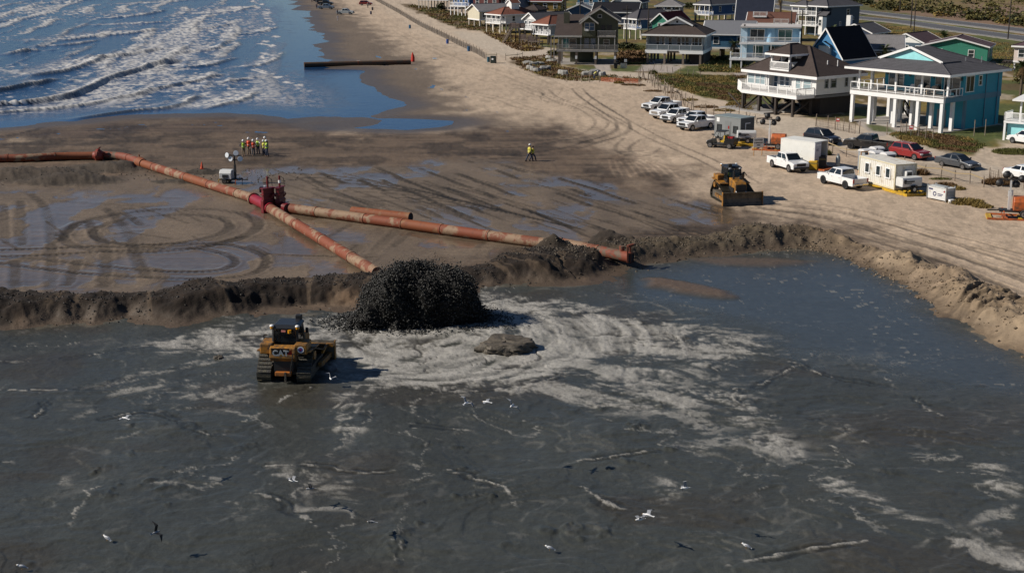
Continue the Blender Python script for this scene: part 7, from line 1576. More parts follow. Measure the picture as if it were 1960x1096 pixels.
    MB().bar((-1.35, -0.9, 1.95), (-1.35, -0.9, 2.5), 0.05).bar((-1.35, -0.9, 2.5), (-1.35, -0.2, 2.3), 0.05).build('grab_rail', CBK, t)
    return t
CABG = bpy.data.materials.new('cab_glass'); CABG.use_nodes = True; _b = CABG.node_tree.nodes['Principled BSDF']; _b.inputs['Base Color'].default_value = (0.012, 0.016, 0.018, 1); _b.inputs['Roughness'].default_value = 0.03; _b.inputs['Alpha'].default_value = 0.62
c = G(545, 733); bulldozer('yellow bulldozer seen from behind, standing in the slurry', (c[0] + 0.12, c[1] + 2.2, -0.14), R(-5))
c = G(1423, 394); DZ2 = bulldozer('yellow bulldozer facing the camera with lowered blade on sand', (c[0] - 0.55, c[1] + 2.7, 0.0), R(191))

# ================================================================== slurry fountain and mud
SLK = pm('wet_black_slurry', (0.0085, 0.0078, 0.0064), 0.7, var=0.5, scale=3, bump=0.9, bscale=7, spec=0.25)
DRP = pm('slurry_drops', (0.015, 0.0138, 0.0115), 0.5, var=0.7, scale=2, spec=0.5); DRP2 = pm('slurry_drops_glint', (0.075, 0.071, 0.062), 0.5, var=0.5, scale=2)  # second drop colour is paler, with highlights on wet mud painted in
def fountain():
    x, y = G(790, 612); t = thing('slurry_fountain', 'black slurry bursting in a dome from the discharge pipe', 'slurry jet', (x, y, -0.1)); nu, nv = 260, 110
    th = np.linspace(0, 2 * math.pi, nu, endpoint=False); ph = np.linspace(0.0, 1.0, nv)
    TH_, PH = np.meshgrid(th, ph); ang = (1 - PH) * math.pi / 2
    px_ = np.cos(TH_) * np.cos(math.pi / 2 * (1 - PH) * 0 + PH * 0) ; rad = np.cos(PH * math.pi / 2) ** 0.75; hz_ = np.sin(PH * math.pi / 2)
    ax = np.where(np.cos(TH_) > 0, 4.7, 4.4); ay = 2.7; b0 = 0.66 + 0.58 * fbm(np.cos(TH_) * 1.5 + 7, np.sin(TH_) * 1.5 + PH * 1.2 + 7, 3, 401)
    X0 = rad * np.cos(TH_) * ax * b0; Y0 = rad * np.sin(TH_) * ay * b0; Z0 = hz_ * 3.3 * np.clip((X0 + 4.9) / 3.6, 0.05, 1) ** 0.7 * np.clip(1 - ((X0 - 0.2) / 4.9) ** 6 * (X0 > 0), 0.1, 1)
    pa, pb = X0 + 0.6 * Y0, Z0 * 1.1 - 0.5 * Y0                     # noise laid over the dome's own surface
    bump_ = 1.25 * (fbm(pa / 1.0 + 9, pb / 1.0 + 9, 3, 402) - 0.5) + 0.42 * (ridge(pa / 0.55 + 30, pb / 0.5 + 30, 2, 403) - 0.5) + 0.30 * (fbm(pa / 0.22 + 50, pb / 0.22 + 50, 2, 404) - 0.5)
    Lq = np.sqrt(X0 ** 2 / 16 + Y0 ** 2 / 7 + Z0 ** 2 / 9) + 0.15
    Xc = X0 + X0 / 4.0 / Lq * bump_; Yc = Y0 + Y0 / 2.6 / Lq * bump_; Zc = np.maximum(Z0 + (Z0 / 3.0 / Lq) * bump_, 0.0)
    vs = np.stack([Xc, Yc, Zc], -1).reshape(-1, 3); fs = [(j * nu + k, j * nu + (k + 1) % nu, (j + 1) * nu + (k + 1) % nu, (j + 1) * nu + k) for j in range(nv - 1) for k in range(nu)]
    MB().add(vs, fs).build('core', SLK, t, smooth=True)
    # clots and drops flung off the core; the paler set paints highlights
    base = [Vector((0, 0, 1)), Vector((0.94, 0, 0.2)), Vector((-0.3, 0.9, 0.25)), Vector((-0.45, -0.8, 0.3)), Vector((0.2, 0.1, -1)), Vector((0.3, -0.75, -0.5))]
    bf = [(0, 1, 2), (0, 2, 3), (0, 3, 1), (4, 2, 1), (4, 3, 2), (4, 1, 5), (4, 5, 3), (1, 3, 5)]
    for cnt, sizes, mt, nm, fling in ((9000, (0.03, 0.04, 0.055, 0.075), DRP, 'flung_drops', 0.15), (3800, (0.025, 0.035, 0.045, 0.055), DRP2, 'glint_drops', 0.12), (9000, (0.010, 0.014, 0.022), DRP, 'fine_spray', 0.38)):
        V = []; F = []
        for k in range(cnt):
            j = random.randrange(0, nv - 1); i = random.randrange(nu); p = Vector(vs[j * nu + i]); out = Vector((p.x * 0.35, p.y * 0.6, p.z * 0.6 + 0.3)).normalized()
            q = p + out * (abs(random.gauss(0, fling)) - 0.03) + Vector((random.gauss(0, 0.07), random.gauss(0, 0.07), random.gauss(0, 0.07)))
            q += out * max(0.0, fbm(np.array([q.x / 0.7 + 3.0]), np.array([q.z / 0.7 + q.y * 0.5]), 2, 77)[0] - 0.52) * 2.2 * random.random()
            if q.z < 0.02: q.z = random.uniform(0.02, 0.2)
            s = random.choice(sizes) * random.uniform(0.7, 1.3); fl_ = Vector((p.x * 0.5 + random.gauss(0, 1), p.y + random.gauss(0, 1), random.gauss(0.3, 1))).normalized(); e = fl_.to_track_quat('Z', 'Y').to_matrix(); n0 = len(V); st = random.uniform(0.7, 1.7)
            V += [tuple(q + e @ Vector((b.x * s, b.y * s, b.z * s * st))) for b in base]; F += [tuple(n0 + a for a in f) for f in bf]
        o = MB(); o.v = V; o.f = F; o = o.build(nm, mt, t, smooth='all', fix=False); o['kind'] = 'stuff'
    # splash skirt lying round the foot
    V = []; F = []
    for k in range(4200):
        a = random.uniform(0, 6.28); r_ = random.uniform(0.75, 1.0) + abs(random.gauss(0, 0.18)); q = Vector((math.cos(a) * 4.9 * r_ + (0.8 * max(0, math.cos(a))), math.sin(a) * 2.7 * r_ - 0.2, random.uniform(0.0, 0.22)))
        s = random.uniform(0.02, 0.08); e = Matrix.Rotation(random.uniform(0, 6.28), 3, 'Z'); n0 = len(V); V += [tuple(q + e @ Vector((b.x * s * 1.6, b.y * s, b.z * s * 0.8))) for b in base]; F += [tuple(n0 + a_ for a_ in f) for f in bf]
    o = MB(); o.v = V; o.f = F; o = o.build('splash_skirt', pm('splash_grey', (0.035, 0.034, 0.030), 0.4, var=0.5), t, fix=False); o['kind'] = 'stuff'
fountain()
def lump(label, uv, a, b, h, mat, seed, name='mud_clump', cat='mud', rough_=0.5, flat=0.35):
    x, y = G(*uv); t = thing(name, label, cat, (x, y, -0.15), 0); nu, nv = 48, 16; vs = []
    th = np.linspace(0, 2 * math.pi, nu, endpoint=False); TH_, PH = np.meshgrid(th, np.linspace(0, 1, nv)); rad = np.cos(PH * math.pi / 2) ** 0.55; n1 = fbm(np.cos(TH_) * 2.2 + 9, np.sin(TH_) * 2.2 + PH * 3 + 9, 4, seed); n2 = fbm(np.cos(TH_) * 7 + PH * 6 + 9, np.sin(TH_) * 7 + PH * 9 + 9, 4, seed + 7)
    k = 0.75 + 0.5 * n1 + rough_ * (n2 - 0.5) * (1 - PH); X_ = rad * np.cos(TH_) * a * k; Y_ = rad * np.sin(TH_) * b * k; Z_ = np.minimum(np.sin(PH * math.pi / 2) * h * 1.35, h * (0.9 + flat * (n1 - 0.5))) + 0.1 * rough_ * (n2 - 0.5)
    MB().add(np.stack([X_, Y_, Z_], -1).reshape(-1, 3), [(j * nu + i, j * nu + (i + 1) % nu, (j + 1) * nu + (i + 1) % nu, (j + 1) * nu + i) for j in range(nv - 1) for i in range(nu)] + [tuple((nv - 1) * nu + i for i in range(nu))]).build('clump', mat, t, smooth=True); return t
MUDC = pm('drying_mud', (0.095, 0.078, 0.058), 0.75, var=0.35, scale=1.6, bump=0.6, bscale=8, dirt=(0.045, 0.038, 0.028), dirt_amt=0.35)
t = lump('flat topped brown mud block stranded in the foam', (968, 668), 1.75, 1.45, 0.75, MUDC, 501)
t = lump('small grey mud mound poking up behind the near bulldozer', (418, 686), 0.30, 0.4, 0.3, MUDC, 505)
# clods strewn on the banks
def clods(label, name, n, line, spread, smin, smax, mat, cond=None):
    base = [Vector((0, 0, 0.8)), Vector((0.94, 0, 0.1)), Vector((0.2, 0.9, 0.15)), Vector((-0.8, 0.4, 0.2)), Vector((-0.6, -0.7, 0.1)), Vector((0.4, -0.85, 0.2)), Vector((0, 0, -0.6))]
    bf = [(0, 1, 2), (0, 2, 3), (0, 3, 4), (0, 4, 5), (0, 5, 1), (6, 2, 1), (6, 3, 2), (6, 4, 3), (6, 5, 4), (6, 1, 5)]; V = []; F = []; Ln = len(line) - 1
    for k in range(n):
        f = random.uniform(0, Ln - 0.001); i = int(f); p = line[i] + (line[i + 1] - line[i]) * (f - i); xx = p[0] + random.gauss(0, spread); yy = p[1] + random.gauss(0, spread)
        if cond and not cond(xx, yy): continue
        zz = gz(xx, yy); s = smin + (smax - smin) * random.random() ** 3; e = Matrix.Rotation(random.uniform(0, 6.28), 3, 'Z') @ Matrix.Rotation(random.gauss(0, 0.5), 3, 'X'); n0 = len(V)
        V += [tuple(Vector((xx, yy, zz + 0.15 * s)) + e @ (b * s * random.uniform(0.7, 1.2))) for b in base]; F += [tuple(n0 + a for a in q) for q in bf]
    o = MB(); o.v = V; o.f = F; o = o.build(name, mat, None, fix=False); tag(o, label, 'mud', kind='stuff'); return o
DKM = pm('dark_mud_clods', (0.030, 0.023, 0.017), 0.75, var=0.5, scale=1.2); MDM = pm('brown_mud_clods', (0.085, 0.066, 0.045), 0.8, var=0.5, scale=1.2); SDM = pm('sandy_clods', (0.19, 0.14, 0.092), 0.9, var=0.3)
cl = CREST
clods('dark mud clods on the left bank', 'mud_clods', 4500, [p for p in cl if -45 < p[0] < 6], 1.6, 0.02, 0.12, DKM)
clods('brown mud clods on the middle bank', 'mud_clods', 2600, [p for p in cl if 3 < p[0] < 24], 1.5, 0.02, 0.15, MDM)
clods('sandy crumbs on the right bank', 'sand_crumbs', 2200, [p for p in cl if 22 < p[0] < 40], 1.4, 0.02, 0.15, SDM)
clods('scattered clods on the wet flat', 'mud_clods', 700, [np.array(G(0, 345)), np.array(G(250, 330)), np.array(G(420, 335)), np.array(G(560, 335))], 2.2, 0.02, 0.12, DKM)
# ================================================================== people
SKIN = pm('skin', (0.42, 0.25, 0.17), 0.6, var=0.05); HAIR = pm('dark_hair', (0.03, 0.02, 0.015), 0.8); HATW = pm('white_hard_hat', (0.80, 0.79, 0.77), 0.3); VLIME = pm('lime_vest', (0.42, 0.62, 0.03), 0.6, var=0.08); VYEL = pm('yellow_vest', (0.62, 0.55, 0.06), 0.6, var=0.08); VORG = pm('orange_vest', (0.72, 0.075, 0.02), 0.6, var=0.08); REFL = pm('reflective_tape', (0.65, 0.65, 0.62), 0.4)
KHAKI = pm('khaki_cloth', (0.25, 0.19, 0.12), 0.85); JEAN = pm('dark_denim', (0.035, 0.045, 0.075), 0.85); GREYC = pm('grey_cloth', (0.12, 0.12, 0.125), 0.85); BOOT = pm('brown_boots', (0.05, 0.032, 0.02), 0.7); SLEEVE = pm('white_shirt', (0.45, 0.43, 0.45), 0.8); NAVC = pm('navy_shirt', (0.03, 0.035, 0.06), 0.85); REDC = pm('rust_shirt', (0.25, 0.05, 0.03), 0.85)
def figure(label, loc, rz, vest, trouser, sleeve, pose='stand', hat=True, h=1.78, small=False, group=None, sit=False, bend=0.0, skin=SKIN):
    """one person; the body is one closed surface grown round a posed skeleton, clothes are shells over it"""
    t = thing('person', label, 'person', loc, rz, group); k = h / 1.78; t.scale = (k, k, k)
    V3 = Vector; J = {}
    hipz = 0.95 if not sit else 0.50
    step = {'stand': 0.05, 'walk': 0.30, 'wide': 0.10}.get(pose, 0.05); M = Matrix.Rotation(-bend, 3, 'X')
    pel = V3((0, 0, hipz)); chest = pel + M @ V3((0, 0, 0.42)); neck = pel + M @ V3((0, 0.01, 0.56)); head = pel + M @ V3((0, 0.035, 0.70))
    legs = []
    for s in (-1, 1):
        f = s * step
        if sit: legs.append([pel + V3((s * 0.10, 0, 0)), pel + V3((s * 0.13, 0.42, 0.02)), pel + V3((s * 0.13, 0.46, -0.40)), pel + V3((s * 0.13, 0.62, -0.44))])
        else: legs.append([pel + V3((s * 0.095, 0, -0.02)), V3((s * 0.11, f * 0.75 + 0.03, 0.50)), V3((s * 0.115, f * 1.25 - 0.03, 0.08)), V3((s * 0.13, f * 1.25 + 0.13, 0.035))])
    arms = []
    AR = {'stand': ((0.30, 0.00, -0.28), (0.30, 0.10, -0.52)), 'walk': ((0.28, 0.08, -0.27), (0.27, 0.25, -0.46)), 'point': ((0.30, 0.12, -0.22), (0.10, 0.34, -0.14)), 'hips': ((0.40, -0.10, -0.22), (0.24, 0.06, -0.38)), 'fold': ((0.28, 0.05, -0.26), (0.02, 0.22, -0.22)), 'out': ((0.34, 0.10, -0.12), (0.58, 0.22, -0.02)), 'wide': ((0.32, 0.05, -0.27), (0.36, 0.14, -0.48))}
    for s in (-1, 1):
        el, wr = AR['out' if (pose == 'out' and s < 0) else ('stand' if pose == 'out' else pose)]; sh = chest + M @ V3((s * 0.19, 0, 0.06)); sg = -1 if (pose == 'walk' and s > 0) else 1
        arms.append((sh, chest + M @ V3((s * el[0], el[1] * sg, 0.06 + el[2])), chest + M @ V3((s * wr[0], wr[1] * sg, 0.06 + wr[2]))))
    b = MB(); n = 8
    b.tube([pel + V3((0, 0, -0.08)), pel, pel + M @ V3((0, 0, 0.20)), chest, chest + M @ V3((0, 0, 0.11))], [0.12, 0.155, 0.135, 0.165, 0.09], 12)
    b.tube([chest + M @ V3((0, 0, 0.05)), neck, head], [0.07, 0.058, 0.06], 8)
    b.ball(head + M @ V3((0, 0.005, 0.06)), 0.105, 12, 8, (0.86, 1.0, 1.22)); b.tube([head + M @ V3((0, 0.085, 0.07)), head + M @ V3((0, 0.135, 0.035))], [0.02, 0.024], 6); b.tube([head + M @ V3((0, 0.075, -0.035)), head + M @ V3((0, 0.098, -0.03))], 0.035, 6)
    for s in (-1, 1): b.ball(head + M @ V3((s * 0.094, 0, 0.055)), 0.028, 6, 4, (0.5, 1, 1.3)); b.ball(head + M @ V3((s * 0.035, 0.088, 0.075)), 0.016, 6, 4)
    for Lg in legs: b.tube(Lg[:3], [0.088, 0.06, 0.045], n); b.tube([Lg[2] + V3((0, -0.05, -0.02)), Lg[2].lerp(Lg[3], 0.6), Lg[3]], [0.045, 0.048, 0.035], n)
    for (sh, el, wr) in arms:
        d = (wr - el).normalized(); sd = d.cross(V3((0, 0, 1)))
        if sd.length < 0.1: sd = V3((0, 1, 0))
        sd.normalize(); up = sd.cross(d).normalized()
        b.tube([chest + (sh - chest) * 0.4, sh, el, wr], [0.07, 0.058, 0.043, 0.032], n); b.tube([wr - d * 0.01, wr + d * 0.05, wr + d * 0.09], [0.030, 0.042, 0.038], 8)
        for q, (o_, ln) in enumerate(((-0.032, 0.062), (-0.011, 0.075), (0.011, 0.070), (0.032, 0.055))): a = wr + d * 0.085 + sd * o_; b.tube([a, a + d * ln * 0.55 - up * 0.008, a + d * ln * 0.9 - up * 0.03], [0.010, 0.0095, 0.008], 6)
        a = wr + d * 0.03 - sd * 0.03; b.tube([a, a + d * 0.03 - sd * 0.03, a + d * 0.065 - sd * 0.032 - up * 0.012], [0.013, 0.011, 0.009], 6)
    o = b.build('body', skin, t, fix=True)
    rm = o.modifiers.new('skin_surface', 'REMESH'); rm.mode = 'VOXEL'; rm.voxel_size = 0.013; rm.use_smooth_shade = True
    def shell(name, mat, tubes, vox=0.02):
        c = MB()
        for pth, rad in tubes: c.tube(pth, rad, 12)
        q = c.build(name, mat, t); r_ = q.modifiers.new('cloth_surface', 'REMESH'); r_.mode = 'VOXEL'; r_.voxel_size = vox; r_.use_smooth_shade = True; return q
    shell('trousers', trouser, [([pel + V3((0, 0, 0.06)), pel + V3((0, 0, -0.09))], [0.17, 0.15])] + [([pel.lerp(Lg[0], 0.8), Lg[0], Lg[1], Lg[1].lerp(Lg[2], 0.9)], [0.12, 0.105, 0.08, 0.075]) for Lg in legs])
    for Lg in legs: shell('boot', BOOT, [([Lg[2] + V3((0, -0.01, 0.12)), Lg[2] + V3((0, -0.02, -0.01))], [0.062, 0.062]), ([Lg[2] + V3((0, -0.06, -0.04)), Lg[3] + V3((0, 0.02, 0))], [0.05, 0.045])])
    shell('shirt', sleeve, [([pel + V3((0, 0, 0.04)), pel + M @ V3((0, 0, 0.2)), chest, chest + M @ V3((0, 0, 0.115))], [0.165, 0.150, 0.178, 0.10])] + [([chest + (sh - chest) * 0.4, sh, el, el.lerp(wr, 0.85)], [0.09, 0.075, 0.06, 0.05]) for sh, el, wr in arms])
    if vest:
        v = shell('vest', vest, [([pel + V3((0, 0, -0.02)), pel + M @ V3((0, 0, 0.2)), chest, chest + M @ V3((0, 0, 0.10))], [0.195, 0.178, 0.20, 0.135])] + [([chest + (sh - chest) * 0.3 + V3((0, 0, 0.02)), sh], [0.10, 0.088]) for sh, el, wr in arms])
        shell('reflective_band', REFL, [([pel + M @ V3((0, 0, 0.12)), pel + M @ V3((0, 0, 0.165))], [0.196, 0.194])], 0.015)
    hc = head + M @ V3((0, 0, 0.09))
    if hat:
        c = MB().ball(hc + V3((0, 0, 0.015)), 0.135, 14, 6, (0.95, 1.12, 1.0), 0.0); c.tube([hc + V3((0, 0.01, 0.0)), hc + V3((0, 0.02, 0.02))], [0.155, 0.15], 14); c.build('hard_hat', HATW, t, smooth=True)
    MB().ball(hc + V3((0, -0.012, -0.03)), 0.112, 12, 6, (0.88, 1.0, 1.15), -0.2).build('hair', HAIR, t, smooth=True)
    return t
def at(u, v): x, y = G(u, v); return (x, y, gz(x, y) - 0.01)
GPV = 'group of site visitors'
figure('person in lime vest and khaki trousers at the end of the group', at(466.5, 297.5), R(200), VLIME, KHAKI, NAVC, 'hips', group=GPV)
figure('taller person in orange vest standing behind the group', at(477, 295), R(170), VORG, KHAKI, REDC, 'stand', h=1.86, group=GPV)
figure('person in orange vest and grey jeans in the group middle', at(485.5, 297.5), R(190), VORG, GREYC, NAVC, 'wide', group=GPV)
figure('person in lime vest holding out an arm with pale sleeve', at(494.5, 294.5), R(150), VLIME, JEAN, SLEEVE, 'out', h=1.74, group=GPV)
figure('person in tan shirt partly hidden by lime vest', at(505.5, 297.5), R(140), VYEL, JEAN, KHAKI, 'stand', h=1.72, group=GPV)
figure('person in lime vest and dark jeans at the open side of the group', at(511.5, 299.5), R(120), VLIME, JEAN, NAVC, 'fold', h=1.82, group=GPV)
figure('tall person with white hard hat behind the two in lime', at(508, 294.5), R(190), VLIME, JEAN, NAVC, 'stand', h=1.88, group=GPV)
figure('worker in yellow vest and white hard hat walking on the brown sand', at(1013.5, 308.5), R(-60), VYEL, JEAN, VYEL, 'walk', h=1.84, group='pair of walking workers')
figure('bareheaded worker in yellow vest walking beside the other', at(1020, 308), R(-70), VYEL, JEAN, VYEL, 'walk', hat=False, h=1.62, group='pair of walking workers')
figure('worker in yellow vest bending by the rubble bank', at(1137, 152.5), R(-80), VYEL, JEAN, NAVC, 'stand', bend=0.9, h=1.75)
M2 = DZ2.matrix_basis @ Vector((0.0, -0.82, 1.50)); figure('operator in lime vest seated in the far bulldozer cab', tuple(M2), R(191), VLIME, JEAN, VLIME, 'fold', hat=False, sit=True)
for i, (u, v, mt, lb) in enumerate(((606, 17.5, NAVC, 'far beachgoer in dark clothes beside the blue pickup'), (646, 29, NAVC, 'far beachgoer standing at the silver pickup tailgate'), (597, 4, NAVC, 'far beachgoer near the picture top'), (704, 15.5, GREYC, 'far beachgoer by the sand fence'), (646.5, 41, SLEEVE, 'far beachgoer in white near the waterline'))):
    figure(lb, at(u, v), R(60 * i), None, mt if i != 4 else SLEEVE, mt, 'stand', hat=False, group='far beachgoers')

# ================================================================== gulls
GW_ = pm('gull_white', (0.78, 0.78, 0.77), 0.6, var=0.05); GG = pm('gull_grey', (0.27, 0.28, 0.30), 0.6); GB = pm('gull_black', (0.015, 0.015, 0.016), 0.6); GBK = pm('gull_beak', (0.5, 0.25, 0.03), 0.5)
def gull(label, loc, rz, flying=True, up=0.5, bank=0.0, dark=False, grp='gulls'):
    t = thing('seagull', label, 'seagull', loc, rz, grp); t.rotation_euler = (0, bank, rz); t.scale = (0.70,) * 3
    bm_ = GG if dark else GW_; zb = 0.0 if flying else 0.20; pitch = 0.0 if flying else 0.35
    M = Matrix.Translation((0, 0, zb)) @ Matrix.Rotation(pitch, 4, 'X')
    ring = [(-0.24, 0.018), (-0.16, 0.05), (-0.04, 0.085), (0.08, 0.08), (0.15, 0.055), (0.19, 0.05), (0.24, 0.052), (0.275, 0.03), (0.29, 0.012)]
    MB().tube([M @ Vector((0, a * 1.0, 0.02 if a > 0.15 and not flying else 0)) for a, r_ in ring], [r_ for a, r_ in ring], 10).build('body', bm_, t, smooth=True)
    MB().tube([M @ Vector((0, 0.28, 0.01)), M @ Vector((0, 0.34, -0.005))], [0.013, 0.005], 6).build('beak', GBK, t)
    MB().add([tuple(M @ Vector(p)) for p in ((-0.03, -0.2, 0.01), (0.03, -0.2, 0.01), (0.07, -0.36, 0.0), (-0.07, -0.36, 0.0), (-0.03, -0.2, -0.01), (0.03, -0.2, -0.01), (0.07, -0.36, -0.012), (-0.07, -0.36, -0.012))], [(0, 1, 2, 3), (7, 6, 5, 4), (0, 4, 5, 1), (1, 5, 6, 2), (2, 6, 7, 3), (3, 7, 4, 0)]).build('tail', bm_, t)
    for s in (-1, 1):
        if flying:
            def W_(x, y, z): return (s * x, y, z)
            z1, z2 = 0.28 * up, 0.18 * up
            pts = [W_(0.04, 0.10, 0.02), W_(0.30, 0.16, z1), W_(0.62, 0.02, z2), W_(0.52, -0.02, z2), W_(0.30, -0.04, z1), W_(0.04, -0.10, 0.02)]
            vs = pts + [(p[0], p[1], p[2] - 0.02) for p in pts]
            w_ = MB().add(vs, [(0, 1, 4, 5), (1, 2, 3, 4), (6 + 5, 6 + 4, 6 + 1, 6 + 0), (6 + 4, 6 + 3, 6 + 2, 6 + 1)] + [(i, 6 + i, 6 + (i + 1) % 6, (i + 1) % 6) for i in range(6)]).build('wing', GG if not dark else GB, t)
            MB().add([W_(0.55, 0.055, z2 + 0.004 + 0.02), W_(0.70, -0.03, z2 * 0.8), W_(0.53, -0.015, z2 + 0.004), W_(0.55, 0.055, z2 - 0.024), W_(0.70, -0.03, z2 * 0.8 - 0.01), W_(0.53, -0.015, z2 - 0.024)], [(0, 1, 2), (5, 4, 3), (0, 3, 4, 1), (1, 4, 5, 2), (2, 5, 3, 0)]).build('wing_tip', GB, w_)
        else:
            MB().tube([M @ Vector((s * 0.07, 0.1, 0.03)), M @ Vector((s * 0.085, -0.05, 0.03)), M @ Vector((s * 0.03, -0.34, 0.0))], [0.02, 0.055, 0.008], 8).build('wing', GG, t, smooth=True)
            MB().cyl((s * 0.035, 0, 0.0), (s * 0.035, 0.0, zb - 0.03), 0.008, 5).build('leg', GBK, t)
    return t
zs = -0.02
for (u, v, rz_, lb) in ((205, 1035, 60, 'gull standing on mud with wings folded near the lower edge'), (42, 1090, 100, 'gull standing in the lowest corner of the mud'), (1052, 1054, 80, 'white gull standing alone below the flying pair'), (1428, 1050, 70, 'white gull standing in front of its own shadow farther along')):
    x, y = G(u, v); gull(lb, (x, y, 0.02), R(rz_), False, grp='gulls standing on the mud')
def fly(u, v, z, rz_, lb, up=0.5, bank=0.0, dark=False):
    x, y = G(u, v, z); gull(lb, (x, y, z), R(rz_), True, up, bank, dark, 'gulls on the wing')
fly(892, 771, 3.2, -30, 'largest white gull gliding over the foam edge', 0.9, 0.5); fly(932, 769, 3.4, 70, 'small pale gull gliding between two white ones', 0.3); fly(980, 776, 3.1, 160, 'white gull banking over the foam edge', 0.9, -0.7)
fly(633, 724, 0.5, 20, 'pale gull flapping in the bulldozer shadow', 1.2, 0.6); fly(1225, 993, 1.2, 110, 'black tipped white gull with spread wings over grey mud', 0.7, 0.3); fly(1312, 933, 2.2, 100, 'white gull turning above the dark slurry', 1.0, 0.8)
fly(560, 919, 1.2, 70, 'grey winged gull flying low over lace foam', 0.8, 0.2); fly(595, 934, 1.0, 100, 'dark young gull flying low behind the grey one', 0.9, 0.3, True); fly(298, 1018, 1.0, -40, 'dark gull with white head skimming the mud', 1.1, 0.9, True)
fly(712, 998, 0.7, 80, 'dark gull skimming just above its shadow', 0.4, 0.2, True)
fly(1240, 985, 4.2, 60, 'gull wheeling high over the mud', 0.5); fly(240, 800, 3.0, 60, 'pale gull drifting over the streaks of foam', 0.4)

# ================================================================== fences, bins, poles
WPOST = pm('bleached_post', (0.24, 0.19, 0.145), 0.9, var=0.35, scale=3)
def post_mesh(h, r_): me = MB().tube([(0, 0, -0.4), (0, 0, h)], [r_, r_ * 0.9], 7).mesh('post'); me.materials.append(WPOST); return me
PMS = [post_mesh(h_, 0.06) for h_ in (1.1, 1.35, 1.6, 2.0)]
def fence_line(label, px, n, name='post_fence', rails=True, lean=0.12, hs=(0, 1, 2), rail_mat=None, double=0):
    P = curve([G(u, v) for u, v in px], 6); seg = np.hypot(*np.diff(P, axis=0).T); cum = np.concatenate([[0], np.cumsum(seg)]); t = thing(name, label, 'fence', (P[0][0], P[0][1], 0)); prev = None
    for k in range(n):
        a = cum[-1] * k / (n - 1) + random.uniform(-0.25, 0.25) * cum[-1] / n; a = min(max(a, 0), cum[-1]); x = np.interp(a, cum, P[:, 0]) + random.gauss(0, 0.15); y = np.interp(a, cum, P[:, 1]) + random.gauss(0, 0.2); z = gz(x, y)
        i = random.choice(hs); place(PMS[i], 'post', t, (x - P[0][0], y - P[0][1], z), (random.gauss(0, lean), random.gauss(0, lean), 0))
        q = Vector((x - P[0][0], y - P[0][1], z + (1.1, 1.35, 1.6, 2.0)[i] * 0.72))
        if rails and prev is not None and random.random() < rails: MB().bar(prev, q, 0.05, 0.10).build('rail', rail_mat or WPOST, t)
        prev = q
    return t
fence_line('leaning wooden posts along the dune above the pickups', [(1222, 148), (1250, 165), (1275, 182), (1300, 200), (1330, 212)], 24, rails=0.3, hs=(2, 3))
fence_line('second row of weathered posts behind the first', [(1232, 150), (1262, 168), (1290, 188), (1315, 206)], 14, rails=0.1, hs=(2, 3))
fence_line('broken posts running towards the white house platform', [(1340, 216), (1370, 222), (1400, 228), (1430, 234), (1455, 240)], 9, rails=0.5, hs=(1, 2))
fence_line('low post and rail fence along the parked cars', [(1582, 288), (1610, 298), (1650, 304)], 4, rails=1.0, lean=0.03, hs=(0, 1), rail_mat=pm('yellowish_rail', (0.32, 0.24, 0.13), 0.85))
fence_line('post and rail fence in front of red SUV and sedan', [(1712, 318), (1752, 330), (1790, 338), (1830, 346), (1880, 358)], 8, rails=1.0, lean=0.03, hs=(0, 1), rail_mat=pm('yellowish_rail', (0.32, 0.24, 0.13), 0.85))
fence_line('short mesh fence posts by the white sedan', [(1890, 344), (1925, 352), (1960, 362)], 3, rails=0.0, hs=(0, 1))
fence_line('posts set along the lawn before the brown porch house', [(1253, 134), (1290, 140), (1340, 148)], 8, rails=0.0, hs=(0,))
fence_line('thin posts in front of the rubble bank', [(1085, 157), (1130, 158), (1180, 158), (1225, 158)], 7, rails=0.0, hs=(1, 2), lean=0.02)
fence_line('wire fence posts between white and turquoise houses', [(1562, 242), (1590, 246), (1615, 250), (1640, 256)], 6, rails=0.0, hs=(2,), lean=0.03)
fence_line('fence posts below the turquoise house pillars', [(1697, 258), (1720, 255), (1745, 260), (1775, 268)], 5, rails=0.3, hs=(2,), lean=0.03)
fence_line('pair of pale posts on the lawn by the aqua house', [(1867, 262), (1886, 260)], 2, rails=0.0, hs=(3,), lean=0.02)
x, y = G(1448, 238); t = thing('fallen_barrier', 'fallen wooden barrier rail on the sand by white house', 'barrier', (x, y, gz(x, y)), R(-12)); MB().bar((0, 0, 0.75), (2.0, 0, 0.95), 0.10, 0.16).build('rail', pm('brown_boards', (0.13, 0.095, 0.085), 0.9), t); MB().bar((0.1, 0, 0.75), (0.0, 0.1, 0), 0.06).build('leg', WPOST, t); MB().bar((1.9, 0, 0.9), (2.15, 0.1, 0), 0.06).build('leg', WPOST, t)
# mesh panels
for (a, b, lb) in (((1562, 242), (1636, 256), 'sagging wire mesh between white and turquoise houses'), ((1727, 256), (1785, 268), 'wire mesh with vines below turquoise pillars'), ((1893, 345), (1926, 353), 'rusty wire mesh panel beside white sedan')):
    p0 = Vector((*G(*a), 0)); p1 = Vector((*G(*b), 0)); t = thing('mesh_fence', lb, 'fence', p0); L = (p1 - p0).length; d = (p1 - p0).normalized(); m = MB()
    for k in range(int(L / 0.30)): q = d * 0.30 * k; m.bar(q + Vector((0, 0, 0.0)), q + Vector((0, 0, 1.05)), 0.02)
    for z_ in (0.15, 0.45, 0.75, 1.05): m.bar(Vector((0, 0, z_)), d * L + Vector((0, 0, z_)), 0.02)
    m.build('wire_mesh', pm('rusty_wire', (0.12, 0.08, 0.055), 0.8), t)
    for k in range(3): MB().cyl(d * L * k / 2 + Vector((0, 0, -0.2)), d * L * k / 2 + Vector((0, 0, 1.3)), 0.05, 6).build('post', WPOST, t)
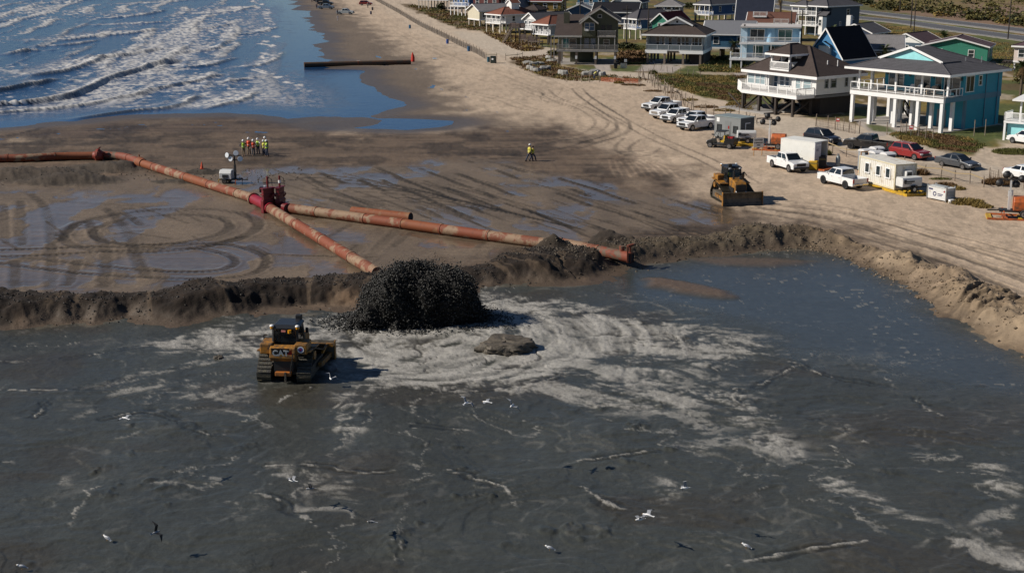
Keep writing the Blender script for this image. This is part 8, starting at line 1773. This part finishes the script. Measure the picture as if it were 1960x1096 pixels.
# red notices on the fence
for (u, v) in ((1603, 247), (1743, 262)):
    x, y = G(u, v); t = thing('notice_sign', 'small red notice on the mesh near white house' if u < 1700 else 'small red notice below the turquoise pillars', 'sign', (x, y, 0), R(-20)); MB().cyl((0, 0, -0.2), (0, 0, 1.3), 0.025, 6).build('stake', STEEL, t); MB().bx(-0.22, 0.22, -0.03, -0.026, 0.95, 1.4).build('board', pm('red_notice', (0.55, 0.04, 0.04), 0.6), t); MB().bx(-0.16, 0.16, -0.034, -0.031, 1.15, 1.32).build('print_panel', TRIM, t)
# slatted sand fence up the beach
P = curve([G(u, v) for u, v in [(690, -14), (722, 3), (760, 24), (800, 48), (840, 68), (880, 88), (910, 102), (928, 113)]], 10); seg = np.hypot(*np.diff(P, axis=0).T); cum = np.concatenate([[0], np.cumsum(seg)])
t = thing('sand_fence', 'long slatted sand fence running up the beach', 'fence', (P[0][0], P[0][1], 0)); m = MB(); a = 0.0; kk = 0
while a < cum[-1]:
    x = np.interp(a, cum, P[:, 0]) - P[0][0]; y = np.interp(a, cum, P[:, 1]) - P[0][1]
    if kk % 14 == 0: place(PMS[2], 'post', t, (x, y, 0))
    else: m.box((x, y, 0.62 + random.uniform(-0.05, 0.05)), (0.05, 0.02, 1.25 + random.uniform(-0.12, 0.1)), rz=random.uniform(0, 3), ry=random.gauss(0, 0.05))
    kk += 1; a += 0.30
o = m.build('slats', pm('grey_slats', (0.22, 0.19, 0.16), 0.9, var=0.3), t, fix=False); o['kind'] = 'stuff'
fence_line('two rail gate posts where the sand fence ends', [(930, 114), (952, 114), (975, 116), (1000, 112)], 5, rails=0.9, lean=0.02, hs=(1,), rail_mat=pm('pale_green_rail', (0.25, 0.24, 0.15), 0.8))
# bins
for (u, v, c_, lb) in ((784.5, 55, (0.02, 0.10, 0.20), 'blue barrel at the far part of the sand fence'), (856.5, 84, (0.015, 0.06, 0.25), 'bright blue barrel midway along the sand fence'), (897, 98, (0.02, 0.10, 0.22), 'blue barrel near the sand fence end'), (935, 119, (0.02, 0.09, 0.13), 'teal barrel beside the dark litter bin'), (710, 28, (0.015, 0.02, 0.06), 'navy barrel near far beachgoers'), (713, 20, (0.02, 0.02, 0.03), 'dark barrel by the far fence')):
    x, y = G(u, v); t = thing('barrel', lb, 'barrel', (x, y, 0), 0, 'beach barrels'); MB().tube([(0, 0, 0), (0, 0, 0.3), (0, 0, 0.32), (0, 0, 0.6), (0, 0, 0.62), (0, 0, 0.95)], [0.29, 0.29, 0.31, 0.31, 0.29, 0.29], 14).build('drum', pm('barrel_%d' % u, c_, 0.5), t, smooth=True); MB().cyl((0, 0, 0.951), (0, 0, 0.99), 0.30, 14).build('lid', pm('barrel_%d' % u, c_, 0.5), t)
x, y = G(944.5, 121); t = thing('litter_bin', 'dark green litter bin with white notice at the fence end', 'bin', (x, y, 0), R(-20)); MB().prism([(-0.5, 0), (0.5, 0), (0.42, 1.2), (0.2, 1.35), (-0.5, 1.3)], -0.45, 0.45, 'y').build('body', pm('dark_green_bin', (0.012, 0.02, 0.016), 0.4), t, bevel=0.05); MB().bx(-0.2, 0.15, -0.47, -0.451, 0.65, 0.95).build('notice', TRIM, t); MB().bx(-0.55, 0.45, -0.48, 0.48, 1.31, 1.37).build('lid', pm('dark_green_bin', (0.012, 0.02, 0.016), 0.4), t)
for (u, v, w_, h_, lb) in ((1197, 134, 0.9, 1.9, 'white mailbox sign on a stake in the lawn'), (1200, 133, 1.0, 1.1, 'black wheeled bin by the olive house'), (832, 114, 0.5, 0.5, 'pale notice board lying on the sand')):
    x, y = G(u, v)
    if 'mailbox' in lb: t = thing('stake_sign', lb, 'sign', (x, y, 0), 0); MB().bx(-0.04, 0.04, 0, 0.06, -0.2, 1.9).build('stake', WPOST, t); MB().bx(-0.25, 0.25, -0.02, 0.0, 1.45, 1.95).build('board', TRIM, t)
    elif 'bin' in lb: t = thing('wheeled_bin', lb, 'bin', (x - 2, y + 1.5, 0), 0); MB().prism([(-0.28, 0.05), (0.28, 0.05), (0.36, 1.0), (-0.36, 1.0)], -0.35, 0.35, 'y').build('body', BLKP, t, bevel=0.03); MB().bx(-0.38, 0.38, -0.4, 0.4, 1.001, 1.08).build('lid', BLKP, t); MB().bx(0.9, 2.1, 0.0, 0.06, 0.1, 1.0).build('gate_panel', STEEL, t)
    else: t = thing('ground_notice', lb, 'sign', (x, y, 0.05), R(20)); MB().box((0, 0, 0.15), (0.8, 0.5, 0.03), rx=0.5).build('board', pm('pale_blue_board', (0.42, 0.47, 0.52), 0.6), t); MB().bx(-0.3, 0.3, 0.1, 0.16, -0.1, 0.25).build('foot', WPOST, t)
x, y = G(1363, 134); 
# utility poles
POLE = pm('dark_pole', (0.040, 0.032, 0.028), 0.9, var=0.3, stretch=(1, 1, 0.1))
for (u, v, h_, lb) in ((1929, 76, 12, 'tall dark utility pole by the highway at the right'), (1743, 54, 12, 'utility pole in the verge between the carriageways'), (1749, 62, 8, 'shorter pole standing beside the verge pole'), (1621, 39, 11, 'utility pole near the dark car on the highway'), (1635, 53, 7, 'short pole with transformer near the slate house'), (1531, 128, 10.5, 'black pole rising behind the pale blue decks'), (1512, 92, 8, 'pole behind the white roof deck'), (1199, 86, 8.7, 'utility pole between olive and blue houses'), (1240, 80, 7.5, 'thin pole before the blue hip roof'), (1332, 40, 9, 'pole beside the white enclosed porch'), (1285, 60, 5.5, 'stub pole behind the white gablet'), (1494, 42, 8, 'pole by the tall slate house porch'), (1410, 16, 9, 'far pole above the navy A-frame'), (1722, 22, 9, 'far pole on the field side of the highway'), (1082, 60, 8, 'dark pole beside the blue gabled house'), (1110, 55, 8, 'thin pole behind the olive roof')):
    x, y = G(u, v); t = thing('utility_pole', lb, 'pole', (x, y, 0), 0, 'utility poles'); MB().tube([(0, 0, -0.5), (0, 0, h_)], [0.17, 0.11], 8).build('shaft', POLE, t)
    if h_ > 8.5: MB().bx(-1.1, 1.1, -0.06, 0.06, h_ - 0.9, h_ - 0.75).build('crossarm', POLE, t)
    if 'transformer' in lb: MB().cyl((0.25, 0, h_ - 2.2), (0.25, 0, h_ - 1.3), 0.26, 10).build('transformer', WEQ, t)

# ================================================================== highway
ASPH = pm('asphalt', (0.085, 0.085, 0.092), 0.9, var=0.2, scale=0.5); LINE = pm('road_line', (0.55, 0.54, 0.50), 0.7)
def ribbon(name, pts, w_, z, mat, off=0.0, th=0.10):
    P = curve(pts, 6); tn = np.gradient(P, axis=0); tn /= np.hypot(tn[:, 0], tn[:, 1])[:, None]; nn = np.stack([-tn[:, 1], tn[:, 0]], -1); C_ = P + nn * off; A = C_ + nn * w_ / 2; B = C_ - nn * w_ / 2; m = MB(); n = len(P)
    vs = [(a[0], a[1], z) for a in A] + [(b[0], b[1], z) for b in B] + [(a[0], a[1], z - th) for a in A] + [(b[0], b[1], z - th) for b in B]
    fs = []
    for k in range(n - 1): fs += [(k, k + 1, n + k + 1, n + k), (k, 2 * n + k, 2 * n + k + 1, k + 1), (n + k, n + k + 1, 3 * n + k + 1, 3 * n + k)]
    o = m.add(vs, fs).build(name, mat); o['kind'] = 'structure'; return o
FARC = [G(1380, -14), G(1480, 3), G(1560, 12.5), G(1604, 18), G(1690, 27), G(1808, 41), G(1960, 59), G(2150, 84), G(2500, 135)]
NEARC = [G(1400, 3), G(1500, 15), G(1611, 31), G(1733, 43), G(1840, 58), G(1960, 74), G(2150, 102), G(2500, 160)]
ribbon('road', FARC, 8.5, 0.10, ASPH); ribbon('road', NEARC, 8.5, 0.10, ASPH)
for c_ in (FARC, NEARC):
    for off in (-3.9, 3.9): ribbon('road_line', c_, 0.25, 0.108, LINE, off, 0.004)
ribbon('road_shoulder', FARC, 2.2, 0.09, pm('pale_shoulder', (0.26, 0.24, 0.21), 0.9), -5.6); ribbon('road_shoulder', NEARC, 1.2, 0.09, pm('pale_shoulder', (0.26, 0.24, 0.21), 0.9), -5.2)
ribbon('side_road', [G(1690, 27), G(1640, 24.5), G(1600, 26)], 5, 0.085, pm('pale_shoulder', (0.26, 0.24, 0.21), 0.9), 8.0)
# ================================================================== rubble bank by the olive house
RUBL = pm('broken_concrete', (0.30, 0.29, 0.265), 0.9, var=0.25, scale=1.2, bump=0.4)
RB = [((1010, 122), 2.2, 1.6, 0.35, 0.35, 'pale tilted concrete slab at the head of the rubble bank'), ((1022, 124), 2.4, 1.8, 0.35, -0.3, 'second tilted slab leaning on the first'), ((1034, 123), 1.8, 1.5, 0.4, 0.2, 'third broad slab beside the scrub'), ((1012, 133), 1.4, 1.0, 0.7, 0.1, 'round boulder at the seaward foot of the bank'), ((1019, 135), 1.2, 1.0, 0.7, 0.2, 'boulder next to the seaward foot boulder'), ((1028, 137), 1.4, 1.1, 0.6, -0.1, 'grey boulder in the middle of the bank foot'), ((1040, 134), 2.2, 1.2, 0.6, 0.4, 'long slanted slab half buried in vines'), ((1050, 133), 1.3, 1.0, 0.6, 0.0, 'brown boulder beside the slanted slab'),
      ((1073, 142), 1.6, 1.0, 0.7, 0.1, 'squared block behind the thin posts'), ((1081, 144), 1.6, 1.0, 0.8, -0.1, 'pale squared block in front of brown scrub'), ((1122, 145), 1.8, 1.1, 0.7, 0.2, 'boulder among green vines near the worker'), ((1137, 145), 2.6, 1.3, 1.0, 0.15, 'large dark slab behind the bending worker'), ((1153, 147), 2.0, 1.2, 0.8, -0.1, 'tan boulder beside the large dark slab'), ((1050, 112), 1.6, 1.2, 0.5, 0.3, 'flat slab near the olive house posts'), ((1056, 118), 2.4, 1.4, 0.4, -0.2, 'low slab beneath the olive house deck edge')]
for i, ((u, v), a, b, h_, tl, lb) in enumerate(RB):
    x, y = G(u, v); t = thing('rubble_block', lb, 'rubble', (x, y, 0), R(37 * i % 180), 'rubble on the bank'); q = MB(); n = 9; rr = random.Random(i)
    ring = [(a / 2 * math.cos(6.283 * k / n) * rr.uniform(0.8, 1.15), b / 2 * math.sin(6.283 * k / n) * rr.uniform(0.8, 1.15)) for k in range(n)]
    Mx = Matrix.Rotation(tl, 4, 'X')
    rings = [[tuple(Mx @ Vector((p[0] * s_, p[1] * s_, z_ + rr.uniform(-0.04, 0.04)))) for p in ring] for s_, z_ in ((0.95, -0.2), (1.03, h_ * 0.4), (0.98, h_ * 0.9), (0.80, h_ * 1.08))]
    q.loft(rings).build('block', RUBL, t, bevel=0.03)

# ================================================================== plants
def leafm(name, c, var=0.35): return pm(name, c, 0.7, var=var, scale=0.9, spec=0.25)
LG = leafm('dune_green', (0.085, 0.085, 0.020)); LY = leafm('dry_gold_grass', (0.20, 0.14, 0.04)); LB_ = leafm('rust_brown_weed', (0.135, 0.078, 0.034)); LO = leafm('olive_scrub', (0.115, 0.100, 0.032)); LD = leafm('dark_scrub', (0.042, 0.046, 0.016)); LP = leafm('palm_green', (0.045, 0.062, 0.020)); LPD = leafm('dead_frond', (0.16, 0.10, 0.045)); BARK = pm('palm_bark', (0.10, 0.075, 0.05), 0.95, var=0.35, scale=4, bump=0.6)
def blades(V, F, x, y, z, n, rad, h, w_, rnd, ry=None):
    for k in range(n):
        a = rnd.uniform(0, 6.283); r_ = rad * math.sqrt(rnd.random()); bx_ = x + r_ * math.cos(a); by_ = y + (ry or rad) / rad * r_ * math.sin(a); ln = rnd.uniform(0.05, 0.6) * h; d = rnd.uniform(0, 6.283); hh = h * rnd.uniform(0.5, 1.15) * (1 - 0.5 * (r_ / rad) ** 2); c, s_ = math.cos(d), math.sin(d); n0 = len(V)
        V += [(bx_ - s_ * w_, by_ + c * w_, z - 0.03), (bx_ + s_ * w_, by_ - c * w_, z - 0.03), (bx_ + c * ln * 0.4 + s_ * w_ * 0.8, by_ + s_ * ln * 0.4 - c * w_ * 0.8, z + hh * 0.65), (bx_ + c * ln * 0.4 - s_ * w_ * 0.8, by_ + s_ * ln * 0.4 + c * w_ * 0.8, z + hh * 0.65), (bx_ + c * ln, by_ + s_ * ln, z + hh)]
        F += [(n0, n0 + 1, n0 + 2, n0 + 3), (n0 + 3, n0 + 2, n0 + 4)]
def clump(label, uv, rx, ry, h, n, mat, seed=0, name='grass_clump', cat='grass', w_=0.035):
    x, y = G(*uv); V = []; F = []; blades(V, F, 0, 0, 0, n, rx, h, w_, random.Random(seed), ry); m = MB(); m.v = V; m.f = F
    o = m.build(name, mat, None, fix=False, loc=(x, y, gz(x, y))); tag(o, label, cat, 'grass clumps on the sand'); return o
for i, (uv, rx, ry, h, n, mt, lb) in enumerate((((1850, 389), 1.7, 1.3, 0.55, 900, LY, 'golden grass clump beyond the fuel tank'), ((1880, 396), 1.0, 0.8, 0.35, 350, LY, 'low trailing end of the golden grass clump'), ((1810, 357), 1.2, 1.2, 0.5, 600, LB_, 'rust grass clump between office and fence'), ((1833, 362), 0.8, 0.7, 0.4, 280, LY, 'small straw tuft near the rust clump'), ((1765, 333), 0.7, 1.0, 0.7, 380, LB_, 'brown tuft beside the office roof corner'), ((1800, 343), 1.2, 0.6, 0.2, 263, LG, 'thin green trailing weed by the sandbank'), ((1912, 352), 1.7, 1.2, 0.7, 900, LB_, 'brown bushy weed at the rusty mesh'), ((1184, 160), 0.9, 0.8, 0.5, 300, LY, 'straw tuft before the orange net'), ((1205, 163), 1.5, 1.0, 0.3, 400, LB_, 'brown weed mat on the pale sand'), ((1250, 175), 1.6, 1.0, 0.3, 420, LB_, 'brown weed mat between the leaning posts'), ((1226, 164), 0.9, 0.8, 0.3, 300, LB_, 'weed mat at the foot of the post row'), ((1288, 178), 1.0, 1.0, 0.35, 350, LB_, 'rust weed mat on the dune edge'), ((1320, 192), 1.3, 1.0, 0.4, 420, LY, 'straw mat where two post rows meet'), ((1352, 206), 1.8, 1.0, 0.4, 600, LB_, 'long rust mat below the vine dune'), ((1385, 212), 1.6, 1.0, 0.4, 500, LY, 'straw mat near the white house corner'), ((1250, 142), 0.8, 0.8, 0.9, 400, LG, 'round green tuft beside the striped post'), ((1940, 292), 2.4, 2.0, 0.5, 1400, LG, 'green weed patch in front of the aqua house'), ((1580, 296), 0.7, 0.7, 0.8, 300, LG, 'green weed behind the white container'))):
    clump(lb, uv, rx, ry, h, n, mt, 900 + i)
def ground_cover(label, name, px, n, h, mats, seed, w_=0.06, rad=0.5, per=14):
    P = GA(px); rnd = random.Random(seed); xs = P[:, 0]; ys = P[:, 1]; pts = []
    cx_ = np.array([rnd.uniform(xs.min(), xs.max()) for _ in range(n * 4)]); cy_ = np.array([rnd.uniform(ys.min(), ys.max()) for _ in range(n * 4)]); ins = sdf(cx_, cy_, P) < 0; cx_ = cx_[ins][:n]; cy_ = cy_[ins][:n]
    nz = fbm(cx_ / 4, cy_ / 6, 3, seed); sets = [([], []) for _ in mats]
    for a, b, q in zip(cx_, cy_, nz):
        i = min(len(mats) - 1, max(0, int((q - 0.30) / 0.40 * len(mats)))); V, F = sets[i]; hh = h * (0.5 + 1.0 * rnd.random()); blades(V, F, a, b, gz(a, b), per, rad, hh, w_, rnd)
    for (V, F), mt in zip(sets, mats):
        if V: m = MB(); m.v = V; m.f = F; o = m.build(name, mt, None, fix=False); tag(o, label + ', ' + mt.name.replace('_', ' '), 'plants', kind='stuff')
ground_cover('vines and grass on the dune before the pale blue house', 'dune_vegetation', [(1252, 142), (1300, 143), (1422, 146), (1436, 188), (1400, 194), (1345, 184), (1290, 168), (1258, 152)], 1500, 0.26, [LY, LG, LG, LB_], 701, 0.05, 0.6)
ground_cover('lawn edge growth below the turquoise house', 'dune_vegetation', [(1702, 256), (1760, 252), (1850, 264), (1885, 278), (1862, 292), (1800, 286), (1730, 270)], 1000, 0.22, [LB_, LG, LG, LY], 703, 0.045, 0.5)
ground_cover('scrub around the rubble bank', 'dune_vegetation', [(978, 112), (1055, 106), (1072, 128), (1142, 140), (1190, 148), (1240, 152), (1230, 157), (1090, 155), (1040, 146), (1000, 132)], 800, 0.36, [LB_, LY, LG, LB_], 705, 0.06, 0.6)
ground_cover('grass on the far dunes', 'dune_vegetation', [(775, 8), (850, 18), (892, 28), (920, 44), (965, 58), (945, 63), (880, 55), (850, 44), (826, 32)], 600, 0.4, [LB_, LY, LG], 707, 0.10, 1.2)
ground_cover('rough grass between the far stilted houses', 'dune_vegetation', [(930, 64), (1000, 72), (1040, 95), (1000, 100), (950, 76)], 350, 0.5, [LB_, LY], 709, 0.1, 0.8)
ground_cover('yard grass between olive and brown houses', 'dune_vegetation', [(1185, 85), (1235, 90), (1236, 124), (1184, 124)], 600, 0.4, [LB_, LY, LG], 711, 0.08, 0.8)
ground_cover('yard grass beside the pale blue house', 'dune_vegetation', [(1345, 108), (1420, 112), (1430, 140), (1340, 138)], 500, 0.4, [LG, LY, LG], 713, 0.08, 0.7)
ground_cover('brown vine mat by the white house', 'dune_vegetation', [(1400, 196), (1445, 206), (1440, 214), (1390, 206)], 260, 0.35, [LB_, LY], 715, 0.06, 0.5)
ground_cover('rough verge grass along the highway', 'verge_grass', [(1600, 38), (1740, 55), (1960, 88), (1960, 130), (1900, 118), (1780, 75), (1660, 60)], 1300, 0.16, [LY, LY, LG], 717, 0.10, 1.4, 8)
def leaf_blob(V, F, c, rx, ry, rz_, n, s, rnd):
    for k in range(n):
        a = rnd.uniform(0, 6.283); z = rnd.uniform(-0.4, 1); q = math.sqrt(max(0, 1 - z * z)); f = rnd.uniform(0.55, 1.08); p = Vector((c[0] + rx * q * math.cos(a) * f, c[1] + ry * q * math.sin(a) * f, c[2] + rz_ * z * f)); e = Matrix.Rotation(rnd.uniform(0, 6.28), 3, 'Z') @ Matrix.Rotation(rnd.uniform(-1.1, 1.1), 3, 'X'); ss_ = s * rnd.uniform(0.6, 1.4); n0 = len(V)
        V += [tuple(p + e @ Vector(v_)) for v_ in ((-ss_, -ss_ * 0.6, 0), (ss_, -ss_ * 0.6, 0), (ss_ * 0.6, ss_, 0.1 * ss_), (-ss_ * 0.6, ss_, 0.1 * ss_))]; F.append((n0, n0 + 1, n0 + 2, n0 + 3))
# scrub thicket beyond the highway: one mass
rnd = random.Random(77); sets = {LO.name: ([], [], LO), LD.name: ([], [], LD), LY.name: ([], [], LY)}; FP = GA([(1560, -30), (1600, 8), (1690, 17), (1800, 31), (1960, 50), (2300, 100), (2300, -30)])
for k in range(330):
    u = rnd.uniform(1480, 2150); vmax = 6 + (u - 1560) * 0.118; v = rnd.uniform(-40, vmax - 3) if rnd.random() < 0.55 else rnd.uniform(max(-30, vmax - 16), vmax - 2)
    x, y = G(u, v); h_ = rnd.choice((0.5, 0.8, 1.1, 1.6, 2.4)) * rnd.uniform(0.8, 1.3) * (1.2 if u > 1720 else 0.75); q = sets[rnd.choice((LO.name, LO.name, LD.name, LD.name, LY.name if h_ < 1.6 else LO.name))]; leaf_blob(q[0], q[1], (x, y, h_ * 0.3), h_ * rnd.uniform(1.2, 2.4), h_ * rnd.uniform(1.2, 2.6), h_, 90, 0.35, rnd)
for nm, (V, F, mt) in sets.items():
    m = MB(); m.v = V; m.f = F; o = m.build('scrub_thicket', mt, None, fix=False); tag(o, 'scrub thicket beyond the highway, ' + nm.replace('_', ' '), 'scrub', kind='stuff')
def bush(label, uv, r_, h_, mat, seed, n=260, s=0.16, grp='garden bushes'):
    x, y = G(*uv); t = thing('bush', label, 'bush', (x, y, 0), 0, grp); V = []; F = []; rn = random.Random(seed)
    for k in range(5): leaf_blob(V, F, (rn.uniform(-0.6, 0.6) * r_, rn.uniform(-0.6, 0.6) * r_, h_ * rn.uniform(0.25, 0.5)), r_ * 0.6, r_ * 0.6, h_ * 0.5, n // 5, s, rn)
    m = MB(); m.v = V; m.f = F; m.build('foliage', mat, t, fix=False); MB().tube([(0, 0, -0.1), (0.1, 0, h_ * 0.4)], [0.08, 0.04], 6).build('stem', BARK, t); return t
for i, (lb, uv, r_, h_, mt) in enumerate((('dark bush mass under the pole by olive house', (1200, 95), 2.6, 1.6, LD), ('rust coloured bush beside the olive house', (1215, 108), 2.6, 1.5, LB_), ('dark bush at the foot of blue metal roofed house', (1378, 116), 2.0, 1.2, LD), ('bush in the field behind the royal blue porch', (1320, 18), 3.0, 2.5, LD), ('green bush beside the white container corner', (1610, 88), 2.0, 1.8, LD), ('low bush at the far end of olive deck', (1060, 106), 1.4, 1.2, LO), ('dark tree like bush behind the mustard house', (1072, 42), 3.0, 4.5, LD), ('dark bush behind red roof of far cottage', (846, 22), 2.2, 3.2, LD), ('dark bush before the pinkish house stair', (1950, 145), 2.0, 2.4, LD), ('leafy bush between slate and pinkish houses', (1958, 160), 1.6, 2.6, LO))):
    bush(lb, uv, r_, h_, mt, 40 + i, 420, 0.22 if r_ > 2 else 0.16)
def palm(label, uv, h_, r_, seed, skirt=True, n=26, fan=True):
    x, y = G(*uv); t = thing('palm_tree', label, 'palm', (x, y, 0), 0, 'palm trees'); rn = random.Random(seed)
    MB().tube([(0, 0, -0.2), (0.05, 0, h_ * 0.5), (0.0, 0.05, h_)], [0.22, 0.19, 0.17], 9).build('trunk', BARK, t, smooth=True)
    def frond(V, F, el, az, L, w_):
        d = Vector((math.cos(az) * math.cos(el), math.sin(az) * math.cos(el), math.sin(el))); p = Vector((0, 0, h_)); s_ = Vector((-math.sin(az), math.cos(az), 0)); pts = []
        for k in range(5): pts.append(p + d * L * k / 4 - Vector((0, 0, 0.55 * L * (k / 4) ** 2 * (0.4 + 0.6 * math.cos(el)))))
        for k in range(1, 5):
            for sg in (-1, 1):
                for j in range(3):
                    a = pts[k - 1].lerp(pts[k], (j + 0.5) / 3); tip = a + (s_ * sg * w_ * (0.7 + 0.5 * math.sin(k / 4 * 3.0)) + d * w_ * 0.7) * rn.uniform(0.7, 1.1) - Vector((0, 0, w_ * 0.25)); n0 = len(V); q = d * 0.05
                    V += [tuple(a - q), tuple(a + q), tuple(tip)]; F.append((n0, n0 + 1, n0 + 2))
    V = []; F = []
    for k in range(n): frond(V, F, rn.uniform(-0.35, 1.25), 6.283 * k / n + rn.uniform(-0.2, 0.2), r_ * rn.uniform(0.8, 1.1), r_ * 0.32)
    m = MB(); m.v = V; m.f = F; m.build('crown', LP, t, fix=False)
    if skirt:
        V = []; F = []
        for k in range(18): frond(V, F, rn.uniform(-1.3, -0.6), rn.uniform(0, 6.283), r_ * rn.uniform(0.7, 1.0), r_ * 0.28)
        m = MB(); m.v = V; m.f = F; m.build('dead_fronds', LPD, t, fix=False)
    return t
palm('thick palm with dead skirt between brown and pale blue houses', (1404, 118), 3.6, 1.6, 1); palm('palm before the light grey roof of the long low house', (1692, 126), 3.2, 1.7, 2); palm('small palm behind the bright blue A-frame', (1593, 100), 4.6, 1.6, 3, False); palm('fan palm behind the green gabled roof', (1806, 96), 3.0, 1.9, 4, False); palm('short palm beside the dark gabled house', (1672, 88), 2.4, 1.4, 5, False); palm('small palm bush by the white house deck', (1420, 172), 0.6, 1.3, 6, False)
palm('tall palm behind the navy A-frame near the road', (1492, 40), 6.5, 1.8, 7, True); palm('palm near the road behind the royal blue porch', (1446, 22), 5.0, 1.8, 8, True); palm('palm beside the aqua house at the picture edge', (1952, 190), 5.0, 1.5, 9, True)
# orange safety netting along the lane
P = curve([G(u, v) for u, v in [(1150, 156), (1180, 158), (1205, 159), (1222, 160)]], 6); t = thing('safety_net', 'orange safety netting strung between thin posts', 'netting', (P[0][0], P[0][1], 0)); ON = pm('orange_net', (0.50, 0.13, 0.06), 0.7); Q = [Vector((p[0] - P[0][0], p[1] - P[0][1], 0)) for p in P]; m = MB()
for a, b in zip(Q[:-1], Q[1:]):
    for z_ in (0.1, 0.25, 0.4, 0.55, 0.7): m.bar(a + Vector((0, 0, z_)), b + Vector((0, 0, z_ + random.uniform(-0.06, 0.06))), 0.05)
m.build('net', ON, t)
for q in Q[::6]: MB().cyl(q, q + Vector((0, 0, 1.1)), 0.03, 6).build('post', WPOST, t)
